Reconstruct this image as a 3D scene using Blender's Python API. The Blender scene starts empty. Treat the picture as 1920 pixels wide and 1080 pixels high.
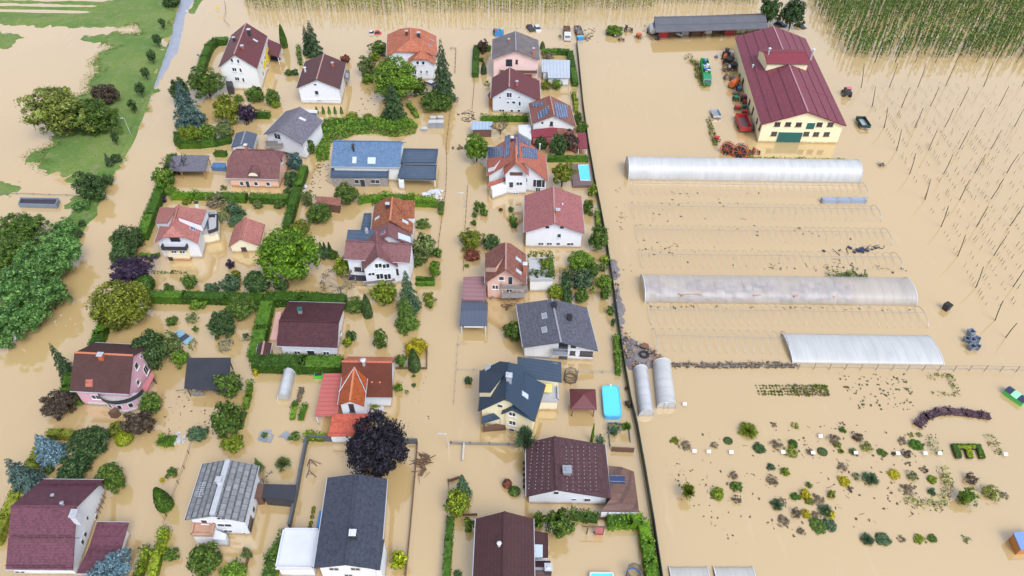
import bpy, bmesh, math, random
import numpy as np
from mathutils import Vector, Matrix
C = bpy.context.scene
COL = C.collection
RAD = math.radians
# ------------------------------------------------------------------ camera
W0, H0, FPX, CAMZ = 1920.0, 1080.0, 1320.0, 100.0
def _frame():
    yc = Vector((941-960, 540+700, -FPX)).normalized()          # street direction seen from the camera
    xc = Vector((1, -.015, 0)); xc = (xc - yc*xc.dot(yc)).normalized()
    zc = xc.cross(yc)
    return Matrix((xc, yc, zc))
MR = _frame()
CAMP = Vector((0, 0, CAMZ))
cd = bpy.data.cameras.new('camera'); cam = bpy.data.objects.new('camera', cd); COL.objects.link(cam)
cd.sensor_width = 36; cd.lens = 36*FPX/W0; cd.clip_end = 6000; cd.clip_start = .5
cam.matrix_world = Matrix.Translation(CAMP) @ MR.to_4x4()
C.camera = cam
# ------------------------------------------------------------------ light: soft overcast day
wd = bpy.data.worlds.new("World"); C.world = wd; wd.use_nodes = True
nt = wd.node_tree; nt.nodes.clear()
sky = nt.nodes.new('ShaderNodeTexSky'); sky.sky_type = 'NISHITA'; sky.sun_disc = False
sky.sun_elevation = RAD(52); sky.sun_rotation = RAD(150); sky.air_density = 1.0; sky.dust_density = 3.5; sky.ozone_density = 1
hsv = nt.nodes.new('ShaderNodeHueSaturation'); hsv.inputs['Saturation'].default_value = .14
bg = nt.nodes.new('ShaderNodeBackground'); bg.inputs['Strength'].default_value = .15
wo = nt.nodes.new('ShaderNodeOutputWorld')
nt.links.new(sky.outputs[0], hsv.inputs['Color']); tnt = nt.nodes.new('ShaderNodeMix'); tnt.data_type = 'RGBA'; tnt.blend_type = 'MULTIPLY'; tnt.inputs[0].default_value = 1; tnt.inputs[7].default_value = (.93, 1.01, 1.19, 1)   # cool grey cloud cover
nt.links.new(hsv.outputs[0], tnt.inputs[6]); nt.links.new(tnt.outputs[2], bg.inputs[0]); nt.links.new(bg.outputs[0], wo.inputs[0])
sd = bpy.data.lights.new('sun', 'SUN'); sun = bpy.data.objects.new('sun', sd); COL.objects.link(sun)
sd.energy = 1.0; sd.angle = RAD(25); sd.color = (1, .96, .9)
SUNV = Vector((math.sin(RAD(150))*math.cos(RAD(52)), math.cos(RAD(150))*math.cos(RAD(52)), math.sin(RAD(52))))
sun.rotation_euler = SUNV.to_track_quat('Z', 'Y').to_euler(); sun.location = (0, 0, 300)
C.view_settings.view_transform = 'Standard'; C.view_settings.look = 'None'
C.view_settings.exposure = .72; C.view_settings.gamma = 1
C.cycles.max_bounces = 5; C.cycles.diffuse_bounces = 2; C.cycles.glossy_bounces = 2; C.cycles.transparent_max_bounces = 6
C.cycles.caustics_reflective = False; C.cycles.caustics_refractive = False
# ------------------------------------------------------------------ helpers
VW = [0, 0, 1.0]
def view(x, y, s): VW[:] = [x, y, s]
def cp(p): return (VW[0]+p[0]/VW[2], VW[1]+p[1]/VW[2])
def ray(p):
    x, y = cp(p)
    return MR @ Vector(((x-960)/FPX, (540-y)/FPX, -1))
def at(p, z=0.0):                       # picture point -> world point at height z
    d = ray(p); return CAMP + d*((z-CAMZ)/d.z)
def hit(p, o, n):                       # picture point -> world point on a plane
    d = ray(p); return CAMP + d*((o-CAMP).dot(n)/d.dot(n))
def depth(P): return -(MR.transposed() @ (P-CAMP)).z
def tag(o, label=None, cat=None, group=None, kind=None):
    if label: o['label'] = label
    if cat: o['category'] = cat
    if group: o['group'] = group
    if kind: o['kind'] = kind
    return o
def empty(name, loc, rz=0.0, label=None, cat=None, group=None):
    o = bpy.data.objects.new(name, None); COL.objects.link(o)
    o.location = loc; o.rotation_euler = (0, 0, rz); o.empty_display_size = .5
    return tag(o, label, cat, group)
def wmat(o):
    m = Matrix.Translation(o.location) @ Matrix.Rotation(o.rotation_euler.z, 4, 'Z')
    return wmat(o.parent) @ m if o.parent else m
class MB:
    def __init__(s): s.v = []; s.f = []
    def poly(s, pts):
        b = len(s.v); s.v += [Vector(p) for p in pts]; s.f.append(tuple(range(b, b+len(pts))))
    def prism(s, bot, top):             # closed solid between two loops
        n = len(bot); b = len(s.v); s.v += [Vector(p) for p in bot]+[Vector(p) for p in top]
        s.f.append(tuple(range(b+n-1, b-1, -1))); s.f.append(tuple(range(b+n, b+2*n)))
        for i in range(n):
            j = (i+1) % n; s.f.append((b+i, b+j, b+n+j, b+n+i))
    def box(s, o, a, b, c):             # o corner; a, b, c edge vectors
        s.prism([o, o+a, o+a+b, o+b], [o+c, o+a+c, o+a+b+c, o+b+c])
    def cbox(s, ctr, ax, ay, az, sx, sy, sz):
        a, b, c = ax*sx, ay*sy, az*sz; s.box(ctr-(a+b+c)*.5, a, b, c)
    def tube(s, p, q, r, r2=None, n=6):
        p, q = Vector(p), Vector(q); r2 = r if r2 is None else r2
        d = (q-p).normalized(); a = d.orthogonal().normalized(); b = d.cross(a)
        c = [(math.cos(2*math.pi*i/n), math.sin(2*math.pi*i/n)) for i in range(n)]
        s.prism([p+a*x*r+b*y*r for x, y in c], [q+a*x*r2+b*y*r2 for x, y in c])
    def path(s, pts, r, n=5):
        for i in range(len(pts)-1): s.tube(pts[i], pts[i+1], r, r, n)
    def build(s, name, m, parent=None, local=False, smooth=False):
        me = bpy.data.meshes.new(name)
        v = s.v
        if parent and not local:
            inv = wmat(parent).inverted(); v = [inv @ p for p in v]
        me.from_pydata([tuple(p) for p in v], [], s.f)
        bm = bmesh.new(); bm.from_mesh(me); bmesh.ops.recalc_face_normals(bm, faces=bm.faces[:]); bm.to_mesh(me); bm.free()
        if smooth: me.polygons.foreach_set('use_smooth', [True]*len(me.polygons))
        me.materials.append(m)
        o = bpy.data.objects.new(name, me); COL.objects.link(o)
        if parent: o.parent = parent
        return o
def np_mesh(name, quads, m):            # quads: (n,4,3) array
    n = len(quads); me = bpy.data.meshes.new(name)
    me.vertices.add(n*4); me.loops.add(n*4); me.polygons.add(n)
    me.vertices.foreach_set('co', quads.reshape(-1).astype(np.float32))
    me.loops.foreach_set('vertex_index', np.arange(n*4, dtype=np.int32))
    me.polygons.foreach_set('loop_start', np.arange(0, n*4, 4, dtype=np.int32))
    me.update(); me.validate()
    me.materials.append(m)
    return me
def link(name, me, parent=None):
    o = bpy.data.objects.new(name, me); COL.objects.link(o)
    if parent: o.parent = parent
    return o
# ------------------------------------------------------------------ materials
def _new(name):
    m = bpy.data.materials.new(name); m.use_nodes = True
    t = m.node_tree; return m, t, t.nodes['Principled BSDF']
def N(t, typ, **k):
    n = t.nodes.new(typ)
    for a, b in k.items(): setattr(n, a, b)
    return n
def mixc(t, fac, a, b, mode='MIX'):
    n = N(t, 'ShaderNodeMix', data_type='RGBA', blend_type=mode)
    for i, x in ((0, fac), (6, a), (7, b)):
        if hasattr(x, 'is_linked'): t.links.new(x, n.inputs[i])
        else: n.inputs[i].default_value = x if i == 0 else (*x, 1)[:4]
    return n.outputs[2]
def noise(t, scale, detail=3, vec=None, rough=.55):
    n = N(t, 'ShaderNodeTexNoise'); n.inputs['Scale'].default_value = scale; n.inputs['Detail'].default_value = detail
    n.inputs['Roughness'].default_value = rough
    if vec is not None: t.links.new(vec, n.inputs['Vector'])
    return n.outputs['Fac']
def ramp(t, x, a, b):
    n = N(t, 'ShaderNodeMapRange'); n.inputs['From Min'].default_value = a; n.inputs['From Max'].default_value = b
    t.links.new(x, n.inputs['Value']); return n.outputs[0]
def mat(name, c, rough=.8, var=.12, scale=.8, metal=0.0, spec=.5):      # plain painted / plastered surface with soft mottling
    m, t, p = _new(name)
    tc = N(t, 'ShaderNodeTexCoord').outputs['Object']
    f = ramp(t, noise(t, scale, 5, tc), .3, .7)
    g = noise(t, scale*9, 2, tc)
    col = mixc(t, f, [x*(1-var) for x in c], [min(1, x*(1+var*.6)) for x in c])
    col = mixc(t, ramp(t, g, .35, .8), col, [x*(1-var*.8) for x in c])
    t.links.new(col, p.inputs['Base Color']); p.inputs['Roughness'].default_value = rough; p.inputs['Metallic'].default_value = metal
    p.inputs['Specular IOR Level'].default_value = spec
    return m
def wallm(name, c): # plaster with damp staining near the flood line and streaks below the eaves
    m, t, p = _new(name)
    tc = N(t, 'ShaderNodeTexCoord').outputs['Object']
    mp = N(t, 'ShaderNodeMapping'); mp.inputs['Scale'].default_value = (1.6, 1.6, .18); t.links.new(tc, mp.inputs[0])
    f = ramp(t, noise(t, 1.5, 5, mp.outputs[0]), .45, .8)
    col = mixc(t, f, c, [x*.93 for x in c])
    sx = N(t, 'ShaderNodeSeparateXYZ'); t.links.new(tc, sx.inputs[0])
    n2 = N(t, 'ShaderNodeMath', operation='MULTIPLY_ADD'); n2.inputs[1].default_value = -.7; t.links.new(noise(t, .9, 4, tc), n2.inputs[0]); t.links.new(sx.outputs['Z'], n2.inputs[2])
    wet = ramp(t, n2.outputs[0], .4, -.2)
    col = mixc(t, wet, col, [x*y for x, y in zip(c, (.5, .4, .28))])
    t.links.new(col, p.inputs['Base Color']); p.inputs['Roughness'].default_value = .85
    return m
def roofm(name, c, c2=None, course=.16, rib=0.0, axis='X', rough=.55, worn=.3, spots=None, bump=.5, wscale=.35, spec=.22):
    """tiled or sheet roof: courses follow height, ribs run down the slope, weathering by noise"""
    m, t, p = _new(name)
    c2 = c2 or [x*.7 for x in c]
    tc = N(t, 'ShaderNodeTexCoord').outputs['Object']
    col = mixc(t, ramp(t, noise(t, wscale, 6, tc, .65), .35, .68), c, [a*(1-worn)+b*worn for a, b in zip(c, c2)] if worn < 1 else c2)
    col = mixc(t, ramp(t, noise(t, 5, 3, tc), .5, .75), col, [a*.55+b*.45 for a, b in zip(c, c2)])
    sx = N(t, 'ShaderNodeSeparateXYZ'); t.links.new(tc, sx.inputs[0])
    h = None
    if course:
        a = N(t, 'ShaderNodeMath', operation='MULTIPLY'); a.inputs[1].default_value = 1/course; t.links.new(sx.outputs['Z'], a.inputs[0])
        fr = N(t, 'ShaderNodeMath', operation='FRACT'); t.links.new(a.outputs[0], fr.inputs[0]); h = fr.outputs[0]
        dk = ramp(t, h, .0, .22); col = mixc(t, dk, [x*.72 for x in c], col)
        # each course a slightly different tone
        fl = N(t, 'ShaderNodeMath', operation='FLOOR'); t.links.new(a.outputs[0], fl.inputs[0])
        cx = N(t, 'ShaderNodeCombineXYZ'); t.links.new(fl.outputs[0], cx.inputs[2])
        for k, ax in enumerate('XY'):
            q = N(t, 'ShaderNodeMath', operation='MULTIPLY'); q.inputs[1].default_value = 3.2; t.links.new(sx.outputs[ax], q.inputs[0])
            q2 = N(t, 'ShaderNodeMath', operation='FLOOR'); t.links.new(q.outputs[0], q2.inputs[0]); t.links.new(q2.outputs[0], cx.inputs[k])
        wn = N(t, 'ShaderNodeTexWhiteNoise', noise_dimensions='3D'); t.links.new(cx.outputs[0], wn.inputs['Vector'])
        col = mixc(t, ramp(t, wn.outputs['Value'], .35, 1.35), col, [x*.6 for x in c2])
    if rib:
        a = N(t, 'ShaderNodeMath', operation='MULTIPLY'); a.inputs[1].default_value = 1/rib; t.links.new(sx.outputs[axis], a.inputs[0])
        fr = N(t, 'ShaderNodeMath', operation='FRACT'); t.links.new(a.outputs[0], fr.inputs[0])
        dk = ramp(t, fr.outputs[0], .0, .25); col = mixc(t, dk, [x*.62 for x in c], col)
        if h is None: h = fr.outputs[0]
    if spots: col = mixc(t, ramp(t, noise(t, 2.2, 4, tc), .6, .68), col, spots)
    t.links.new(col, p.inputs['Base Color']); p.inputs['Roughness'].default_value = rough; p.inputs['Specular IOR Level'].default_value = spec
    if h is not None:
        b = N(t, 'ShaderNodeBump'); b.inputs['Strength'].default_value = bump; b.inputs['Distance'].default_value = .04
        t.links.new(h, b.inputs['Height']); t.links.new(b.outputs[0], p.inputs['Normal'])
    return m
def gridm(name, c, line, sx_, sz_, rough=.6):      # large diamond / square slates with joints (x across the ridge direction, z up the slope)
    m, t, p = _new(name)
    tc = N(t, 'ShaderNodeTexCoord').outputs['Object']
    sp = N(t, 'ShaderNodeSeparateXYZ'); t.links.new(tc, sp.inputs[0])
    cb = N(t, 'ShaderNodeCombineXYZ'); t.links.new(sp.outputs['Y'], cb.inputs[0]); t.links.new(sp.outputs['Z'], cb.inputs[1])
    br = N(t, 'ShaderNodeTexBrick'); t.links.new(cb.outputs[0], br.inputs['Vector'])
    br.inputs['Scale'].default_value = 1; br.inputs['Brick Width'].default_value = sx_; br.inputs['Row Height'].default_value = sz_
    br.inputs['Mortar Size'].default_value = .06; br.inputs['Mortar Smooth'].default_value = .6; br.offset = .5
    br.inputs['Color1'].default_value = (*c, 1); br.inputs['Color2'].default_value = (*[x*.7 for x in c], 1); br.inputs['Mortar'].default_value = (*line, 1)
    col = mixc(t, ramp(t, noise(t, 1.2, 5, tc), .4, .75), br.outputs['Color'], [x*.55 for x in c])
    t.links.new(col, p.inputs['Base Color']); p.inputs['Roughness'].default_value = rough
    return m
def leafm(name, dark, mid, light, scale=1.6, rough=.65):
    m, t, p = _new(name)
    g = N(t, 'ShaderNodeNewGeometry'); oi = N(t, 'ShaderNodeObjectInfo')
    tc = N(t, 'ShaderNodeTexCoord').outputs['Object']
    n = ramp(t, noise(t, scale, 4, tc), .32, .68)
    a = mixc(t, n, dark, mid)
    a = mixc(t, ramp(t, g.outputs['Random Per Island'], .45, 1.15), a, light)
    a = mixc(t, ramp(t, g.outputs['Random Per Island'], .22, -.1), a, [x*.7 for x in dark])
    hs = N(t, 'ShaderNodeHueSaturation'); t.links.new(a, hs.inputs['Color'])
    v = N(t, 'ShaderNodeMapRange'); v.inputs['To Min'].default_value = .85; v.inputs['To Max'].default_value = 1.15; t.links.new(oi.outputs['Random'], v.inputs['Value'])
    t.links.new(v.outputs[0], hs.inputs['Value'])
    t.links.new(hs.outputs[0], p.inputs['Base Color']); p.inputs['Roughness'].default_value = rough
    p.inputs['Specular IOR Level'].default_value = .3
    return m
def glassm(name, c, rough=.08):
    m, t, p = _new(name); p.inputs['Base Color'].default_value = (*c, 1); p.inputs['Roughness'].default_value = rough
    p.inputs['Specular IOR Level'].default_value = .6
    return m
M = {}
M['white'] = wallm('white_plaster', (.68, .69, .71)); M['cream'] = wallm('cream_plaster', (.74, .68, .50)); M['offwhite'] = wallm('offwhite_plaster', (.70, .70, .66))
M['pink'] = wallm('pink_plaster', (.62, .36, .42)); M['peach'] = wallm('peach_plaster', (.68, .44, .32)); M['lpink'] = wallm('pale_pink_plaster', (.74, .52, .47))
M['yellow'] = wallm('pale_yellow_plaster', (.76, .68, .44)); M['greyw'] = wallm('grey_plaster', (.58, .60, .62)); M['brick'] = mat('bare_block_wall', (.30, .27, .24), .9, .35, 2.5)
M['salmonw'] = wallm('salmon_plaster', (.66, .42, .33)); M['redw'] = wallm('dusky_red_plaster', (.40, .13, .14))
M['frame'] = mat('white_frame', (.72, .72, .72), .5, .05); M['darkframe'] = mat('dark_frame', (.06, .05, .05), .5, .1)
M['pane'] = glassm('window_glass', (.03, .035, .045)); M['paleglass'] = glassm('roof_glass', (.45, .52, .55), .25)
M['metal'] = mat('zinc_sheet', (.55, .57, .60), .35, .15, 2, .4); M['steel'] = mat('bright_steel', (.7, .71, .73), .25, .1, 2, .6)
M['dark'] = mat('dark_paint', (.035, .035, .04), .6, .2); M['black'] = mat('black_felt', (.022, .022, .026), .85, .3, 3)
M['wood'] = mat('brown_timber', (.13, .07, .045), .8, .25, 3); M['greywood'] = mat('weathered_timber', (.24, .22, .20), .85, .25, 3); M['orangewood'] = mat('orange_timber', (.46, .19, .05), .7, .2, 3)
M['bricks'] = mat('chimney_brick', (.42, .14, .08), .85, .3, 4); M['concrete'] = mat('concrete', (.46, .45, .43), .85, .15, 1.5); M['whitep'] = mat('white_membrane', (.55, .56, .58), .6, .10, .5)
M['solar'] = gridm('solar_cells', (.045, .07, .15), (.25, .29, .38), 1.0, .35, .22)
M['red'] = mat('red_paint', (.45, .03, .035), .45, .15); M['green'] = mat('green_paint', (.02, .22, .09), .45, .15); M['tarpgreen'] = mat('dark_green_net', (.012, .045, .035), .7, .2)
M['teal'] = mat('teal_door', (.012, .10, .085), .5, .15); M['orange'] = mat('orange_paint', (.55, .12, .03), .5, .2); M['blue'] = mat('blue_paint', (.04, .20, .48), .45, .15)
M['navy'] = mat('navy_sheet', (.02, .03, .07), .5, .15); M['lime'] = mat('lime_fabric', (.08, .50, .10), .6, .1); M['mint'] = mat('mint_fabric', (.30, .72, .42), .6, .1)
M['yel'] = mat('yellow_paint', (.68, .48, .03), .5, .12); M['rust'] = mat('rusty_iron', (.20, .08, .04), .85, .4, 3); M['tyre'] = mat('rubber', (.02, .02, .02), .8, .2)
M['pool'] = glassm('pool_water', (.10, .55, .78), .06); M['poolw'] = mat('pool_liner', (.10, .42, .72), .4, .05); M['grey'] = mat('grey_plastic', (.25, .27, .30), .5, .15)
M['wallgrey'] = mat('dark_panel_grey', (.085, .095, .105), .7, .2); M['bingrey'] = mat('bin_grey_blue', (.17, .21, .27), .5, .2); M['mesh'] = mat('brown_net', (.10, .075, .06), .8, .2); M['tan'] = mat('tan_board', (.45, .33, .22), .8, .2)
M['bluetarp'] = mat('blue_tarpaulin', (.07, .16, .30), .4, .4, 1.5); M['carblue'] = mat('pale_blue_car_paint', (.20, .36, .44), .3, .1); M['yelaw'] = mat('yellow_awning', (.72, .55, .16), .7, .08)
M['decking'] = mat('brown_decking', (.16, .10, .10), .75, .2, 3); M['terr'] = mat('grey_terrace', (.42, .42, .42), .8, .12); M['pinkpave'] = mat('pink_paving', (.62, .36, .30), .8, .1)
M['maroonroof'] = roofm('maroon_sheet', (.20, .035, .045), (.25, .06, .08), .35, .6, 'Y', .42)
# ------------------------------------------------------------------ building kit
def cen(ps): return sum((Vector(p) for p in ps), Vector())/len(ps)
DN = Vector((0, 0, -1)); UP = Vector((0, 0, 1))
def slab(mb, polys, t=.18):             # thick sheet over joined polygons (shared corners welded by position)
    key = lambda p: (round(p[0], 3), round(p[1], 3), round(p[2], 3))
    edges = {}
    for pl in polys:
        for i in range(len(pl)):
            e = (key(pl[i]), key(pl[(i+1) % len(pl)])); edges[e] = (pl[i], pl[(i+1) % len(pl)])
    for pl in polys:
        mb.poly(pl); mb.poly([Vector(p)+DN*t for p in reversed(pl)])
    for (a, b), (p, q) in edges.items():
        if (b, a) not in edges: mb.poly([p, Vector(p)+DN*t, Vector(q)+DN*t, q])
def ccw(pl):
    a = sum(pl[i].x*pl[(i+1) % len(pl)].y-pl[(i+1) % len(pl)].x*pl[i].y for i in range(len(pl)))
    return list(pl) if a > 0 else list(reversed(pl))
class Bld:
    def __init__(s, name, label, cat='house', group=None): s.n, s.l, s.c, s.g, s.e = name, label, cat, group, None
    def root(s, loc, u):
        if s.e is None:
            s.e = empty(s.n, (loc.x, loc.y, 0), math.atan2(u.y, u.x), s.l, s.c, s.g)
    def G(s, EL, ER, AP, RB, bs=None, he=None, **k):            # gable end towards the camera
        of = k.get('of', .6); hipf = k.get('hipf', 0)
        h = he or 5.0
        for _ in range(4 if bs and not he else 1):
            A, B = at(EL, h), at(ER, h); u = (B-A).normalized(); v = UP.cross(u)
            if bs and not he:
                g = at(bs) - v*of; h = hit(((EL[0]+ER[0])/2, (EL[1]+ER[1])/2), g, v).z; h = max(1.5, min(h, 12))
        A, B = at(EL, h), at(ER, h); u = (B-A).normalized(); u.z = 0; v = UP.cross(u); w = (B-A).length
        run = hipf*w/2*k.get('hr', .8)
        P = hit(AP, A+v*run, v); hr = P.z; ax = (P-A).dot(u) if not k.get('sym', True) else w/2
        if k.get('dh'): hr = h+k['dh']
        Rb = at(RB, hr); L = k.get('len') or (Rb-A).dot(v); e2 = v
        if not k.get('len') and k.get('skew', True):       # ridge direction as seen, within a few degrees of square
            d = Rb-(A+u*ax+v*run); sh = max(-.16, min(.16, d.dot(u)/max(1, d.dot(v)))); e2 = (v+u*sh).normalized(); L = L/e2.dot(v)
        return s.core(A, u, e2, w, L, h, hr, ax, **k)
    def S(s, NL, NR, RL=None, RR=None, FL=None, bs=None, he=None, pitch=38, **k):      # long eave towards the camera
        os_ = k.get('os', .5); h = he or 4.0
        for _ in range(4 if bs and not he else 1):
            A, B = at(NL, h), at(NR, h); u = (B-A).normalized(); v = UP.cross(u)
            if bs and not he:
                g = at(bs) - v*os_; h = hit(((NL[0]+NR[0])/2, (NL[1]+NR[1])/2), g, v).z; h = max(1.2, min(h, 10))
        A, B = at(NL, h), at(NR, h); u = (B-A).normalized(); u.z = 0; v = UP.cross(u); L = (B-A).length
        mid = ((RL[0]+RR[0])/2, (RL[1]+RR[1])/2)
        if FL:
            F = at(FL, h); d = F-A; sh = max(-.16, min(.16, d.dot(u)/max(1, d.dot(v)))); w = d.dot(v); P = hit(mid, A+v*(w/2), v); hr = P.z; ax = w/2
            if k.get('pt'):
                n = (v*-math.sin(RAD(k['pt']))+UP*math.cos(RAD(k['pt']))); P = hit(mid, A, n); hr = P.z; ax = (P-A).dot(v)
            v = (v+u*sh).normalized()
        else:
            n = (v*-math.sin(RAD(pitch))+UP*math.cos(RAD(pitch))); P = hit(mid, A, n); hr = P.z; ax = (P-A).dot(v); w = 2*ax
        return s.core(A, v, u, w, L, h, hr, ax, side=True, **k)
    def core(s, A, e1, e2, w, L, he, hr, ax, roof=None, wall=None, of=.6, os=.5, hipf=0, hipb=0, side=False, hr_=None, cap=True, t=.2, zb=-1.0, walls=True, **k):
        A = Vector((A.x, A.y, 0)); s.root(A+e1*w/2+e2*L/2, e1 if not side else e2)
        print('BLD %-22s w%.1f L%.1f he%.1f hr%.1f ax%.2f' % (s.n+' '+s.l[:12], w, L, he, hr, ax/w))
        P = lambda x, y, z: A+e1*x+e2*y+UP*z
        sl, sr = (hr-he)/ax, (hr-he)/(w-ax)
        def end(y, f, d):
            if not f: return [P(0, y, he)], [P(w, y, he)], P(ax, y, hr), None
            zc = hr-f*(hr-he); xl = ax*(1-f); xr = w-(w-ax)*(1-f); rr = f*w/2*.8
            a, b, c = P(xl, y, zc), P(xr, y, zc), P(ax, y+d*rr, hr)
            return [P(0, y, he), a], [P(w, y, he), b], c, [a, b, c]
        l0, r0, c0, h0 = end(0, hipf, 1); l1, r1, c1, h1 = end(L, hipb, -1)
        pl = [ccw(l0+[c0, c1]+list(reversed(l1))), ccw(list(reversed(r0))+r1+[c1, c0])]
        for h in (h0, h1):
            if h: pl.append(ccw(h))
        mb = MB(); slab(mb, pl, t); ro = mb.build('roof', roof, s.e)
        if cap:
            mb = MB(); d = (c1-c0).normalized(); mb.cbox((c0+c1)/2+UP*.03, e1, d, UP, .34, (c1-c0).length-.04, .14)
            mb.build('ridge_cap', k.get('capm') or roof, ro)
        mb = MB()
        for x, o_ in ((0, -1), (w, 1)):
            if k.get('gut', True): mb.tube(P(x+o_*.06, .02, he-.06), P(x+o_*.06, L-.02, he-.06), .07, .07, 5)
            if mb.v: mb.build('gutter', M['metal'] if wall not in (M['yellow'], M['cream']) else M['wood'], ro)
            mb = MB()
        tt = t*.75
        if walls and wall:
            zl = he+os*sl-tt; zr = he+os*sr-tt; zt = hr-tt
            sec = [(os, zb), (w-os, zb), (w-os, zr), (ax, zt), (os, zl)]
            if hipf or hipb:
                f = max(hipf, hipb); zc = hr-f*(hr-he)-.25
                x1 = os+(zc-zl)/max(.05, sl) if sl else os; x2 = w-os-(zc-zr)/max(.05, sr)
                sec = [(os, zb), (w-os, zb), (w-os, zr), (x2, zc), (x1, zc), (os, zl)]
            mb = MB(); mb.prism([P(x, of, z) for x, z in sec], [P(x, L-of, z) for x, z in sec]); mb.build('wall', wall, s.e)
        b = Blk(); b.b = s; b.A, b.e1, b.e2, b.w, b.L, b.he, b.hr, b.ax, b.roof, b.r = A, e1, e2, w, L, he, hr, ax, roof, ro
        up_ = lambda n: (n if n.z > 0 else n*-1).normalized()
        b.s = [(P(0, 0, he), up_((e1*ax+UP*(hr-he)).cross(e2))), (P(w, 0, he), up_((e1*-(w-ax)+UP*(hr-he)).cross(e2)))]
        n1 = e2.cross(UP); n1 = n1 if n1.dot(e1) > 0 else n1*-1; n2 = e1.cross(UP); n2 = n2 if n2.dot(e2) > 0 else n2*-1
        if side: b.pl = dict(front=(P(os, 0, 0), n1, e2), left=(P(0, of, 0), n2, e1*-1), right=(P(0, L-of, 0), n2*-1, e1))
        else: b.pl = dict(front=(P(0, of, 0), n2, e1), left=(P(os, 0, 0), n1, e2*-1), right=(P(w-os, 0, 0), n1*-1, e2))
        return b
    def win(s, o, n, tg, pts, fr=None, pane=None, name='window', rel=True):
        """windows on a wall plane: inward normal n, tangent tg; pts (px,py,w,h)"""
        for q in pts:
            c = hit(q[:2], o, n); ww, hh = q[2], q[3]; t = Vector((tg.x, tg.y, 0)).normalized(); out = n*-1
            mb = MB(); mb.cbox(c+out*.01, t, n, UP, ww, .12, hh); f = mb.build(name, fr or M['frame'], s.e)
            mb = MB()
            if ww > 1.1 and name == 'window':
                for sg in (-1, 1): mb.cbox(c+out*.02+t*sg*(ww/4-.02), t, n, UP, ww/2-.16, .14, hh-.2)
            else: mb.cbox(c+out*.02, t, n, UP, ww-.2, .14, hh-.2)
            mb.build('pane', pane or M['pane'], f)
            if name == 'window' and hh > .9:
                mb = MB(); mb.cbox(c+out*.12-UP*(hh/2+.03), t, n, UP, ww+.2, .22, .06); mb.build('sill', fr or M['frame'], f)
    def flat(s, poly, z, roof, wall=None, inset=.25, zb=-1.0, t=.18, posts=None, name='roof', parapet=None, wname='wall', world=None):
        zs = z if isinstance(z, (list, tuple)) else [z]*len(poly)
        P = world or [at(p, zz) for p, zz in zip(poly, zs)]
        c = cen(P); u = (P[1]-P[0]) if abs((P[1]-P[0]).x) > abs((P[1]-P[0]).y) else (P[2]-P[1])
        u = Vector((u.x, u.y, 0)).normalized(); u = u if u.x > 0 else u*-1; s.root(Vector((c.x, c.y, 0)), u)
        P = ccw(P); mb = MB(); mb.prism([p+DN*t for p in P], P)
        if parapet:
            for i in range(len(P)):
                a, b = P[i], P[(i+1) % len(P)]; d = (b-a).normalized(); nn = UP.cross(d)
                mb.box(a-nn*.004+UP*.002, d*((b-a).length), nn*.22, UP*parapet)
        r = mb.build(name, roof, s.e)
        if wall:
            Q = []
            for p in P:
                d = c-p; d.z = 0; Q.append(p+d.normalized()*inset*1.4)
            mb = MB(); mb.prism([Vector((q.x, q.y, zb)) for q in Q], [q+DN*(t-.03) for q in Q]); mb.build(wname, wall, s.e)
        if posts:
            for p in P:
                d = c-p; d.z = 0; q = p+d.normalized()*.4
                mb = MB(); mb.cbox(Vector((q.x, q.y, (p.z-t)/2-.4)), Vector((1, 0, 0)), Vector((0, 1, 0)), UP, .16, .16, p.z-t+.8); mb.build('post', posts, s.e)
        return r, P
    def solid(s, poly, z0, z1, m, name, parent=None):          # upright block over a picture polygon read at height z1
        P = ccw([at(p, z1) for p in poly]); c = cen(P); s.root(Vector((c.x, c.y, 0)), Vector((1, 0, 0)))
        mb = MB(); mb.prism([Vector((p.x, p.y, z0)) for p in P], P); return mb.build(name, m, parent or s.e)
    def balcony(s, poly, z, m, rail=.95, floor=None, world=None):          # slab with a solid or barred parapet round it
        P = ccw(world or [at(p, z+rail) for p in poly]); Q = [Vector((p.x, p.y, z)) for p in P]
        mb = MB(); mb.prism([q+DN*.16 for q in Q], Q); o = mb.build('balcony', floor or M['concrete'], s.e)
        mb = MB()
        for i in range(len(Q)):
            a, b = Q[i], Q[(i+1) % len(Q)]; d = (b-a).normalized(); nn = UP.cross(d)
            mb.box(a+UP*.004, d*(b-a).length, nn*.09, UP*rail)
        mb.build('railing', m, o); return o
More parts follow.
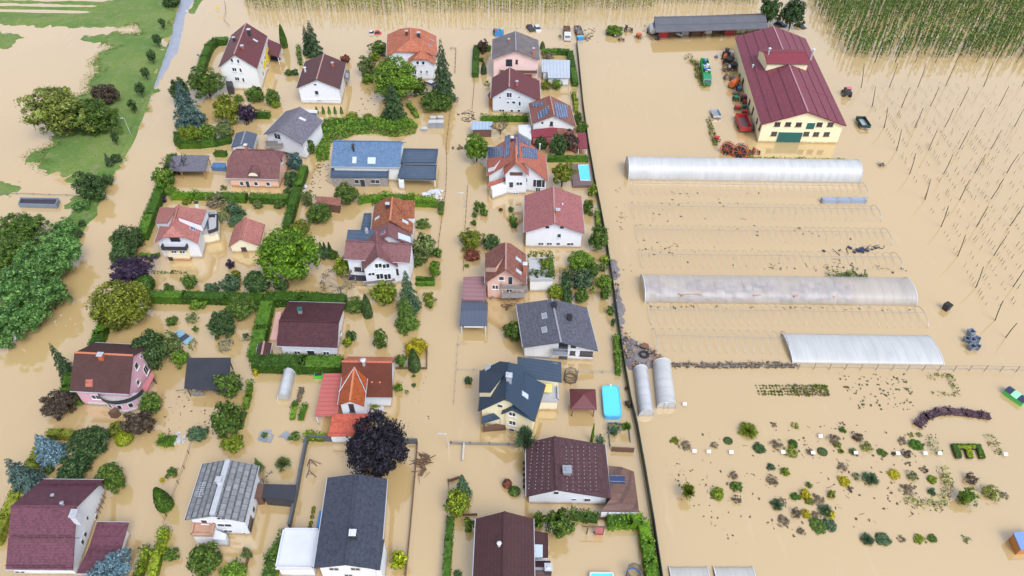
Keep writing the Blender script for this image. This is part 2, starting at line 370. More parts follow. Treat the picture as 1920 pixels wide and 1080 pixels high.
class Blk:
    def on(s, p):                        # picture point on one of the two roof slopes
        r = []
        for i, (o, n) in enumerate(s.s):
            h = hit(p, o, n); x = (h-s.A).dot(s.e1)
            r.append(((0 if i == 0 and x <= s.ax+.3 or i == 1 and x >= s.ax-.3 else 1, -h.z if False else 0), i, h, n))
        r.sort(key=lambda q: (q[0], (q[2]-CAMP).length)); return r[0][1:]
    def win(s, side, pts, **k): o, n, t = s.pl[side]; s.b.win(o, n, t, pts, **k)
    def chim(s, x, y, w=.7, h=1.2, m=None, cap=None, d=None):
        i, P, n = s.on((x, y)); e = Vector((s.e1.x, s.e1.y, 0)); f = s.e2
        mb = MB(); mb.cbox(P+UP*(h/2-.4), e, f, UP, w, d or w, h+.8); o = mb.build('chimney', m or M['bricks'], s.b.e)
        mb = MB(); mb.cbox(P+UP*(h+.06), e, f, UP, w+.22, (d or w)+.22, .12); mb.cbox(P+UP*(h+.2), e, f, UP, w*.5, (d or w)*.5, .2); mb.build('chimney_cap', cap or M['metal'], o)
    def pipe(s, x, y, r=.12, h=1.0, m=None):
        i, P, n = s.on((x, y)); mb = MB(); mb.tube(P-UP*.2, P+UP*h, r, r, 8); o = mb.build('vent_pipe', m or M['steel'], s.b.e)
        mb = MB(); mb.tube(P+UP*h, P+UP*(h+.18), r*1.8, r*.5, 8); mb.build('cowl', m or M['steel'], o)
    def sky(s, pts, m=None):
        for x, y, w, h in pts:
            i, P, n = s.on((x, y)); e = s.e2; up = n.cross(e); up = up if up.z > 0 else up*-1
            mb = MB(); mb.cbox(P+n*.03, e, up, n, w, h, .16); o = mb.build('skylight', M['metal'], s.b.e)
            mb = MB(); mb.cbox(P+n*.05, e, up, n, w-.18, h-.18, .16); mb.build('pane', m or M['paleglass'], o)
    def panel(s, quad, m=None, name='solar_panel', off=.1, t=.06):
        i, c, n = s.on(((quad[0][0]+quad[2][0])/2, (quad[0][1]+quad[2][1])/2)); o, n = s.s[i]
        P = [hit(q, o+n*off, n) for q in quad]; mb = MB(); mb.prism([p-n*t for p in P], P); mb.build(name, m or M['solar'], s.b.e)
    def rz(s, p): return s.on(p)[1].z
    def dormer(s, top, bot, zb, roof, wall, drop=2.2, inset=.15):   # shed dormer: two points on the roof, two raised ones
        P = [s.on(p)[1]+UP*.06 for p in top]+[at(bot[0], zb)]; nn = (P[1]-P[0]).cross(P[2]-P[0]).normalized()
        P.append(hit(bot[1], P[0], nn))
        P = ccw(P); mb = MB(); mb.prism([p+DN*.16 for p in P], P); o = mb.build('dormer', roof, s.b.e)
        c = cen(P); Q = [p+(Vector((c.x-p.x, c.y-p.y, 0)).normalized()*inset) for p in P]
        mb = MB(); mb.prism([q+DN*drop for q in Q], [q+DN*.13 for q in Q]); mb.build('dormer_wall', wall, o)
        return o
# ------------------------------------------------------------------ the flooded ground
def waterm():
    m, t, p = _new('muddy_flood_water')
    tc = N(t, 'ShaderNodeTexCoord').outputs['Object']
    f = ramp(t, noise(t, .012, 4, tc), .35, .65)
    col = mixc(t, f, (.50, .34, .145), (.46, .32, .145))
    mp = N(t, 'ShaderNodeMapping'); mp.inputs['Scale'].default_value = (.5, .06, 1); mp.inputs['Rotation'].default_value = (0, 0, .25); t.links.new(tc, mp.inputs[0])
    col = mixc(t, ramp(t, noise(t, 1, 6, mp.outputs[0], .7), .58, .85), col, (.52, .385, .20))
    t.links.new(col, p.inputs['Base Color'])
    mr = N(t, 'ShaderNodeMapRange'); mr.inputs['From Min'].default_value = .42; mr.inputs['From Max'].default_value = .7; mr.inputs['To Min'].default_value = .03; mr.inputs['To Max'].default_value = .10; t.links.new(noise(t, .035, 5, tc, .62), mr.inputs['Value']); t.links.new(mr.outputs[0], p.inputs['Roughness']); p.inputs['IOR'].default_value = 2.7
    b = N(t, 'ShaderNodeBump'); b.inputs['Strength'].default_value = .028; b.inputs['Distance'].default_value = .15
    t.links.new(noise(t, .5, 3, tc), b.inputs['Height']); t.links.new(b.outputs[0], p.inputs['Normal'])
    return m
mb = MB(); S_ = 900.0
mb.poly([(-S_, -S_, 0), (S_, -S_, 0), (S_, S_, 0), (-S_, S_, 0)]); tag(mb.build('flood_water', waterm()), kind='structure')
def grassm():
    m, t, p = _new('wet_grass')
    tc = N(t, 'ShaderNodeTexCoord').outputs['Object']
    a = mixc(t, ramp(t, noise(t, .06, 5, tc), .35, .65), (.075, .15, .022), (.15, .20, .04))
    a = mixc(t, ramp(t, noise(t, .35, 4, tc), .5, .72), a, (.19, .20, .075))
    a = mixc(t, ramp(t, noise(t, 2.5, 4, tc), .45, .75), a, (.05, .11, .015))
    t.links.new(a, p.inputs['Base Color']); p.inputs['Roughness'].default_value = .9
    return m
def inpoly(X, Y, poly):
    ins = np.zeros(X.shape, bool); dist = np.full(X.shape, 1e9)
    n = len(poly)
    for i in range(n):
        x1, y1 = poly[i]; x2, y2 = poly[(i+1) % n]
        c = ((y1 > Y) != (y2 > Y)); xi = (x2-x1)*(Y-y1)/(y2-y1+1e-12)+x1; ins ^= c & (X < xi)
        dx, dy = x2-x1, y2-y1; tt = np.clip(((X-x1)*dx+(Y-y1)*dy)/(dx*dx+dy*dy+1e-9), 0, 1)
        dist = np.minimum(dist, np.hypot(X-x1-tt*dx, Y-y1-tt*dy))
    return np.where(ins, dist, -dist)
def vnoise(X, Y, sc, seed):
    r = np.random.RandomState(seed); G = r.rand(256, 256); x, y = X/sc, Y/sc
    i, j = np.floor(x).astype(int), np.floor(y).astype(int); u, v = x-i, y-j; u = u*u*(3-2*u); v = v*v*(3-2*v)
    g = lambda a, b: G[a % 256, b % 256]
    return (g(i, j)*(1-u)+g(i+1, j)*u)*(1-v)+(g(i, j+1)*(1-u)+g(i+1, j+1)*u)*v-.5
def terrain(name, polys, m, step, hmax, slope, namp, pad=6, extra=None, seed=1, kind='structure', zlow=-.6):
    PP = [[tuple(at(p)[:2]) for p in pl] for pl in polys]
    xs = [q[0] for p in PP for q in p]; ys = [q[1] for p in PP for q in p]
    gx = np.arange(min(xs)-pad, max(xs)+pad, step); gy = np.arange(min(ys)-pad, max(ys)+pad, step)
    X, Y = np.meshgrid(gx, gy); D = np.full(X.shape, -1e9)
    for p in PP: D = np.maximum(D, inpoly(X, Y, p))
    Z = np.clip(D*slope, zlow, hmax)+namp*(vnoise(X, Y, 5, seed)+.7*vnoise(X, Y, 1.7, seed+1)+.5*vnoise(X, Y, .7, seed+2))*np.clip(1.6-np.abs(D)*.12, .25, 1.4)
    if extra: Z = Z+extra(X, Y)
    ny, nx = X.shape; idx = np.arange(nx*ny).reshape(ny, nx)
    keep = (D > -pad)
    q = np.stack([idx[:-1, :-1], idx[:-1, 1:], idx[1:, 1:], idx[1:, :-1]], -1).reshape(-1, 4)
    q = q[keep[:-1, :-1].reshape(-1)]
    me = bpy.data.meshes.new(name); me.from_pydata(np.stack([X, Y, Z], -1).reshape(-1, 3).tolist(), [], q.tolist()); me.materials.append(m)
    me.polygons.foreach_set('use_smooth', [True]*len(me.polygons))
    o = link(name, me); tag(o, kind=kind); return o
view(0, 0, 1)
GM = grassm()
bank = [[(352, -6), (-160, -6), (-160, 47), (256, 49), (264, 58), (259, 62), (114, 62), (150, 70), (190, 80), (216, 88), (188, 104), (175, 122), (180, 140), (166, 156), (158, 170), (136, 186), (120, 215), (100, 240), (110, 262), (78, 280), (62, 290), (66, 306), (90, 318), (118, 330), (150, 342), (192, 352), (176, 362), (140, 368), (138, 392), (120, 408), (104, 432), (70, 442), (-160, 440), (-160, 640), (-20, 650), (58, 605), (80, 560), (108, 515), (136, 470), (160, 425), (187, 372), (214, 325), (250, 266), (275, 200), (300, 130), (318, 80), (330, 30), (345, -6)],
        [(-160, 60), (40, 61), (55, 64), (38, 76), (20, 88), (-160, 92)], [(-160, 342), (40, 344), (54, 350), (30, 361), (-160, 366)]]
def crops(X, Y):
    y0 = at((0, 33))[1]; y1 = at((0, -6))[1]; x1 = at((225, 15))[0]
    f = np.clip((Y-y0)/3, 0, 1)*np.clip((x1-X)/15, 0, 1)
    return f*(-.33+.30*np.sin((Y+X*.03)*2*math.pi/5.2)+.25*vnoise(X, Y, 9, 7))
terrain('grass_bank', bank, GM, .8, .35, .09, .27, extra=crops)
PM = mat('wet_asphalt', (.27, .29, .34), .45, .12, .3)
terrain('asphalt_path', [[(370, -6), (354, 12), (346, 38), (340, 70), (333, 98), (322, 110), (316, 125), (300, 150), (285, 180), (274, 205), (268, 222), (276, 196), (296, 140), (312, 98), (322, 58), (330, 30), (340, -6)]], PM, .6, .42, .35, .12, pad=3, seed=9)
terrain('path_verge', [[(382, -6), (366, 26), (353, 28), (352, 20), (360, 10), (366, -6)]], GM, .6, .4, .3, .2, pad=3, seed=19)
terrain('road_verge', [[(322, 66), (310, 90), (290, 150), (262, 200), (240, 250), (205, 320), (178, 372), (150, 425), (126, 468), (100, 512), (72, 560), (50, 600), (58, 606), (80, 562), (109, 515), (137, 470), (161, 425), (188, 372), (215, 325), (251, 266), (276, 200), (301, 130), (319, 80), (326, 60)]], GM, .5, .38, .5, .10, pad=3, seed=41)
# tufts of drowned grass along the soft water edge of the meadow
PW = [tuple(at(p)[:2]) for p in bank[0]]; rs = np.random.RandomState(77); n = 60000; X = rs.uniform(at((-60, 340))[0], at((330, 40))[0], n); Y = rs.uniform(at((100, 520))[1], at((100, 10))[1], n)
D = inpoly(X, Y, PW)+2.2*vnoise(X, Y, 6, 3)+1.2*vnoise(X, Y, 1.6, 9); k = (D > -2.6) & (D < 3.2) & (rs.rand(n) < np.clip(.75+D*.22, 0, 1)) & (X < np.interp(Y, [at((100, 512))[1], at((250, 266))[1], at((320, 70))[1]], [at((100, 512))[0], at((250, 266))[0], at((320, 70))[0]])-1)
X, Y = X[k], Y[k]; n = len(X); a = rs.uniform(0, 6.28, n); h = rs.uniform(.03, .13, n); w = rs.uniform(.06, .2, n); dx, dy = np.cos(a)*w, np.sin(a)*w; lx, ly = rs.normal(0, .12, n), rs.normal(0, .12, n); z0 = np.full(n, -.05); Z = np.clip(.05+.05*D[k], 0, .3)
q = np.stack([np.stack([X-dx, Y-dy, z0], 1), np.stack([X+dx, Y+dy, z0], 1), np.stack([X+dx*.4+lx, Y+dy*.4+ly, h+Z], 1), np.stack([X-dx*.4+lx, Y-dy*.4+ly, h+Z], 1)], 1)
tag(link('grass_tufts', np_mesh('grass_tufts', q, GM)), 'half drowned grass tufts along the soft edge of the left meadow', 'grass', kind='stuff')
# ------------------------------------------------------------------ houses
R = {}
R['dkred'] = roofm('dark_red_sheet', (.115, .032, .034), (.15, .048, .05), 0, .42, 'Y', .45)
R['brownred'] = roofm('brown_red_tile', (.088, .040, .038), (.12, .052, .05), .17, 0, 'Y', .6)
R['orange'] = roofm('orange_clay_tile', (.45, .155, .085), (.31, .095, .055), .18, 0, 'Y', .75, .6)
R['orange2'] = roofm('bright_orange_tile', (.40, .135, .09), (.33, .10, .065), .18, 0, 'Y', .7, .35)
R['mossy'] = roofm('mossy_orange_tile', (.36, .125, .06), (.15, .065, .04), .18, 0, 'Y', .85, .9, (.40, .15, .07), wscale=.7)
R['worn'] = roofm('worn_brick_tile', (.27, .105, .078), (.15, .07, .057), .18, 0, 'Y', .85, .8, (.27, .12, .09), wscale=.6)
R['pinkred'] = roofm('pink_red_tile', (.33, .125, .12), (.28, .105, .10), .16, .3, 'Y', .65, .4)
R['pinkred2'] = roofm('faded_red_tile', (.41, .165, .135), (.31, .12, .10), .17, 0, 'Y', .7, .7)
R['maroon'] = roofm('maroon_tile', (.20, .092, .090), (.155, .07, .07), .16, 0, 'Y', .6, .5)
R['maroondk'] = roofm('dark_maroon_tile', (.085, .028, .032), (.05, .02, .026), .16, 0, 'Y', .6, .8)
R['purple'] = roofm('purple_red_sheet', (.135, .052, .068), (.11, .042, .056), .2, 0, 'Y', .5, .4)
R['slate'] = roofm('blue_slate', (.10, .13, .19), (.07, .09, .14), .17, 0, 'Y', .4, .5)
R['slatelt'] = roofm('pale_blue_concrete_tile', (.115, .19, .30), (.085, .145, .24), .2, .35, 'X', .4, .5, bump=.9)
R['greytile'] = roofm('grey_concrete_tile', (.105, .105, .125), (.08, .08, .10), .2, 0, 'Y', .5, .4, bump=.8)
R['darktile'] = roofm('anthracite_tile', (.058, .065, .085), (.042, .048, .066), .18, .33, 'Y', .5, .5)
R['navy'] = roofm('dark_blue_sheet', (.036, .058, .088), (.026, .042, .066), 0, .5, 'Y', .35, .4)
R['greyroof'] = roofm('grey_violet_shingle', (.155, .145, .17), (.12, .11, .13), .25, 0, 'Y', .6, .35)
R['greybrown'] = roofm('weathered_fibre_cement', (.17, .145, .14), (.10, .085, .085), 0, 1.0, 'Y', .8, .9, (.20, .17, .16))
R['browntile'] = roofm('brown_roman_tile', (.19, .085, .078), (.13, .058, .056), .2, .35, 'X', .6, .6, bump=.9)
R['choc'] = roofm('chocolate_sheet', (.085, .042, .045), (.066, .032, .036), .3, 0, 'Y', .55, .4)
R['choc2'] = roofm('dark_brown_sheet', (.060, .026, .026), (.085, .042, .04), .25, 0, 'Y', .5, .5)
R['diamond'] = gridm('square_grey_slate', (.235, .24, .24), (.045, .045, .05), 1.0, .30)
R['brownsq'] = gridm('square_brown_slate', (.17, .085, .06), (.075, .04, .032), 1.1, .3)
R['salmon'] = roofm('salmon_sheet', (.42, .115, .10), (.36, .10, .085), 0, .9, 'Y', .5, .3)
R['orangesheet'] = roofm('orange_red_sheet', (.46, .10, .06), (.40, .085, .05), .5, 0, 'Y', .45, .3)
R['orangedk'] = roofm('dark_orange_tile', (.095, .028, .018), (.155, .044, .022), .16, 0, 'Y', .8, .8, wscale=.25)
R['orangemid'] = roofm('glossy_orange_tile', (.36, .085, .022), (.27, .06, .02), .16, 0, 'Y', .45, .7)
R['coral'] = roofm('coral_ridge', (.50, .15, .09), (.42, .12, .07), 0, .8, 'X', .5, .3)
R['zinc'] = roofm('zinc_panels', (.42, .46, .50), (.32, .36, .42), 0, 1.0, 'X', .4, .6)
R['bluezinc'] = roofm('blue_grey_sheet', (.28, .35, .43), (.38, .44, .50), 0, .9, 'X', .4, .6)
R['felt'] = roofm('black_bitumen', (.032, .034, .042), (.05, .052, .06), 0, 0, 'X', .8, .6)
R['greysh'] = roofm('slate_grey_sheet', (.085, .10, .135), (.07, .08, .11), 0, .5, 'X', .45, .4)
R['mauve'] = roofm('mauve_flat_sheet', (.27, .145, .15), (.22, .12, .125), 0, 1.2, 'Y', .6, .4)
R['flatblue'] = roofm('wet_blue_membrane', (.06, .085, .125), (.09, .12, .16), 0, 1.2, 'Y', .3, .7)
R['longgrey'] = roofm('old_grey_sheet', (.105, .105, .118), (.15, .15, .155), .5, 0, 'X', .7, .7)
R['umber'] = roofm('dark_umber_tile', (.062, .029, .026), (.095, .045, .04), .17, 0, 'Y', .8, .8); R['cap_l'] = mat('pale_ridge', (.36, .20, .17), .7, .15); R['cap_o'] = mat('orange_ridge', (.50, .17, .08), .7, .15); R['cap_g'] = mat('grey_ridge', (.24, .24, .26), .6, .1)

view(380, 20, 5.4)
B = Bld('house', 'tall white house with dark red roof at the upper left corner')
b = B.G((157, 570), (553, 582), (315, 440), (435, 122), bs=(420, 800), roof=R['dkred'], wall=M['offwhite'], capm=R['cap_l'])
b.win('front', [(297, 503, .7, 1.2), (360, 512, .7, 1.2), (322, 595, 1.3, 1.2), (385, 602, .7, 1.3), (350, 690, 1.3, 1.2), (413, 700, .7, 1.3)])
b.win('right', [(598, 530, 1.2, 1.2), (628, 480, 1.2, 1.2), (660, 430, 1.2, 1.2), (610, 640, 1.2, 1.4), (650, 560, 1.2, 1.4)])
n = b.pl['right'][1]; o = b.pl['right'][0]
mb = MB(); q = [hit(p, o-n*.03, n) for p in ((612, 560), (655, 335), (688, 480), (640, 575), (625, 600))]; mb.prism([p+n*.02 for p in q], q); mb.build('yellow_facade', mat('bright_yellow_plaster', (.75, .56, .03), .8, .06), B.e)
b.chim(472, 228, .9, 1.1, M['dark'], M['steel']); b.chim(320, 308, .7, 1.1, M['dark'], M['steel']); b.chim(402, 378, .8, .7); b.sky([(533, 302, .9, 1.5)])
B.solid([(232, 700), (300, 705), (300, 765), (240, 765)], -1, 2.6, M['dark'], 'porch')
B.flat([(662, 285), (805, 348), (765, 470), (640, 425)], [3.6, 3.2, 2.9, 3.3], R['dkred'], posts=M['white'])

B = Bld('house', 'white house with plain brown gable roof beside the tall spruce')
b = B.G((948, 780), (1392, 790), (1158, 695), (1228, 435), bs=(1210, 945), roof=R['brownred'], wall=M['white'], capm=R['cap_l'])
b.win('front', [(1140, 748, .8, .6), (1155, 830, 1.1, 1.3), (1178, 907, 1.2, .5)], fr=M['greyw'])
b.chim(1318, 560, .6, 1.0); b.pipe(1040, 620, .28, 1.4, M['whitep'])
B.balcony([(1440, 600), (1485, 600), (1480, 680), (1435, 670)], 2.2, M['greywood'])
o, n, tg = b.pl['front']; mb = MB(); p, q = hit((1010, 905), o, n), hit((1400, 905), o, n); mb.box(p-n*.14, q-p, n*.1, UP*.18); mb.build('string_course', M['white'], B.e)

view(660, 20, 5.4)
B = Bld('house', 'house with bright orange hipped tile roof behind the large green tree')
b = B.G((345, 455), (866, 470), (580, 285), (612, 133), he=6.2, roof=R['orange'], wall=M['white'], hipf=.62, hipb=.45, capm=R['cap_o'])
b.chim(555, 248, .7, 1.3, M['dark']); b.chim(677, 270, .9, 1.5, M['dark']); b.sky([(805, 292, .8, 1.3), (790, 347, .8, 1.3)], M['solar'])
c = B.G((555, 538), (838, 545), (675, 415), (660, 300), bs=(700, 700), roof=R['orange'], wall=M['white'], hipf=.5, len=9, capm=R['cap_o'])
c.win('front', [(665, 527, .9, 1.1), (722, 530, .9, 1.1), (632, 620, 1.2, 1.6), (700, 620, .6, 1), (760, 620, .6, 1)])

view(860, 40, 5.4)
B = Bld('house', 'pink house with weathered grey brown roof and brown balcony')
b = B.G((335, 380), (822, 388), (575, 293), (575, 97), bs=(600, 585), roof=R['greybrown'], wall=M['lpink'], of=1.0, capm=R['cap_g'])
b.win('front', [(588, 408, .7, 1.2)], fr=M['darkframe']); b.win('front', [(510, 420, 1.9, 2.2)], fr=M['darkframe'], name='balcony_door')
B.balcony([(418, 455), (792, 460), (795, 500), (420, 495)], 2.4, M['wood']); b.chim(757, 345, .55, 2.2, M['bricks']); b.chim(507, 205, .5, .8)
b.win('front', [(680, 545, 3.6, 1.8)], fr=M['red'], pane=M['red'], name='garage_door')

B = Bld('house', 'small white house with red roof just below the pink house')
b = B.G((325, 775), (828, 805), (512, 665), (516, 465), bs=(530, 928), roof=R['dkred'], wall=M['greyw'], sym=False, capm=R['cap_l'])
b.win('front', [(512, 745, 1.5, 1.5), (420, 768, .6, .6), (612, 768, .6, .6), (500, 820, .7, .7), (558, 820, 1, .8), (618, 832, .7, 1.4), (437, 902, 1.6, .8), (538, 905, .9, .8), (610, 905, .9, .8)])
b.chim(590, 648, .6, 1.2); B.flat([(293, 745), (325, 700), (345, 770), (310, 778)], [2.6, 2.9, 2.9, 2.6], R['maroon'], M['orangewood'])

B = Bld('house', 'red brown house with two blue solar arrays and red lower roof')
b = B.G((742, 1035), (1186, 1060), (930, 950), (918, 750), he=4.6, roof=R['worn'], wall=M['offwhite'], capm=R['cap_l'])
b.panel([(965, 810), (1103, 850), (1112, 978), (985, 968)]); b.panel([(792, 935), (910, 852), (915, 930), (796, 1000)]); b.panel([(748, 828), (868, 815), (868, 852), (750, 865)])
b.win('front', [(940, 1035, .8, 1.2), (848, 1028, .5, .6)], fr=M['darkframe'])
view(840, 200, 5.4)
B.flat([(838, 232), (1100, 205), (1100, 300), (850, 312)], [3.4, 3.5, 2.6, 2.5], M['maroonroof'], M['redw'], .2)
B.flat([(1100, 205), (1290, 240), (1310, 400), (1110, 300)], [3.5, 3.3, 2.4, 2.6], R['worn'], M['redw'], .2)
B.flat([(1308, 262), (1395, 265), (1412, 425), (1320, 420)], 2.6, M['maroonroof'], posts=M['white'])
B.flat([(715, 185), (838, 180), (846, 338), (716, 262)], 2.7, M['whitep'], M['white'], .3)

B = Bld('house', 'cream house with orange roof full of blue solar panels')
b = B.G((395, 700), (1015, 755), (650, 480), (655, 265), bs=(880, 862), roof=R['orange2'], wall=M['white'], hipf=.22, hipb=.3, capm=R['cap_o'])
b.panel([(402, 410), (558, 395), (562, 500), (402, 520)]); b.panel([(575, 300), (628, 282), (625, 490), (570, 522)]); b.panel([(672, 280), (724, 285), (727, 515), (672, 482)])
b.panel([(745, 400), (905, 428), (905, 530), (760, 515)]); b.panel([(730, 290), (830, 345), (832, 400), (733, 350)])
b.dormer([(560, 500), (402, 520)], [(400, 618), (470, 600)], 5.4, R['orange2'], M['white'], 1.5); b.dormer([(760, 515), (905, 530)], [(903, 615), (840, 590)], 5.6, R['orange2'], M['white'], 1.5)
b.chim(650, 345, .6, .9, M['dark'], M['whitep']); b.pipe(928, 430, .16, 1.5, M['whitep'])
b.win('front', [(790, 745, .8, 1.3), (895, 775, 1.7, 2.2), (950, 777, 1.6, 2.2), (912, 840, 1.2, 1.2)], fr=M['white'])
c = B.G((562, 695), (818, 697), (690, 568), (690, 480), bs=(615, 885), roof=R['orange2'], wall=M['white'], len=7.5, of=1.2, capm=R['cap_o'])
c.win('front', [(640, 790, 1.1, 1.7), (722, 778, 1.5, .9), (685, 878, 1.3, .5)]); c.win('front', [(690, 680, 3.0, .9)], fr=M['darkframe'], pane=M['wood'], name='loggia')
B.flat([(402, 812), (592, 745), (598, 708), (410, 765)], [3.0, 3.0, 4.0, 4.0], R['orange2'], None); B.solid([(450, 850), (590, 800), (592, 745), (430, 800)], -1, 2.6, M['white'], 'porch')
W_ = B

view(860, 330, 5.4)
B = Bld('house', 'big white house with wide pink red roof and single chimney')
b = B.G((660, 570), (1275, 580), (972, 478), (960, 107), bs=(980, 725), roof=R['pinkred'], wall=M['white'], capm=R['cap_l'], of=.8)
b.win('front', [(898, 517, 1, .8), (1045, 519, 1, .8), (1017, 603, .9, 1.1), (833, 685, 1.2, .7), (918, 685, 1.2, .7), (1008, 685, .9, .7), (1130, 687, 1.5, .7)], fr=M['greyw'])
b.chim(1003, 382, .8, 1.1); b.pipe(1050, 300, .12, .5)

view(820, 430, 4.908)
B = Bld('house', 'brick roofed pink house with roof terrace full of potted greenery')
b = B.G((437, 492), (820, 503), (628, 370), (632, 97), bs=(590, 640), roof=R['worn'], wall=M['salmonw'], hipb=.25, of=1.1, capm=R['cap_l'])
b.win('front', [(533, 530, 1.3, 1.1), (590, 450, 1.1, 1.1)], fr=M['offwhite']); b.win('front', [(672, 470, 1.0, 2.1)], name='door', fr=M['offwhite']); b.win('front', [(662, 565, 1.2, 1.2)], fr=M['offwhite'])
b.dormer([(625, 232), (440, 218)], [(438, 345), (540, 345)], 6.8, R['worn'], M['salmonw'], 1.8); b.sky([(745, 280, .9, 1.5), (747, 390, .9, 1.5)]); b.chim(805, 400, .7, 2.4, M['bricks'], M['whitep'])
B.balcony([(585, 465), (795, 480), (800, 525), (585, 515)], 3.6, M['greywood'])
for x in (597, 662, 730): P = at((x, 655)); mb = MB(); mb.tube(P-UP, P+UP*2.6, .13); mb.build('porch_post', M['salmonw'], B.e)
B.flat([(590, 570), (800, 575), (800, 625), (590, 630)], 2.2, M['greywood'], None, name='porch_deck')
a1, a2 = at((490, 650)), at((590, 600)); mb = MB(); mb.box(a1-UP, a2-a1+UP*1.0, Vector((0, .12, 0)), UP*1.6); mb.build('stair_railing', M['greywood'], B.e)
a1, a2 = at((740, 625)), at((835, 580)); mb = MB(); mb.box(a1-UP, a2-a1+UP*.6, Vector((0, .12, 0)), UP*1.6); mb.build('stair_railing', M['greywood'], B.e)
B.flat([(840, 275), (1065, 272), (1068, 470), (850, 475)], 3.2, M['terr'], M['offwhite'], .15, parapet=.5, name='terrace')
B.flat([(240, 440), (430, 437), (452, 655), (226, 655)], 2.9, R['mauve'], None, posts=M['wood'], name='carport_roof', parapet=.12)

B = Bld('carport', 'slate grey pitched carport with white beam at the street edge')
B.flat([(222, 662), (465, 665), (462, 745), (215, 745)], [2.7, 2.7, 3.3, 3.3], R['greysh']); B.flat([(215, 747), (462, 747), (457, 885), (205, 885)], [3.3, 3.3, 2.5, 2.5], R['greysh'], posts=M['whitep'])
mb = MB(); a1, a2 = at((245, 905), 1.9), at((425, 908), 1.9); mb.box(a1, a2-a1, Vector((0, .2, 0)), UP*.4); mb.build('beam', M['whitep'], B.e)

view(820, 640, 4.908)
B = Bld('house', 'white house with broad dark grey roof and two black chimneys')
b = B.G((787, 55), (1480, 88), (1068, 4), (1045, -391), bs=(1310, 172), roof=R['greytile'], wall=M['white'], of=1.1, capm=R['cap_g'])
b.win('front', [(1252, 50, 1, .7), (1245, 105, 1, 1), (1372, 112, 2.4, 1.3)], fr=M['darkframe']); b.win('front', [(1160, 45, 1.7, 2)], fr=M['darkframe'], name='balcony_door'); b.win('front', [(1158, 140, 1.6, 1.6)], fr=M['darkframe'], name='door'); b.win('front', [(940, 150, 4.2, .9)], fr=M['concrete'], pane=M['grey'], name='garage_door')
B.balcony([(1060, 62), (1200, 72), (1202, 100), (1058, 95)], 2.9, M['grey'])
view(820, 430, 4.908); b.chim(1075, 712, .8, .8, M['dark'], M['black']); b.chim(1215, 830, .8, 1.0, M['dark'], M['black']); b.sky([(985, 797, 1.4, 1.0), (985, 925, 1.4, 1.0)], M['grey'])

view(820, 640, 4.908)
B = Bld('house', 'cream house with angular dark blue sheet roof and east terrace')
b = B.G((378, 642), (892, 735), (648, 528), (638, 135), he=4.7, roof=R['navy'], wall=M['yellow'], hipb=.35, of=.9, capm=R['navy'])
c = B.G((592, 668), (892, 737), (687, 630), (690, 480), bs=(690, 828), roof=R['navy'], wall=M['yellow'], len=8, sym=False, capm=R['navy'])
c.win('front', [(690, 668, 1.2, 1), (692, 748, 1.2, 1.1), (686, 812, 1.1, .7)]); b.win('front', [(577, 592, 1, .8)])
b.dormer([(622, 298), (388, 268)], [(382, 468), (490, 468)], 6.0, R['navy'], M['yellow'], 1.5); b.chim(660, 345, .9, .9, M['metal'], M['steel']); b.sky([(467, 242, .9, 1.3), (805, 495, 1, 1.5)])
B.flat([(735, 140), (1140, 190), (1145, 375), (742, 322)], [6.3, 6.3, 4.6, 4.6], R['navy'], M['yellow'], .5, name='wing_roof')
B.flat([(410, 690), (595, 640), (600, 700), (403, 762)], [3.7, 3.7, 2.6, 2.6], R['navy'], None, posts=M['wood'], name='porch_roof')
B.solid([(420, 790), (620, 735), (630, 790), (425, 805)], -1, .9, M['wood'], 'porch')
B.flat([(890, 380), (1110, 372), (1116, 560), (890, 555)], 2.7, M['terr'], M['cream'], .2, parapet=.6, name='terrace')
B.flat([(893, 390), (1056, 392), (1056, 470), (895, 465)], 4.0, M['yelaw'], None, t=.06, name='awning')

view(820, 800, 3.857)
B = Bld('house', 'white house with large chocolate roof dotted with pale snow guards')
b = B.G((643, 505), (1255, 518), (865, 457), (847, 68), bs=(950, 560), roof=R['choc'], wall=M['white'], sym=False, of=.7, capm=R['choc'])
b.win('front', [(860, 476, .9, .8), (1085, 528, 1.1, .9), (988, 525, .9, .5)], fr=M['offwhite'])
b.dormer([(878, 393), (1185, 405)], [(1195, 475), (1005, 432)], 3.6, R['choc'], M['wood'], 1.0); b.chim(937, 328, 1.2, .7, M['greywood'], M['grey'])
SG = mat('snow_guard_metal', (.34, .30, .30), .6, .1)
mb = MB()
for x, y, k in [(x, y, 0) for x in range(690, 840, 40) for y in range(110, 470, 26)]+[(x, y, 1) for x in range(930, 1170, 42) for y in range(150, 470, 28)]:
    P = b.on((x+(y-110)*(.03 if k else -.08*(850-x)/150), y))[1]; mb.cbox(P+UP*.06, b.e1, b.e2, UP, .11, .11, .09)
tag(mb.build('snow_guards', SG, B.e), kind='stuff')
B.flat([(1240, 282), (1335, 292), (1422, 325), (1460, 615), (1180, 612), (1255, 520)], [3.4, 3.3, 2.9, 2.6, 2.8, 3.2], R['brownsq'], M['white'], .3, name='annexe_roof')
P = [at(q, 3.25) for q in ((1248, 352), (1355, 360), (1358, 415), (1250, 408))]; mb = MB(); mb.prism(P, [p+UP*.12 for p in P]); mb.build('solar_panel', M['solar'], B.e)

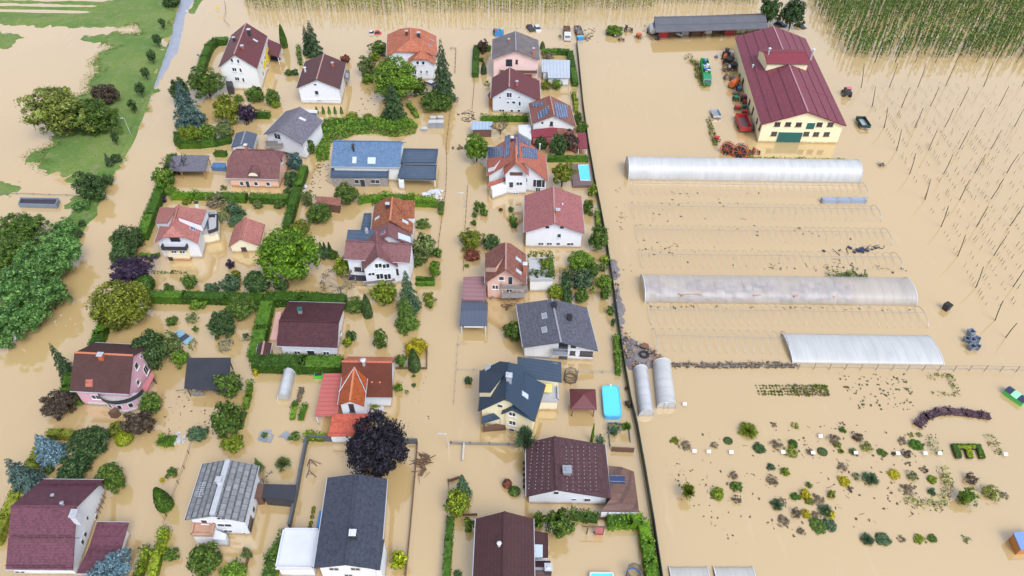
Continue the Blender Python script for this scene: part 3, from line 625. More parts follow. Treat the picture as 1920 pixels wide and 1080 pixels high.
B = Bld('house', 'dark brown roofed house cut by the bottom edge of the photo')
b = B.G((252, 1190), (704, 1190), (478, 1140), (487, 612), he=4.6, roof=R['choc2'], wall=M['white'], capm=R['choc2'])
b.pipe(447, 862, .2, .8, M['whitep'])
B.flat([(693, 750), (800, 770), (802, 945), (690, 950)], [3.2, 3.0, 3.0, 3.2], R['choc2'], M['white'], .2, name='annexe_roof')
B.flat([(692, 850), (762, 853), (762, 945), (690, 945)], 3.35, M['paleglass'], None, t=.08, name='roof_light')
c = B.S((560, 1130), (825, 1130), (560, 1025), (825, 1030), he=3.0, pitch=30, roof=R['choc2'], wall=M['white'], capm=R['cap_g']); c.chim(802, 1040, .9, 1.0, M['dark'], M['steel'])

view(540, 340, 5.4)
B = Bld('house', 'large L shaped house with half orange, half maroon roof')
b = B.G((838, 500), (1262, 530), (1012, 392), (1055, 130), he=6.2, roof=R['mossy'], wall=M['white'], hipb=.3, capm=R['cap_o'])
b.chim(1012, 268, .7, 1.1, M['dark'], M['steel']); b.sky([(905, 372, .8, 1.3), (1185, 410, .9, 1.5)]); b.dormer([(1062, 190), (1190, 372)], [(1280, 370), (1285, 195)], 7.8, R['mossy'], M['white'], 1.5)
b2 = B.G((815, 640), (1252, 650), (985, 622), (1012, 400), he=6.2, dh=2.6, roof=R['maroon'], wall=M['white'], capm=R['maroon']); b2.sky([(1177, 572, 1.9, 2.9)], M['paleglass']); b2.sky([(963, 523, .7, 1.1)], M['pane'])
s = B.S((563, 788), (1232, 826), (568, 607), (1240, 632), he=6.2, pitch=36, roof=R['maroon'], wall=M['white'], capm=R['maroon'])
s.win('front', [(720, 888, 1.9, 1), (1085, 912, 1.4, 1.5)], fr=M['darkframe'])
c = B.G((748, 902), (1112, 862), (965, 752), (985, 640), bs=(930, 1055), roof=R['maroon'], wall=M['white'], of=.8, len=8, capm=R['maroon'])
c.win('front', [(915, 852, 1.5, 1.2), (992, 855, 1.5, 1.2), (845, 937, 1.4, .8), (930, 960, 1.5, 1.5), (1008, 962, 1.5, 1.5)], fr=M['offwhite']); c.win('front', [(925, 1012, 6.5, .9)], fr=M['concrete'], pane=M['greywood'], name='cellar_front')
s.win('front', [(715, 985, 4.6, 2.0)], fr=M['dark'], pane=M['navy'], name='garage_door')
B.flat([(605, 490), (925, 492), (915, 600), (588, 597)], [7.0, 7.0, 7.0, 7.0], R['flatblue'], M['white'], .2, zb=2, name='flat_roof'); 
mb = MB(); P = at((800, 520), 7); mb.cbox(P+UP*.4, Vector((1, 0, 0)), Vector((0, 1, 0)), UP, .6, .6, 1.0); o = mb.build('chimney', M['metal'], B.e); mb = MB(); mb.tube(P+UP*.85, P+UP*1.3, .28, .14, 8); mb.build('chimney_cap', M['steel'], o)
B.flat([(770, 328), (845, 326), (832, 492), (738, 490)], 3.4, R['flatblue'], M['offwhite'], .15, parapet=.15, name='terrace')

view(580, 200, 5.4)
B = Bld('house', 'unplastered house with long blue tile roof and flat blue garage')
b = B.S((218, 606), (921, 616), (220, 339), (936, 362), he=4.4, pitch=32, roof=R['slatelt'], wall=M['offwhite'], capm=R['slatelt'], os=.6)
b.sky([(457, 542, 1.0, 1.7), (612, 547, 1.0, 1.7), (650, 547, 1.0, 1.7)]); b.pipe(450, 448, .25, 1.8, M['dark'])
B.flat([(222, 632), (808, 640), (803, 716), (213, 718)], [3.0, 3.0, 2.7, 2.7], R['flatblue'], M['brick'], .25, parapet=.3, name='flat_roof')
o = at((500, 812)); tg = (at((805, 815))-at((280, 805))).normalized(); nn = UP.cross(tg)
B.win(o+nn*-.02, nn, tg, [(480, 757, 1.1, 1.2), (668, 757, 2.2, 1.1)], fr=M['concrete']); B.win(o+nn*-.02, nn, tg, [(541, 773, 1.3, 2.2)], fr=M['concrete'], name='door')
B.flat([(955, 430), (1306, 435), (1286, 572), (930, 568)], 3.0, R['flatblue'], M['offwhite'], .3, parapet=.28, name='flat_roof')
B.flat([(935, 590), (1290, 592), (1282, 738), (892, 720)], 2.8, R['flatblue'], None, parapet=.22, name='flat_roof', posts=M['offwhite'])
B.solid([(902, 735), (958, 738), (955, 760), (905, 760)], -1, 2.3, M['white'], 'pillar')

view(400, 180, 5.4)
B = Bld('house', 'grey violet roofed house with small grey front gable')
b = B.G((505, 388), (905, 492), (655, 345), (735, 76), he=5.0, roof=R['greyroof'], wall=M['white'], sym=False, capm=R['greyroof'], of=.9)
b.win('front', [(650, 408, 1.9, 1.6)], fr=M['greyw']); b.sky([(902, 235, .9, 1.8)], M['whitep'])
B.balcony([(525, 452), (700, 455), (700, 480), (528, 482)], 2.4, M['greywood'])
B.flat([(968, 168), (1048, 172), (1030, 265), (962, 250)], 2.6, R['greysh'], M['wood'], .2); B.flat([(890, 135), (1055, 142), (1052, 172), (968, 168)], 2.7, M['whitep'], M['offwhite'], .2)
B.flat([(520, 515), (745, 505), (890, 590), (860, 640), (700, 600)], .25, M['offwhite'], None, name='patio', t=.6)

B = Bld('house', 'peach house with brown tile roof and rounded eyebrow dormer')
b = B.S((125, 830), (662, 845), (175, 527), (688, 562), bs=(430, 925), pitch=38, roof=R['browntile'], wall=M['peach'], hipf=.4, hipb=.35, capm=R['browntile'])
b.win('front', [(288, 885, 1, 1.1), (433, 887, 1, 1.1), (555, 890, 1, 1.1)], fr=M['white']); b.win('front', [(350, 892, 1, 1.9)], fr=M['white'], name='door')
P = b.on((400, 685))[1]; o, n, tg = b.pl['front']; Q = hit((402, 800), o-n*.55, n); mb = MB(); pr = []
for i in range(9):
    a = math.pi*i/8; pr.append((math.cos(a)*1.35, math.sin(a)*1.15))
d = -n; top = Vector((P.x, P.y, P.z)); s0 = [Q+tg*x+UP*(z-.3) for x, z in pr]; s1 = [p+n*4.2+UP*.5 for p in s0]
mb.prism(s0, s1); o_ = mb.build('eyebrow_dormer', R['browntile'], B.e); mb = MB(); mb.prism([p+d*.03 for p in [Q+tg*x*.84+UP*(z*.82-.3) for x, z in pr]], [Q+tg*x*.84+UP*(z*.82-.3) for x, z in pr]); mb.build('dormer_front', M['cream'], o_)
b.win('right', [(688, 660, .8, 1.1)]); b.chim(335, 535, .6, 1.1, M['bricks'], M['whitep'])
B = Bld('shed', 'small slate roofed shed behind the peach house')
B.G((178, 518), (405, 527), (280, 492), (312, 350), he=2.5, roof=R['greysh'], wall=M['greyw'], sym=False, of=.3, os=.3, capm=R['cap_g'])

view(260, 340, 5.4)
B = Bld('house', 'yellow bay fronted house with faded red roof and corner terrace')
b = B.G((157, 625), (600, 627), (335, 443), (402, 235), bs=(615, 778), roof=R['pinkred2'], wall=M['white'], hipf=.5, of=.9, capm=R['pinkred2'])
b.win('front', [(365, 578, 2.0, 1.7)], fr=M['darkframe'], name='balcony_door'); b.sky([(546, 480, .9, 1.2)], M['solar'])
P = [at(q) for q in ((318, 800), (525, 803))]; uu = (P[1]-P[0]).normalized(); vv = UP.cross(uu); mb = MB(); mb.box(P[0]-UP, P[1]-P[0], vv*3.2, UP*4.2); mb.build('bay', M['yellow'], B.e)
mb = MB(); mb.box(P[0]-UP-vv*.03-uu*.03, P[1]-P[0]+uu*.06, vv*3.0, UP*1.75); mb.build('plinth', M['peach'], B.e)
B.win(P[0], vv, uu, [(355, 705, 1.2, 1.2), (440, 707, 1.2, 1.2)]); B.win(P[0]-vv*.03, vv, uu, [(328, 787, 1.0, 1.1)], fr=M['darkframe'], name='door')
B.balcony(None, 3.22, M['dark'], 1.0, world=[P[0]-uu*.5-vv*.5, P[1]+uu*.3-vv*.5, P[1]+uu*.3+vv*1.4, P[0]-uu*.5+vv*1.4])
b.dormer([(410, 255), (390, 360)], [(630, 442), (690, 285)], 6.6, R['pinkred2'], M['white'], 1.8); b.dormer([(390, 272), (215, 262)], [(165, 420), (292, 422)], 5.2, R['pinkred2'], M['white'], 1.8)
b.chim(602, 268, .7, 1.4, M['cream'], M['dark'])
B.flat([(672, 330), (798, 328), (795, 505), (640, 535)], 3.0, M['terr'], M['cream'], .15, parapet=.9, name='terrace')
B.balcony([(690, 335), (798, 330), (795, 470), (700, 505)], 3.3, M['dark'], .8, M['terr'])
B = Bld('garage', 'small cream garage with faded red gable roof left of the round maple')
b = B.G((912, 660), (1222, 650), (1025, 582), (1085, 366), bs=(1080, 722), roof=R['pinkred2'], wall=M['cream'], sym=False, os=.3, of=.35, capm=R['pinkred2'])
b.win('front', [(1065, 685, 1.1, 1.0)], fr=M['wood'])

view(440, 530, 4.595)
B = Bld('house', 'white house with dark maroon roof ringed by thick hedges')
b = B.S((362, 545), (885, 563), (385, 320), (905, 350), FL=(465, 160), pt=26, bs=(660, 632), roof=R['maroondk'], wall=M['white'], capm=R['maroondk'])
b.win('front', [(660, 612, 1.5, 1.9)], fr=M['white'], name='door'); b.win('front', [(540, 600, 1.2, .8), (790, 605, 1.2, .8)]); b.win('right', [(908, 430, .8, 1), (902, 520, .8, 1)]); b.chim(568, 262, .7, 1.1, M['greywood'], M['teal'])
B.flat([(355, 255), (402, 248), (362, 490), (305, 492)], .6, M['pinkpave'], None, t=1.2, name='terrace')
B = Bld('shed', 'tiny dark brown garden hut in the hedge corner')
B.G((178, 640), (300, 637), (235, 620), (255, 505), he=2.0, roof=R['choc2'], wall=M['wood'], of=.2, os=.25, capm=R['cap_l'])

view(60, 600, 5.4)
B = Bld('house', 'pink house with red brown roof and curved corner balcony')
b = B.S((380, 718), (982, 750), (425, 326), (1012, 360), FL=(640, 226), bs=(720, 868), roof=R['umber'], wall=M['pink'], capm=R['cap_o'])
b.win('right', [(1055, 465, 1.1, 1.3), (1150, 505, 1.3, 1.8), (1070, 632, .9, 1.1), (1100, 370, .6, .6)]); b.win('front', [(648, 778, 1.5, 1.1)])
b.chim(708, 385, .8, .9, M['orange'], M['metal']); b.panel([(542, 603), (614, 600), (612, 678), (540, 675)], R['orange2'], 'new_tile_patch', .06)
o, n, tg = b.pl['front']; mb = MB(); p, q = hit((590, 868), o, n), hit((830, 872), o, n); mb.box(Vector((p.x, p.y, -1))-n*.04, Vector(((q-p).x, (q-p).y, 0)), n*.03, UP*1.9); mb.build('plinth', M['greyw'], B.e)
ctr = at((965, 850)); pts = []
for i in range(11):
    a = math.pi*(1.12+.86*i/10); pts.append(Vector((math.cos(a)*3.4, math.sin(a)*2.6, 0)))
ctr = Vector((ctr.x, ctr.y, 0)) + Vector((0, .6, 0)); mb = MB(); mb.prism([ctr+p-UP for p in pts], [ctr+p+UP*2.7 for p in pts]); bay = mb.build('bay', M['pink'], B.e)
mb = MB(); mb.prism([ctr+p*1.12+UP*2.7 for p in pts], [ctr+p*1.12+UP*2.86 for p in pts]); bal = mb.build('balcony', M['concrete'], B.e); mb = MB()
for i in range(10):
    a, c_ = ctr+pts[i]*1.12+UP*2.87, ctr+pts[i+1]*1.12+UP*2.87; mb.prism([a, c_, c_*1+(ctr-c_).normalized()*.1*Vector((1, 1, 0)).length*.7, a+(ctr-a).normalized()*.07], [a+UP*.95, c_+UP*.95, c_+(ctr-c_).normalized()*.07+UP*.95, a+(ctr-a).normalized()*.07+UP*.95])
mb.build('railing', M['dark'], bal); mb = MB(); mb.prism([ctr+p*1.02-UP for p in pts], [ctr+p*1.02+UP*.75 for p in pts]); mb.build('plinth', M['greyw'], bay)
for i in (2, 4, 6):
    mp_ = (pts[i]+pts[i+1])/2; t_ = (pts[i+1]-pts[i]).normalized(); nn = (ctr-(ctr+mp_)); nn.z = 0; nn.normalize(); mb = MB(); mb.cbox(ctr+mp_*1.0+UP*1.75, t_, nn, UP, .85, .12, 1.1); f = mb.build('window', M['frame'], bay); mb = MB(); mb.cbox(ctr+mp_+UP*1.75, t_, nn, UP, .65, .16, .9); mb.build('pane', M['pane'], f)
B.solid([(765, 935), (850, 870), (870, 905), (830, 940)], -1, 1.6, M['wood'], 'stair_wall')
B.flat([(1085, 735), (1205, 530), (1238, 560), (1125, 790)], [2.2, 2.2, 1.9, 1.9], M['redw'], None, posts=M['wood'], name='lean_to_roof')
B = Bld('shed', 'flat black felt roofed shed on posts beside the pink house')
B.flat([(1572, 382), (2012, 380), (1990, 718), (1540, 688)], [3.0, 3.0, 2.6, 2.6], R['felt'], None, posts=M['wood'])

view(0, 860, 4.908)
B = Bld('house', 'largest maroon roofed white house at the bottom left corner')
b = B.S((52, 1018), (668, 1024), (195, 435), (790, 440), FL=(400, 183), bs=(450, 1068), roof=R['purple'], wall=M['white'], capm=R['purple'])
b.win('right', [(800, 548, .6, .8), (780, 698, .7, .9), (755, 768, .7, .9), (890, 545, .9, 1.2)]); b.chim(715, 555, 1.1, 1.5, M['whitep'], M['metal'], .8); b.pipe(578, 420, .18, .5, M['grey']); b.pipe(490, 345, .18, .4, M['grey']); b.win('front', [(185, 1040, 1.5, .6)])
M['dkguard'] = mat('dark_maroon_metal', (.07, .02, .028), .6, .1)
for (y, x0, x1) in ((712, 130, 740), (985, 75, 690), (240, 360, 950)):
    for k, x in enumerate(range(x0, x1-60, 72)):
        i, P, n = b.on((x+35, y+(18 if k % 2 else 0)*(1 if y > 300 else .6))); up = n.cross(b.e2); mb = MB(); mb.cbox(P+n*.08, b.e2, up, n, 1.9, .07, .16); mb.build('snow_guard', M['dkguard'], B.e)
c = B.S((702, 1055), (1010, 1060), (752, 825), (1042, 832), FL=(893, 580), he=2.9, roof=R['purple'], wall=M['white'], capm=R['purple'])
n = b.pl['right'][1]; o = b.pl['right'][0]; mb = MB()
for k in range(4):
    p, q = hit((868+k*16, 462-k*45), o-n*.1, n), hit((925+k*16, 520-k*45), o-n*.1, n); mb.tube(p-n*.3, q-n*.3, .05)
p, q = hit((880, 500), o-n*.4, n), hit((960, 370), o-n*.4, n); mb.tube(p, q, .05); mb.build('trellis', M['wood'], B.e)

view(300, 840, 4.5)
B = Bld('house', 'white house with grey square slate roof and bright metal ridge')
b = B.G((207, 606), (716, 623), (437, 572), (575, 97), bs=(600, 728), roof=R['diamond'], wall=M['white'], capm=M['steel'])
b.win('front', [(375, 620, 1, 1.1), (515, 592, 1.3, .6), (545, 648, 2.2, .8), (575, 697, 1.3, .6), (715, 718, .5, .5)]); b.win('right', [(790, 520, .7, .8), (765, 610, 1.1, 1.2), (755, 660, 1.1, 1.2)], fr=M['darkframe']); b.chim(508, 292, .7, .9, M['whitep'], M['steel'])
mb = MB(); d = b.e2; P = b.A+b.e1*b.ax+UP*(b.hr+.1)
mb.cbox(P+d*(b.L*.5), b.e1, d, UP, .8, b.L*.96, .12); mb.build('ridge_flashing', M['steel'], B.e)
i, P, n = b.on((370, 395)); mb = MB(); mb.tube(P, P+UP*1.6, .05); mb.tube(P+UP*1.5-b.e2*1.2, P+UP*1.5+b.e2*1.2, .04)
for k in range(7): q = P+UP*1.5+b.e2*(k*.36-1.1); mb.tube(q-b.e1*.5, q+b.e1*.5, .025)
mb.build('aerial', M['metal'], B.e)
B.flat([(285, 628), (470, 642), (446, 745), (264, 742)], 2.9, mat('copper_deck', (.46, .27, .18), .6, .25), M['white'], .15, parapet=.45, name='terrace')
B.solid([(470, 690), (560, 725), (555, 775), (450, 770)], -1, 2.0, M['greyw'], 'stair_wall')
B = Bld('shed', 'black flat garden shed touching the grey boundary wall')
B.flat([(880, 303), (1147, 310), (1130, 442), (862, 420)], [2.6, 2.6, 2.3, 2.3], R['felt'], M['dark'], .2); B.flat([(815, 300), (880, 303), (858, 420), (795, 425)], 2.4, M['wood'], M['wood'], .2)

view(480, 800, 3.8575)
B = Bld('house', 'white house with long dark slate roof and white flat terrace')
b = B.G((418, 1022), (897, 1034), (630, 998), (725, 342), he=5.0, roof=R['darktile'], wall=M['white'], capm=R['darktile'], of=.7)
b.win('front', [(565, 1028, 1.4, .8), (720, 1028, 1.4, .8), (670, 1075, 1.2, .8)], fr=M['metal']); b.chim(708, 800, .8, 1.3, M['dark'], M['whitep'])
B.flat([(880, 810), (928, 815), (898, 1036), (862, 1034)], [5.1, 5.0, 5.0, 5.1], R['darktile'], M['white'], .15, name='side_roof')
B.flat([(200, 740), (462, 742), (418, 1032), (140, 1030)], 2.9, M['whitep'], M['white'], .3, parapet=.35, name='terrace')
P = at((465, 680), 2.0); mb = MB(); mb.cbox(P, Vector((1, 0, 0)), Vector((0, 1, 0)), UP, .8, 3.2, .12); mb.cbox(P+Vector((.3, .5, -1.4)), Vector((1, 0, 0)), Vector((0, 1, 0)), UP, .1, .1, 2.8); mb.build('porch_roof', M['blue'], B.e)

view(500, 660, 4.5)
B = Bld('house', 'white house with orange and rust tile roof and salmon carports')
b = B.S((636, 377), (1062, 384), (640, 76), (1088, 92), FL=(688, 40), bs=(950, 462), roof=R['orangedk'], wall=M['white'], capm=R['coral'])
mb = MB(); P = lambda x, y, z: b.A+b.e1*x+b.e2*y+UP*z; slab(mb, [ccw([P(b.ax+.02, 0, b.hr+.05), P(b.w+.05, 0, b.he+.06), P(b.w+.05, b.L, b.he+.06), P(b.ax+.02, b.L, b.hr+.05)])], .05); mb.build('far_slope_sheet', R['coral'], B.e)
b.pipe(820, 105, .3, 1.2); b.panel([(880, 248), (896, 248), (896, 260), (880, 260)], M['orange'], 'roof_tile_mark', .05); b.panel([(948, 250), (963, 250), (963, 262), (948, 262)], M['orange'], 'roof_tile_mark', .05)
c = B.G((600, 447), (822, 456), (697, 412), (740, 130), he=5.4, roof=R['orangemid'], wall=M['white'], of=.5, os=.35, capm=R['cap_o']); c.win('front', [(718, 472, .9, 2.2)], fr=M['wood'])
mb = MB(); P = lambda x, y, z: c.A+c.e1*x+c.e2*y+UP*z
for x0, x1, z0, z1 in ((-.1, c.ax, c.he, c.hr), (c.w+.1, c.ax, c.he, c.hr)): mb.tube(P(x0, c.L-4.5, z0+.08), P(x1, c.L, z1+.05), .08)
mb.build('valley_flashing', M['metal'], B.e)
B.flat([(480, 180), (632, 180), (602, 540), (405, 540)], [3.1, 3.2, 2.9, 2.8], R['salmon'], None, posts=M['white'], name='carport_roof')
B.flat([(555, 525), (882, 518), (860, 706), (518, 710)], [3.4, 3.4, 2.4, 2.4], R['orangesheet'], M['white'], .3, name='annexe_roof')

view(1300, 0, 3.6)
B = Bld('barn', 'huge cream barn with crimson sheet roof and raised ridge vent', 'barn')
b = B.G((460, 838), (1033, 848), (779, 755), (540, 175), bs=(700, 966), roof=roofm('crimson_sheet', (.20, .045, .062), (.17, .042, .062), .5, .9, 'Y', .42, .5), wall=M['yellow'], capm=mat('pink_ridge', (.40, .20, .22), .6, .1), t=.3)
b.win('front', [(568, 838, 1.5, 1.2), (640, 838, 1.5, 1.2), (712, 840, 1.5, 1.2), (852, 840, 1.5, 1.2), (926, 840, 1.5, 1.2), (545, 902, 1.5, 1.2), (763, 903, 1.5, 1.2), (829, 905, 1.5, 1.2), (900, 905, 1.5, 1.2)], fr=M['wood'])
b.win('front', [(648, 926, 6.6, 3.2)], fr=M['cream'], pane=M['teal'], name='barn_door'); b.win('front', [(791, 850, 2.3, 2.0)], fr=M['cream'], pane=M['teal'], name='loft_door')
b.win('left', [(310, 530, 2.0, 3.0), (330, 575, 2.0, 4.0), (358, 665, 1.6, 1.6), (380, 690, 1.6, 1.6), (402, 750, 1.4, 2.2), (432, 815, 1.2, 1.4), (450, 860, 1.2, 1.6)], fr=M['wood'])
lx = [(255, 262), (460, 838)]
mb = MB()
for f in (.27, .53, .78):
    for sgn in (-1, 1):
        x = b.ax+sgn*b.ax*f; z = b.hr-(b.hr-b.he)*f; mb.box(b.A+b.e1*(x-.06)+UP*(z+.012), b.e2*b.L, b.e1*.12, UP*.07)
mb.build('sheet_seam', mat('dark_seam', (.07, .015, .02), .7, .1), B.e)
mb = MB()
for sgn in (-1, 1):
    y0 = b.L*.27; p = b.A+b.e1*b.ax+b.e2*y0+UP*(b.hr+.01); q = b.A+b.e1*(b.ax+sgn*b.ax)+b.e2*y0+UP*(b.he+.01); mb.tube(p, q, .06)
mb.build('sheet_joint', M['maroonroof'], B.e)
h = b.hr
c = B.S((497, 430), (785, 433), (512, 352), (812, 352), he=h+.2, pitch=16, roof=M['maroonroof'], wall=M['yellow'], zb=h-3.2, os=.35, of=.3, capm=M['maroonroof'])
for x, y in ((497, 440), (775, 440)):
    pass
for x, y in ((512, 345), (808, 350)): P = at((x, y), h+2.2); mb = MB(); mb.tube(P-UP*2.5, P+UP*.8, .22, .22, 8); o_ = mb.build('vent_pipe', M['metal'], B.e); mb = MB(); mb.tube(P+UP*.8, P+UP*1.1, .45, .15, 8); mb.build('cowl', M['whitep'], o_)
b.pipe(400, 455, .2, .8, M['whitep'])

view(0, 0, 1)
B = Bld('long_shed', 'long low open fronted shed with grey roof above the barn', 'shed')
B.flat([(1226, 31), (1435, 27), (1441, 53), (1230, 60)], [4.6, 4.6, 3.6, 3.6], R['longgrey'], None, name='roof', t=.25)
A_ = at((1234, 72)); B_ = at((1440, 64)); uu = (B_-A_); uu.z = 0; LL = uu.length; uu.normalize(); vv = UP.cross(uu)
mb = MB(); mb.box(A_+vv*7-UP, uu*LL, vv*.3, UP*5.2); mb.build('back_wall', M['wood'], B.e)
cols = [M['red'], M['wood'], M['whitep'], M['wood'], M['offwhite'], M['wood'], M['red'], M['cream'], M['cream'], M['wood']]
for i, m_ in enumerate(cols):
    mb = MB(); mb.box(A_+uu*(LL*i/10)+vv*(.5+(i % 3)*.7)-UP, uu*(LL/10-.35), vv*.25, UP*(3.6 if i % 2 else 3.2)); mb.build('bay_door', m_, B.e)
for i in range(11):
    mb = MB(); mb.cbox(A_+uu*(LL*i/10-.1)+UP*1.1, uu, vv, UP, .25, .25, 4.4); mb.build('post', M['wood'], B.e)

view(860, 40, 5.4)
B = Bld('outbuilding', 'low outbuilding with pale zinc panel roof inside the square hedge', 'outbuilding')
B.flat([(838, 385), (1127, 392), (1127, 570), (905, 572), (900, 512), (842, 510)], 2.9, R['zinc'], M['greyw'], .4)
view(840, 200, 5.4)
B = Bld('shed', 'small timber shed with pale blue sheet roof by the street tree')
B.flat([(240, 147), (452, 150), (449, 228), (236, 230)], [2.9, 2.9, 2.5, 2.5], R['bluezinc'], M['wood'], .3)
view(540, 340, 5.4)
B = Bld('shed', 'low red brown roofed shed under two trees above the round maple')
B.flat([(300, 150), (537, 165), (530, 250), (285, 215)], [3.0, 3.0, 2.3, 2.3], R['worn'], M['wood'], .35)
view(820, 640, 4.908)
B = Bld('gazebo', 'square garden gazebo with dark red pyramid roof beside the oval pool', 'gazebo')
P = [at(p, 2.4) for p in ((1217, 437), (1456, 440), (1468, 630), (1225, 628))]; c_ = cen(P)+UP*1.3; B.root(Vector((c_.x, c_.y, 0)), P[1]-P[0]); mb = MB()
for i in range(4): mb.poly([P[i], P[(i+1) % 4], c_])
mb.poly([p-UP*.1 for p in P])
for i in range(4): mb.poly([P[i], P[(i+1) % 4], P[(i+1) % 4]-UP*.1, P[i]-UP*.1])
mb.build('roof', R['dkred'], B.e)
for p in P: q = p+(Vector((c_.x, c_.y, p.z))-p)*.18; mb = MB(); mb.cbox(Vector((q.x, q.y, .7)), Vector((1, 0, 0)), Vector((0, 1, 0)), UP, .15, .15, 3.4); mb.build('post', M['wood'], B.e)
view(300, 260, 13.5)
B = Bld('carport', 'flat blue grey carport roof behind the bare dark tree')
B.flat([(290, 450), (650, 405), (1248, 425), (1130, 825), (500, 820), (220, 800)], 2.5, R['greyroof'], None, posts=M['orangewood'])
B = Bld('tarpaulin_shelter', 'crumpled blue tarpaulin cover beside the brown tile roof', 'tarpaulin')
B.flat([(1350, 600), (1665, 610), (1650, 740), (1280, 720)], [1.6, 1.7, 1.2, 1.1], M['bluetarp'], M['bluetarp'], .1)
view(1540, 860, 4.908)
B = Bld('hut', 'small orange timber hut with blue roof at the right edge', 'hut')
B.flat([(1768, 678), (2000, 655), (2060, 815), (1838, 838)], [2.0, 2.0, 1.8, 1.8], mat('blue_roof_sheet', (.16, .26, .50), .5, .1), M['orangewood'], .12)
# ------------------------------------------------------------------ plants
L = {}
def lf(k, nm, d, m, l, **a):
    g = 2.3 if k == 'wood' else 1.75 if k in ('spruce', 'pine', 'dark', 'grsp') else 1.0 if k in ('beech', 'purple', 'hedge', 'hedgel', 'maple', 'yellow', 'lime') else 1.3
    h = (1, 1, 1) if k in ('blue', 'beech', 'purple', 'heath', 'brown', 'red', 'dry', 'grsp') else (1.15, 1.02, .7)
    L[k] = leafm(nm+'_leaves', [x*g*.62*y for x, y in zip(d, h)], [x*g*.78*y for x, y in zip(m, h)], [x*(g+.1)*.95*y for x, y in zip(l, h)], **a)
lf('green', 'mid_green', (.022, .055, .010), (.055, .12, .018), (.11, .19, .035)); lf('fresh', 'fresh_green', (.028, .075, .008), (.075, .165, .014), (.15, .26, .03))
lf('maple', 'bright_green', (.030, .095, .004), (.085, .205, .008), (.17, .33, .02)); lf('olive', 'olive', (.045, .07, .008), (.115, .155, .014), (.19, .23, .03))
lf('dark', 'dark_green', (.010, .028, .012), (.024, .058, .019), (.055, .105, .035)); lf('blue', 'blue_spruce', (.035, .075, .085), (.085, .15, .175), (.19, .29, .33))
lf('spruce', 'spruce', (.010, .026, .014), (.022, .050, .026), (.045, .085, .040)); lf('grsp', 'grey_spruce', (.016, .040, .032), (.040, .078, .062), (.09, .14, .12)); lf('purple', 'plum_purple', (.014, .008, .020), (.035, .018, .042), (.075, .045, .085))
lf('beech', 'copper_beech', (.006, .005, .010), (.015, .012, .022), (.038, .032, .046)); lf('brown', 'bronze', (.030, .018, .012), (.062, .040, .026), (.11, .085, .05))
lf('yellow', 'golden', (.22, .21, .006), (.40, .37, .008), (.55, .52, .03)); lf('lime', 'lime', (.16, .24, .004), (.28, .38, .006), (.38, .48, .02)); lf('ygreen', 'yellow_green', (.045, .085, .005), (.12, .19, .010), (.22, .30, .03))
lf('silver', 'silver_green', (.040, .070, .022), (.090, .14, .05), (.17, .22, .10)); lf('willow', 'pale_willow', (.05, .085, .016), (.12, .17, .035), (.20, .25, .07)); lf('red', 'red_brown', (.08, .022, .014), (.16, .042, .025), (.24, .08, .04)); lf('dry', 'dry_brown', (.08, .06, .038), (.145, .11, .066), (.23, .18, .11))
lf('teal', 'blue_green', (.018, .050, .030), (.045, .10, .060), (.10, .17, .11)); lf('hedge', 'clipped_hedge', (.018, .062, .006), (.045, .125, .010), (.085, .20, .020), scale=.8); lf('hedgel', 'light_hedge', (.035, .10, .006), (.085, .21, .010), (.15, .32, .02), scale=.8)
lf('hop', 'hop', (.020, .060, .010), (.052, .130, .016), (.11, .21, .03), scale=.2); lf('hopp', 'pale_hop', (.075, .105, .02), (.155, .20, .045), (.25, .30, .08), scale=.2); lf('wood', 'bank_woodland', (.014, .050, .016), (.036, .10, .030), (.085, .17, .055)); lf('pine', 'dark_cypress', (.008, .024, .010), (.018, .046, .018), (.04, .085, .03))
lf('heath', 'purple_heather', (.04, .02, .030), (.075, .038, .052), (.12, .075, .075)); lf('weed', 'rough_weed', (.028, .085, .006), (.070, .170, .012), (.13, .25, .025), scale=.5)
M['bark'] = mat('bark', (.075, .055, .04), .9, .35, 4); M['barkd'] = mat('dark_bark', (.03, .022, .02), .9, .3, 4); M['barkp'] = mat('pale_twigs', (.24, .20, .15), .9, .3, 4)
def quads(P, Nn, size, rs, asp=1.5):
    n = len(P); r = rs.normal(size=(n, 3)); t = np.cross(Nn, r); t /= np.linalg.norm(t, axis=1, keepdims=True)+1e-9
    b = np.cross(Nn, t); s = (size*rs.uniform(.6, 1.35, n))[:, None]
    a, c = t*s*.5*asp, b*s*.5/asp*1.2
    return np.stack([P-a, P-c*.9, P+a, P+c*.9], 1)
def unit(v): return v/(np.linalg.norm(v, axis=1, keepdims=True)+1e-9)
def sph(n, rs): return unit(rs.normal(size=(n, 3)))
PH = bpy.data.materials.new('foliage_slot')
_pr = {}
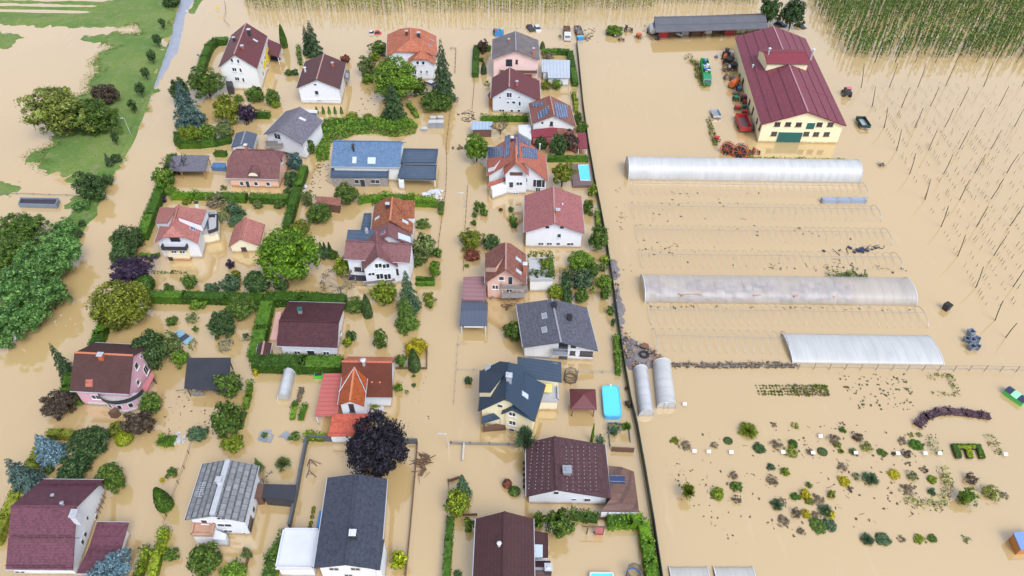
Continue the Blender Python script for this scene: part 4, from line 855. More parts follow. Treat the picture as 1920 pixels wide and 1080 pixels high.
def crown(style, size, var):
    k = (style, size, var)
    if k in _pr: return _pr[k]
    rs = np.random.RandomState(hash((style, var)) % 9999 if False else (len(style)*131+var*17+ord(style[0])*7+ord(size)))
    n = dict(s=460, m=1900, l=5200, h=12000)[size]; ls = dict(s=.32, m=.165, l=.098, h=.07)[size]
    if style == 'cone':                          # whorled conifer: drooping boughs in overlapping tiers
        n = int(n*1.35); lay = 13; z = 1-np.sqrt(rs.uniform(0, 1, n)); zz = np.floor(z*lay)/lay; nb = 9
        bi = rs.randint(0, nb, n); jit = np.sin(zz*57+bi*2.3)*.35; ang = (bi+zz*11.3)/nb*2*np.pi+jit; ln = 1+.22*np.sin(bi*5.1+zz*31)
        R = ((1-zz)**.8*.96+.03)*ln; t = rs.uniform(.12, 1, n)**.75; rr = R*t; sp = (.24*(1-t*.6))*R; off = rs.normal(0, 1, n)*sp
        P = np.stack([np.cos(ang)*rr-np.sin(ang)*off, np.sin(ang)*rr+np.cos(ang)*off, zz+.075*(1-t)+rs.normal(0, .014, n)-.03*t*t], 1)
        Nn = unit(np.stack([np.cos(ang)*.35, np.sin(ang)*.35, np.full(n, .9)], 1)+rs.normal(0, .3, (n, 3)))
        q = quads(P, Nn, ls*.95*(1.1-z*.45), rs, 1.6); q[..., 2] = P[:, None, 2]+(q[..., 2]-P[:, None, 2])*.5
    elif style == 'col':                       # dense clipped column, flame shaped
        d = sph(n, rs); d[:, 2] = rs.uniform(-1, 1, n); hz = (d[:, 2]+1)/2
        rad = np.clip(1.25*(1-hz)**.55*np.clip(hz*4+.55, 0, 1), 0, 1); a = rs.uniform(0, 2*np.pi, n); rad = rad*rs.uniform(.86, 1.04, n)
        P = np.stack([np.cos(a)*rad, np.sin(a)*rad, hz], 1); Nn = unit(np.stack([np.cos(a), np.sin(a), .25+0*a], 1)+rs.normal(0, .35, (n, 3)))
        q = quads(P, Nn, ls*.95, rs, 1.4); q[..., 2] = P[:, None, 2]+(q[..., 2]-P[:, None, 2])*.55
    elif style == 'ball':                      # clipped ball
        d = sph(n, rs); d = d[d[:, 2] > -.75]; P = d*(rs.uniform(.9, 1.03, len(d))[:, None]); q = quads(P, unit(d+rs.normal(0, .3, d.shape)), ls*.85, rs)
    elif style == 'spike':                     # radiating spiky shrub
        d = sph(n, rs); d[:, 2] = np.abs(d[:, 2])*.9-.1; d = unit(d); t = rs.uniform(.25, 1.05, n)[:, None]
        nb = 26; bd = sph(nb, rs); bd[:, 2] = np.abs(bd[:, 2]); bd = unit(bd); d = unit(bd[rs.randint(0, nb, n)]+rs.normal(0, .16, (n, 3)))
        P = d*t*rs.uniform(.8, 1.05, n)[:, None]; nn = unit(np.cross(d, rs.normal(size=(n, 3)))); s = ls*1.5
        bv = np.cross(d, nn)*s*.13; a = d*s*.75; q = np.stack([P-a, P+bv, P+a, P-bv], 1)
    else:
        # clumpy crown: leaves gathered in sub-clumps on and inside an uneven ellipsoid
        nc = dict(s=9, m=22, l=46, h=120)[size]; loose = style in ('loose', 'sparse'); rc = dict(s=.5, m=.36, l=.27, h=.19)[size]*(1.0 if not loose else .85)
        if style == 'sparse': n = int(n*.42)
        i = np.arange(nc)+.5; ph = np.arccos(1-2*i/nc*.86); th = np.pi*(1+5**.5)*i+rs.uniform(0, 6)
        d = np.stack([np.cos(th)*np.sin(ph), np.sin(th)*np.sin(ph), np.cos(ph)], 1); d = unit(d+rs.normal(0, .22 if size != 'h' else .3, d.shape))
        lump = 1+(.26 if loose else .13)*np.sin(d[:, 0]*3.1+var*2)*np.cos(d[:, 1]*2.7+var)+(.14 if loose else .07 if size != 'h' else .035)*rs.normal(size=nc)
        cc = d*(lump*rs.uniform(.62 if size != 'h' else .74, .84, nc))[:, None]; cc = np.concatenate([cc, d[::3]*.35]); rcs = rc*(rs.uniform(.75, 1.25, len(cc)) if size != 'h' else rs.uniform(.55, 1.6, len(cc)))
        k_ = rs.randint(0, len(cc), n); ld = sph(n, rs); ld = unit(ld+unit(cc)[k_]*.75+np.array([0, 0, .25]))
        P = cc[k_]+ld*(rcs[k_]*rs.uniform(.5, 1.12, n)*np.where(rs.rand(n) < .12, 1.28, 1))[:, None]
        Nn = unit(ld+rs.normal(0, .5, ld.shape)); q = quads(P, Nn, ls*(1.0 if not loose else .9), rs)
        if style != 'sparse':
            P2 = sph(n//7, rs)*rs.uniform(.2, .62, n//7)[:, None]; q = np.concatenate([q, quads(P2, sph(len(P2), rs), ls*2.6, rs, 1.1)])
    me = np_mesh('crown_'+style, q, PH); _pr[k] = me; return me
def trunkmesh(kind):
    if ('t', kind) in _pr: return _pr[('t', kind)]
    rs = random.Random(5 if kind == 'a' else 8); mb = MB()
    mb.tube((0, 0, -.15), (0, 0, .45), 1, .72, 8); mb.tube((0, 0, .45), (.3, .2, .8), .7, .4, 7)
    for i in range(5):
        a = i*1.26+rs.random(); z = .35+.08*i; p = Vector((0, 0, z)); q = Vector((math.cos(a)*4.2, math.sin(a)*4.2, z+.32)); mb.tube(p, q, .45, .12, 5); mb.tube(q, q+Vector((math.cos(a+.6)*2, math.sin(a+.6)*2, .12)), .14, .05, 4)
    me = bpy.data.meshes.new('trunk'); me.from_pydata([tuple(v) for v in mb.v], [], mb.f); me.materials.append(M['bark']); _pr[('t', kind)] = me; return me
def slot(o, m): o.material_slots[0].link = 'OBJECT'; o.material_slots[0].material = m
RS = random.Random(11)
def placed(p, rx, ry, clr=0.0):
    hc = 1.0
    for _ in range(3):
        P = at(p, hc); d = depth(P); R = rx/VW[2]*d/FPX; rm = ry/VW[2]*d/FPX
        v = CAMP-P; e = math.atan2(v.z, math.hypot(v.x, v.y)); se, ce = math.sin(e), math.cos(e)
        Hh = math.sqrt(max(rm*rm-(R*se)**2, (.42*R)**2 if rm < 1e9 else 0))/ce if rm > R*se else R*.5
        Hh = min(max(Hh, .45*R), 2.0*R); hc = Hh*.86+clr
    return at(p, hc), R, Hh, hc
def T(style, p, rx, ry, m, label, name='tree', clr=0.0, cat=None, group=None, trunk=None, size=None):
    """round-crowned plant seen at picture point p with picture half-axes rx, ry"""
    P, R, Hh, hc = placed(p, rx, ry, clr); sz = size or ('s' if R < 1.1 else 'm' if R < 2.6 else 'l' if R < 4.8 else 'h')
    me = crown(style, sz, RS.randint(0, 2)); cat = cat or ('tree' if 'tree' in name else 'shrub' if 'shrub' in name or 'ball' in name else 'plant')
    tr = trunk if trunk is not None else ('tree' in name)
    if tr:
        e = empty(name, (P.x, P.y, 0), 0, label, cat, group); t = link('trunk', trunkmesh('a'), e); r = max(.09, R*.065); t.scale = (r, r, hc+Hh*.4); t.rotation_euler.z = RS.random()*6
        c = link('crown', me, e); c.location = (0, 0, hc)
    else: c = link(name, me); c.location = P; tag(c, label, cat, group)
    c.scale = (R, R, Hh); c.rotation_euler.z = RS.random()*6.28; slot(c, L[m]); return c
def K(style, base, top, wpx, m, label, name='conifer', cat='tree', trunk=True, lean=None, group=None):
    """conifer: base and tip in the picture, full width in picture units"""
    P = at(base); v = Vector((P.x, P.y, 0)).normalized(); h = max(1.0, hit(top, P, v).z); R = wpx/2/VW[2]*depth(P)/FPX
    sz = 'm' if R < 1.6 else 'l'; me = crown(style, sz, RS.randint(0, 2)); 
    if trunk and style == 'cone':
        e = empty(name, P, 0, label, cat, group); t = link('trunk', trunkmesh('b'), e); r = max(.08, R*.06); t.scale = (r, r, h*.5); c = link('crown', me, e); c.location = (0, 0, -.15)
    else: c = link(name, me); c.location = P-UP*.1; tag(c, label, cat, group)
    c.scale = (R, R, h+.15); c.rotation_euler.z = RS.random()*6.28; slot(c, L[m]); return c
def bare(p, top, wpx, label, m='barkd', seed=1, leaves=None, name='bare_tree'):
    P = at(p); v = Vector((P.x, P.y, 0)).normalized(); h = max(1.2, hit(top, P, v).z); R = wpx/2/VW[2]*depth(P)/FPX; rr = random.Random(seed)
    e = empty(name, P, 0, label, 'tree'); mb = MB(); mb.tube(P-UP*.5, P+UP*h*.3, R*.05+.05, R*.04+.04, 6); tips = []
    def grow(q, d, l, r, k):
        s = q+d*l; mb.tube(q, s, r, r*.6, 4)
        if k == 0: tips.append(s); return
        for _ in range(3): grow(s, (d+Vector((rr.uniform(-.7, .7), rr.uniform(-.7, .7), rr.uniform(-.15, .4)))).normalized(), l*.68, r*.58, k-1)
    for i in range(7):
        a = i*.9+rr.random()*.5; grow(P+UP*h*(.18+.02*i), Vector((math.cos(a), math.sin(a), .75)).normalized(), math.hypot(R, h*.6)*.42, R*.028+.035, 2)
    mb.build('branches', M[m], e)
    if leaves:
        rs = np.random.RandomState(seed); tp = np.array([tuple(t-P) for t in tips]); k_ = rs.randint(0, len(tp), 260); o = link('crown', np_mesh('sparse_leaves', quads(tp[k_]+rs.normal(0, R*.09, (260, 3)), sph(260, rs), R*.13, rs), PH), e); slot(o, L[leaves])
def hedge(pts, h, w, m, label, wild=.0, name='hedge', dens=13, z0=0.0, size=.24, world=None, cat='hedge', kind=None, group=None):
    """hedge along a picture polyline (its top line)"""
    PP = world or [at(p, h*.8) for p in pts]; PP = [Vector((p.x, p.y, 0)) for p in PP]; rs = np.random.RandomState(len(PP)*7+int(abs(PP[0].x))); Q = []
    for i in range(len(PP)-1):
        a, b = PP[i], PP[i+1]; l = (b-a).length; d = (b-a)/l; nn = Vector((-d.y, d.x, 0)); l2 = l+(w*.45 if i < len(PP)-2 else 0)
        A_, D_, N_ = np.array(a), np.array(d), np.array(nn)
        for f, area in (('t', l2*w), ('a', l2*h), ('b', l2*h), ('e', w*h), ('g', w*h)):
            n = max(4, int(area*dens)); u = rs.uniform(-.02, 1.0, n)*l2; s = rs.uniform(-.5, .5, n)*w; z = rs.uniform(0, h, n)
            if f == 't': z = np.full(n, h)-np.abs(s/w)**3*.5*h*.5; nr = np.array([0, 0, 1.])
            elif f == 'a': s = np.full(n, w/2); nr = N_
            elif f == 'b': s = np.full(n, -w/2); nr = -N_
            elif f == 'e': u = np.full(n, l2); nr = D_
            else: u = np.zeros(n); nr = -D_
            P = A_+D_*u[:, None]+N_*s[:, None]; P[:, 2] = z
            bulge = wild*(np.sin(u*1.9+z)*.5+np.sin(u*.73+2)*.5); P += nr*(bulge[:, None]*w*.5)
            if wild: P[:, 2] *= 1+wild*.5*np.sin(u*1.3+.7*i)
            P += rs.normal(0, .05+wild*.14, P.shape); Q.append(quads(P, unit(nr+rs.normal(0, .28+wild*.35, (n, 3))), size*(1+wild*.5), rs))
        # dense core so that no water shows through
        c = .86; B0 = [A_+N_*w*.5*c*s_+D_*t_+np.array([0, 0, z_]) for z_ in (-.3, h*.9) for s_, t_ in ((-1, .08), (1, .08), (1, l2-.08), (-1, l2-.08))]
        if wild > .25 and h < 1: continue
        B0 = [x if not wild else x*np.array([1, 1, .8]) for x in B0]
        for f in ((0, 1, 5, 4), (1, 2, 6, 5), (2, 3, 7, 6), (3, 0, 4, 7), (4, 5, 6, 7)): Q.append(np.array([[B0[j] for j in f]]))
    q = np.concatenate(Q); O = PP[0]; q = q-np.array(O)
    o = link(name, np_mesh(name, q, L[m])); o.location = O; tag(o, label, cat, group, kind); return o
view(0, 0, 1)
# --- left bank
T('loose', (108, 208), 54, 46, 'willow', 'big pale willow with dark leaning trunk on the flooded left meadow edge', clr=1.5); T('loose', (176, 220), 42, 36, 'green', 'broad mid green tree touching the pale willow on the left bank')
T('round', (197, 178), 23, 21, 'brown', 'small dark bronze round tree on the left bank above the broad green tree')
for p, r, lb in (((320, 3), 16, 'larger dark young tree at the top edge by the asphalt path'),): T('round', p, r, 11, 'dark', lb)
for p, r, lb in (((304, 43), 5, 'slim dark sapling nearest the pale puddle tip by the path'), ((294, 74), 7, 'second young tree down the path row on the left bank'), ((283, 104), 8, 'third young tree down the path row, dark and bushy'), ((272, 136), 7, 'fourth young tree down the path row on the left bank'), ((262, 166), 8, 'fifth young tree down the path row beside the bronze round tree'), ((248, 197), 7, 'small pale young tree above the lamp post on the left bank'), ((215, 258), 6, 'small green young tree left of the leaning lamp post')): T('round', p, r, r*1.35, 'dark', lb, 'sapling_tree', clr=1.5, group='saplings along the asphalt path')
T('loose', (168, 350), 29, 29, 'dark', 'dense dark tree on the left bank beside the long grey tank'); T('round', (200, 338), 11, 11, 'dark', 'small dark shrub right behind the dense dark bank tree', 'shrub'); K('cone', (207, 312), (194, 285), 16, 'spruce', 'leaning dark young conifer near the lower end of the sapling row'); T('round', (217, 298), 9, 9, 'dark', 'round dark shrub beside the leaning young conifer', 'shrub')
T('round', (152, 385), 14, 11, 'wood', 'low green shrub under the dense dark bank tree', 'shrub'); T('round', (154, 420), 6, 6, 'dark', 'tiny round dark bush alone on the narrow grass bank', 'shrub'); T('loose', (122, 428), 22, 18, 'wood', 'pale flowering tree between grass bank and woodland', 'tree'); T('round', (142, 440), 12, 9, 'dark', 'dark low bush at the edge of the woodland by the flooded road', 'shrub')
for i, (p, rx, ry, lb) in enumerate((((38, 432), 46, 34, 'airy rounded tree at the top of the left woodland'), ((112, 472), 42, 34, 'wide woodland tree nearest the flooded road'), ((18, 478), 44, 36, 'woodland tree at the left edge above the centre'), ((70, 502), 46, 40, 'tallest tree in the middle of the left woodland'), ((88, 552), 36, 34, 'woodland tree overhanging the water in the lower clump'), ((28, 540), 44, 40, 'woodland tree at the left edge below the tallest one'), ((20, 600), 40, 38, 'lowest big woodland tree at the left edge'), ((62, 590), 28, 26, 'small woodland tree leaning over two white signs'), ((8, 640), 18, 14, 'dark bush at the foot of the left woodland'))): T('loose', p, rx, ry, 'wood' if i not in (0, 2) else 'green', lb, clr=1.0)
# --- upper left garden
K('cone', (360, 235), (348, 148), 62, 'grsp', 'large grey blue spruce in the corner garden by the flooded road'); T('loose', (337, 172), 20, 26, 'dark', 'dark loose tree behind the large grey spruce'); T('loose', (386, 155), 32, 26, 'green', 'tall green tree between the grey spruce and the tall white house', clr=1)
T('round', (425, 206), 25, 28, 'olive', 'rounded olive tree right of the grey spruce'); T('loose', (462, 214), 16, 18, 'purple', 'plum purple tree left of the grey violet roofed house'); T('round', (355, 251), 19, 16, 'ygreen', 'yellow flecked shrub in the hedge corner below the grey spruce', 'shrub'); T('round', (390, 250), 15, 15, 'fresh', 'bright shrub second along the curved corner hedge', 'shrub'); T('round', (421, 244), 15, 16, 'silver', 'silvery shrub above the small slate shed', 'shrub')
T('round', (478, 178), 16, 15, 'green', 'round shrub in front of the tall white house', 'shrub'); T('loose', (447, 186), 8, 8, 'fresh', 'small pale bush below the tall white house porch', 'shrub'); T('round', (511, 184), 12, 15, 'green', 'upright shrub between the tall white house and grey roof', 'shrub'); T('round', (517, 195), 9, 7, 'ygreen', 'low lime bush at the foot of the upright shrub', 'shrub'); T('round', (540, 137), 6, 6, 'green', 'left of two small bushes beside the plain brown roofed house', 'shrub'); T('round', (553, 136), 6, 6, 'dark', 'right of two small bushes beside the plain brown roofed house', 'shrub')
K('col', (534, 89), (523, 47), 13, 'hedge', 'tall narrow clipped cypress leaning beside the tall white house', 'cypress'); K('cone', (590, 103), (586, 36), 37, 'spruce', 'tall dark spruce standing in water behind the plain brown roof'); K('cone', (579, 100), (577, 44), 22, 'spruce', 'thinner spruce pressed against the left side of the tall dark spruce')
hedge([(559, 85), (560, 98), (563, 116)], 1.4, 1.0, 'green', 'short ragged shrub row beside the tall spruce', .5); T('round', (647, 111), 9, 8, 'red', 'red leaved bush behind the plain brown roof', 'shrub')
for i, x in enumerate((590, 602, 613, 624, 636)): K('col', (x+5, 213), (x, 200), 6, 'fresh', 'staked vine plant in the short row below the plain brown roofed house', 'vine_plant', 'plant', group='staked vines below the white house')
T('loose', (689, 126), 19, 20, 'silver', 'silver green shrub left of the large green tree', 'shrub'); T('loose', (710, 92), 18, 15, 'green', 'green shrub by the left wall of the orange hipped house', 'shrub'); T('loose', (702, 106), 10, 10, 'ygreen', 'pale bush between two shrubs left of the orange hipped house', 'shrub'); T('round', (690, 148), 10, 9, 'fresh', 'bright low bush under the silver green shrub', 'shrub')
T('round', (742, 150), 44, 38, 'fresh', 'large green tree in front of the orange hipped house', clr=1.0); K('cone', (740, 222), (738, 148), 48, 'pine', 'dark conifer below the large green tree'); T('loose', (785, 164), 14, 16, 'green', 'thin small tree between the large green tree and tall spruce'); K('cone', (833, 190), (826, 72), 48, 'spruce', 'tallest spruce right of the orange hipped house'); T('round', (817, 190), 31, 15, 'green', 'broad rose thicket at the foot of the tallest spruce', 'shrub')
hedge([(765, 192), (775, 205), (782, 216)], 1.2, 1.2, 'fresh', 'short ragged bush row below the large green tree', .5)
for i, p in enumerate(((660, 216), (690, 219), (722, 217))): T('loose', p, 10, 5, 'olive', 'low olive scrub along the rim of the rough green plot', 'shrub', group='low scrub rimming the rough plot')
# --- middle column
T('round', (578, 276), 11, 15, 'green', 'dark egg shaped shrub right of the grey violet house', 'shrub'); T('loose', (553, 304), 15, 19, 'grsp', 'upper of two trees between brown tile roof and long hedge'); T('round', (546, 336), 14, 14, 'dark', 'lower of two trees between brown tile roof and long hedge'); T('round', (541, 359), 8, 7, 'dark', 'small dark bush at the corner of the peach house', 'shrub'); T('sparse', (419, 352), 6, 5, 'green', 'tiny thin sapling left of the peach house wall', 'sapling_tree')
T('round', (893, 278), 23, 26, 'fresh', 'rounded street tree mirrored in the water below the timber shed', clr=.8); T('round', (648, 364), 23, 19, 'green', 'dense tree over the hedge below the unplastered house', clr=.5); T('round', (598, 401), 24, 20, 'green', 'dark round tree below the low red brown shed'); T('loose', (576, 372), 13, 16, 'silver', 'slim grey green tree left of the low red brown shed'); T('loose', (562, 428), 22, 17, 'olive', 'brownish olive tree just above the giant round maple')
T('round', (539, 480), 56, 51, 'maple', 'giant round bright green maple in the middle left', clr=1.2, size='h'); T('round', (481, 530), 22, 22, 'dark', 'dark bush cluster at the lower left of the giant maple', 'shrub'); T('round', (527, 536), 12, 14, 'dark', 'small dark bush under the giant maple', 'shrub')
for i, p in enumerate(((588, 470), (602, 462), (609, 462), (618, 462))): K('col', (p[0]+2, p[1]+14), (p[0]-1, p[1]-8), 8, 'dark', 'small dark columnar yew in the row right of the giant maple', 'yew', group='columnar yews by the giant maple')
T('loose', (608, 476), 11, 10, 'teal', 'grey green shrub among the columnar yews', 'shrub'); T('loose', (625, 478), 10, 10, 'green', 'green shrub right of the columnar yews', 'shrub'); T('round', (643, 500), 16, 18, 'ygreen', 'yellow green shrub at the corner of the L shaped house', 'shrub'); bare((640, 552), (632, 505), 44, 'pale almost leafless tree in front of the L shaped house', 'barkp', 3, 'dry')
T('round', (794, 464), 22, 25, 'silver', 'silvery round tree right of the L shaped house'); T('loose', (793, 420), 13, 9, 'green', 'low spreading bush right of the mossy orange roof', 'shrub'); T('round', (815, 505), 10, 19, 'fresh', 'bright tall bush beside the street right of the L shaped house', 'shrub'); T('round', (819, 474), 8, 9, 'green', 'green bush at the street edge above the bright tall bush', 'shrub'); T('loose', (784, 492), 10, 9, 'green', 'low bush beneath the silvery round tree', 'shrub')
K('cone', (768, 580), (763, 505), 46, 'teal', 'blue green spruce at the corner of the L shaped house'); K('cone', (764, 612), (760, 552), 46, 'green', 'green spruce in front of the blue green spruce'); T('round', (719, 550), 22, 20, 'ygreen', 'round yellow green flowering bush below the L shaped house', 'shrub'); K('col', (691, 593), (690, 552), 18, 'dark', 'dark clipped column bush beside the yellow green bush', 'cypress'); T('loose', (667, 574), 20, 13, 'green', 'ragged bushes at the right end of the thick top hedge', 'shrub')
T('loose', (712, 636), 14, 18, 'green', 'shrub with two curling shoots standing alone in the water', 'shrub'); T('round', (658, 631), 9, 10, 'dark', 'darker bush right of the dark maroon roofed house', 'shrub'); T('round', (651, 642), 8, 9, 'ygreen', 'paler bush right of the dark maroon roofed house', 'shrub'); T('round', (779, 651), 20, 12, 'yellow', 'golden yellow bush in the fenced street corner', 'shrub'); K('col', (778, 692), (777, 655), 23, 'dark', 'dark egg shaped clipped bush in the fenced street corner', 'cypress'); T('round', (752, 677), 10, 12, 'green', 'round bush behind the rust tile roof', 'shrub'); T('loose', (804, 559), 10, 10, 'olive', 'reddish olive bush near the street right of the green spruce', 'shrub'); T('round', (806, 571), 7, 6, 'green', 'tiny round bush below the reddish olive bush', 'shrub')
# --- left middle
T('loose', (305, 335), 18, 20, 'fresh', 'spiky light tree at the top of the long left hedge'); bare((336, 327), (334, 280), 44, 'bare dark tree beside the flat blue grey carport', 'barkd', 7); T('round', (316, 356), 12, 9, 'fresh', 'bright bush on the long left hedge', 'shrub'); T('loose', (305, 374), 6, 7, 'purple', 'tiny purple bush beside the long left hedge', 'shrub'); T('round', (350, 379), 7, 4, 'olive', 'tiny olive bush behind the yellow bay fronted house', 'shrub')
T('round', (238, 450), 28, 26, 'dark', 'upper dark tree at the end of the long left hedge'); T('round', (231, 478), 25, 22, 'dark', 'lower dark tree above the purple tree'); T('loose', (247, 506), 40, 25, 'purple', 'wide dark purple tree at the flooded road', clr=.4); T('ball', (271, 532), 18, 17, 'hedge', 'round dark green ball tree under the purple tree', 'ball_shrub'); T('round', (226, 570), 52, 45, 'olive', 'big olive green round tree leaning over the road hedge', clr=.8, size='h')
hedge([(429, 383), (445, 395), (437, 418)], 1.7, 2.6, 'teal', 'dark shrub strip left of the small cream garage', .5); T('sparse', (415, 405), 16, 14, 'silver', 'sparse grey vegetable plants behind the yellow bay fronted house', 'shrub'); T('sparse', (405, 378), 20, 8, 'dry', 'thin pale flower bed under the clipped hedges', 'shrub'); T('round', (523, 382), 10, 9, 'green', 'small round tree right of the cream garage'); T('loose', (483, 384), 9, 8, 'silver', 'faint thin bush below the clipped hedge', 'shrub'); T('loose', (432, 496), 7, 8, 'purple', 'small purple shrub below the cream garage', 'shrub')
for p, r, q, m, lb in (((316, 541), 8, 8, 'green', 'smallest orchard bush above the long hedge'), ((355, 529), 13, 14, 'green', 'thin orchard tree above the long hedge'), ((397, 541), 12, 11, 'teal', 'grey green orchard bush above the long hedge'), ((433, 533), 18, 18, 'teal', 'largest orchard bush left of the giant maple'), ((442, 517), 8, 9, 'olive', 'olive bush above the largest orchard bush')): T('round', p, r, q, m, lb, 'shrub')
T('loose', (451, 578), 31, 24, 'green', 'broad dark tree beneath the long clipped hedge'); T('loose', (416, 609), 28, 28, 'dark', 'dark spreading tree left of the hedge ringed garden'); T('loose', (370, 569), 16, 7, 'fresh', 'low scrub along the foot of the long clipped hedge', 'shrub'); T('sparse', (360, 596), 12, 9, 'silver', 'sparse pale shrub standing alone above the wrecked car', 'shrub'); T('round', (323, 602), 9, 8, 'green', 'L shaped leafy bush left of the sparse pale shrub', 'shrub'); T('loose', (366, 617), 5, 5, 'green', 'tiny bush left of the dark spreading tree', 'shrub'); hedge([(362, 638), (357, 652)], .9, .7, 'olive', 'tiny leafy plant strip right of the submerged car', .5); hedge([(424, 640), (420, 658)], .5, 2.2, 'grsp', 'low grey planting bed below the dark spreading tree', .3); T('sparse', (461, 631), 9, 4, 'dark', 'flat dark clump of drift plants beside the inner hedge', 'shrub')
T('round', (283, 655), 34, 36, 'dark', 'large dark green tree behind the pink house'); T('loose', (318, 650), 21, 26, 'silver', 'grey green tree between the pink house and sunken car'); T('loose', (338, 672), 15, 16, 'fresh', 'bright bushy tree left of the black felt shed'); K('cone', (133, 707), (95, 640), 34, 'spruce', 'narrow leaning spruce at the left of the pink house'); T('loose', (110, 758), 33, 28, 'brown', 'bronze leaved tree at the lower left of the pink house'); T('round', (148, 748), 14, 12, 'green', 'green bush between bronze tree and pink house', 'shrub'); T('loose', (259, 794), 26, 26, 'brown', 'dark bronze tree below the pink house balcony'); T('round', (282, 757), 17, 19, 'green', 'green bush at the right corner of the pink house', 'shrub'); T('round', (219, 805), 17, 14, 'olive', 'olive bush behind the lime ball', 'shrub')
T('round', (427, 723), 22, 24, 'green', 'round dark tree overlapping the black felt shed'); T('round', (424, 788), 27, 31, 'green', 'full round tree below the black felt shed'); T('loose', (437, 831), 21, 15, 'ygreen', 'yellowish spreading bush below the full round tree', 'shrub'); T('loose', (371, 812), 18, 11, 'teal', 'flat dark juniper by the wire fence', 'shrub'); T('sparse', (408, 780), 6, 5, 'dark', 'tiny dark bush at the left of the full round tree', 'shrub')
# --- lower left garden
K('cone', (100, 858), (82, 804), 56, 'blue', 'blue spruce at the corner of the lower left garden'); T('round', (166, 829), 36, 29, 'dark', 'huge dark spreading mound shrub beside the lime ball', 'shrub'); T('ball', (232, 822), 16, 14, 'lime', 'clipped lime yellow ball shrub', 'ball_shrub'); K('cone', (58, 915), (26, 850), 60, 'grsp', 'ragged dark spruce above the largest maroon roof'); T('round', (140, 878), 29, 24, 'pine', 'dark pyramid shrub behind the largest maroon roof', 'shrub'); T('round', (92, 881), 8, 8, 'dark', 'small dark bush beside the ragged spruce', 'shrub'); T('round', (205, 886), 21, 16, 'green', 'upper green bush at the corner of the largest maroon roof', 'shrub'); T('round', (216, 905), 15, 19, 'green', 'lower green bush at the corner of the largest maroon roof', 'shrub'); hedge([(296, 823), (326, 824)], 1.2, 1.8, 'hedgel', 'short low bright box hedge right of the lime ball', .15)
T('round', (47, 930), 8, 8, 'yellow', 'small orange yellow bush left of the largest maroon roof', 'shrub'); T('sparse', (85, 868), 10, 8, 'dry', 'dry grey flower patch under the blue spruce', 'shrub'); T('loose', (100, 858), 14, 8, 'green', 'low green bush at the foot of the corner blue spruce', 'shrub'); K('col', (312, 950), (310, 905), 30, 'hedge', 'clipped dark shield shaped bush beside the wire fence', 'clipped_bush', 'shrub'); T('loose', (322, 886), 10, 6, 'green', 'tangled floating bush right of the clipped shield', 'shrub'); T('round', (304, 900), 4, 4, 'yellow', 'tiny orange bush above the clipped shield', 'shrub')
T('loose', (210, 1066), 38, 27, 'blue', 'pale blue spruce cut by the bottom edge', clr=2.6); hedge([(273, 1024), (264, 1058), (252, 1090)], 1.7, 1.0, 'ygreen', 'left of two trained vine rows at the bottom', .4); hedge([(308, 990), (296, 1030), (280, 1090)], 1.7, 1.3, 'ygreen', 'right of two trained vine rows at the bottom', .4); T('loose', (321, 1040), 13, 11, 'green', 'bush spreading from the right trained vine row', 'shrub')
T('round', (383, 1050), 28, 28, 'green', 'round green tree at the bottom below the slate grid roof'); T('round', (437, 1074), 22, 18, 'fresh', 'bright green tree cut by the bottom edge'); T('round', (462, 1039), 8, 11, 'silver', 'small clipped bush beside the curved garden wall', 'shrub'); K('cone', (487, 880), (484, 855), 18, 'fresh', 'small green conifer right of the slate grid roof'); bare((494, 905), (497, 876), 24, 'small bare tree right of the slate grid roof', 'barkp', 5, 'dry'); T('spike', (531, 872), 15, 15, 'silver', 'spreading thin bush alone by the grey wall', 'shrub'); hedge([(540, 1000), (515, 1040), (500, 1090)], 1.8, 2.2, 'green', 'dark hedge left of the white flat terrace', .35)
T('round', (707, 836), 58, 58, 'beech', 'huge black purple copper beech', clr=1.0, size='h'); T('round', (747, 1051), 14, 15, 'lime', 'yellow green ball bush right of the long slate roof', 'ball_shrub'); T('loose', (553, 819), 10, 9, 'green', 'bush above the grey boundary wall', 'shrub'); hedge([(572, 815), (607, 817)], 1.2, 1.4, 'ygreen', 'small leafy row left of the orange annexe', .5); T('loose', (496, 816), 5, 5, 'green', 'tiny bush beside floating slabs', 'shrub')
for i, (x, y) in enumerate(((588, 953), (587, 960), (585, 969), (583, 980), (581, 988))): T('ball', (x, y), 4, 3, 'olive', 'tiny round shrub in the line beside the long slate roof', 'shrub', group='tiny round shrubs beside the long slate roof')
T('loose', (553, 758), 6, 6, 'green', 'top plants of the left narrow garden bed', 'shrub'); hedge([(553, 757), (547, 785)], .5, 1.0, 'weed', 'left narrow raised bed with green ends', .22, 'garden_bed', cat='plant bed'); hedge([(571, 757), (563, 786)], .6, 1.1, 'weed', 'right narrow raised bed covered in greens', .22, 'garden_bed', cat='plant bed'); hedge([(566, 726), (559, 752)], .5, .8, 'dry', 'upper narrow grey bed below the small plastic greenhouse', .22, 'garden_bed', cat='plant bed')
T('round', (746, 727), 7, 8, 'fresh', 'round bush against the right wall of the rust tile house', 'shrub'); T('sparse', (763, 735), 4, 4, 'silver', 'faint small bush right of the rust tile house', 'shrub'); T('round', (776, 705), 3, 2.5, 'dark', 'upper tiny tuft below the fenced street corner', 'shrub'); T('round', (776, 722), 4, 3, 'dark', 'lower tiny tuft below the fenced street corner', 'shrub'); T('loose', (704, 757), 10, 5, 'ygreen', 'plants on the patio of the rust tile house', 'shrub')
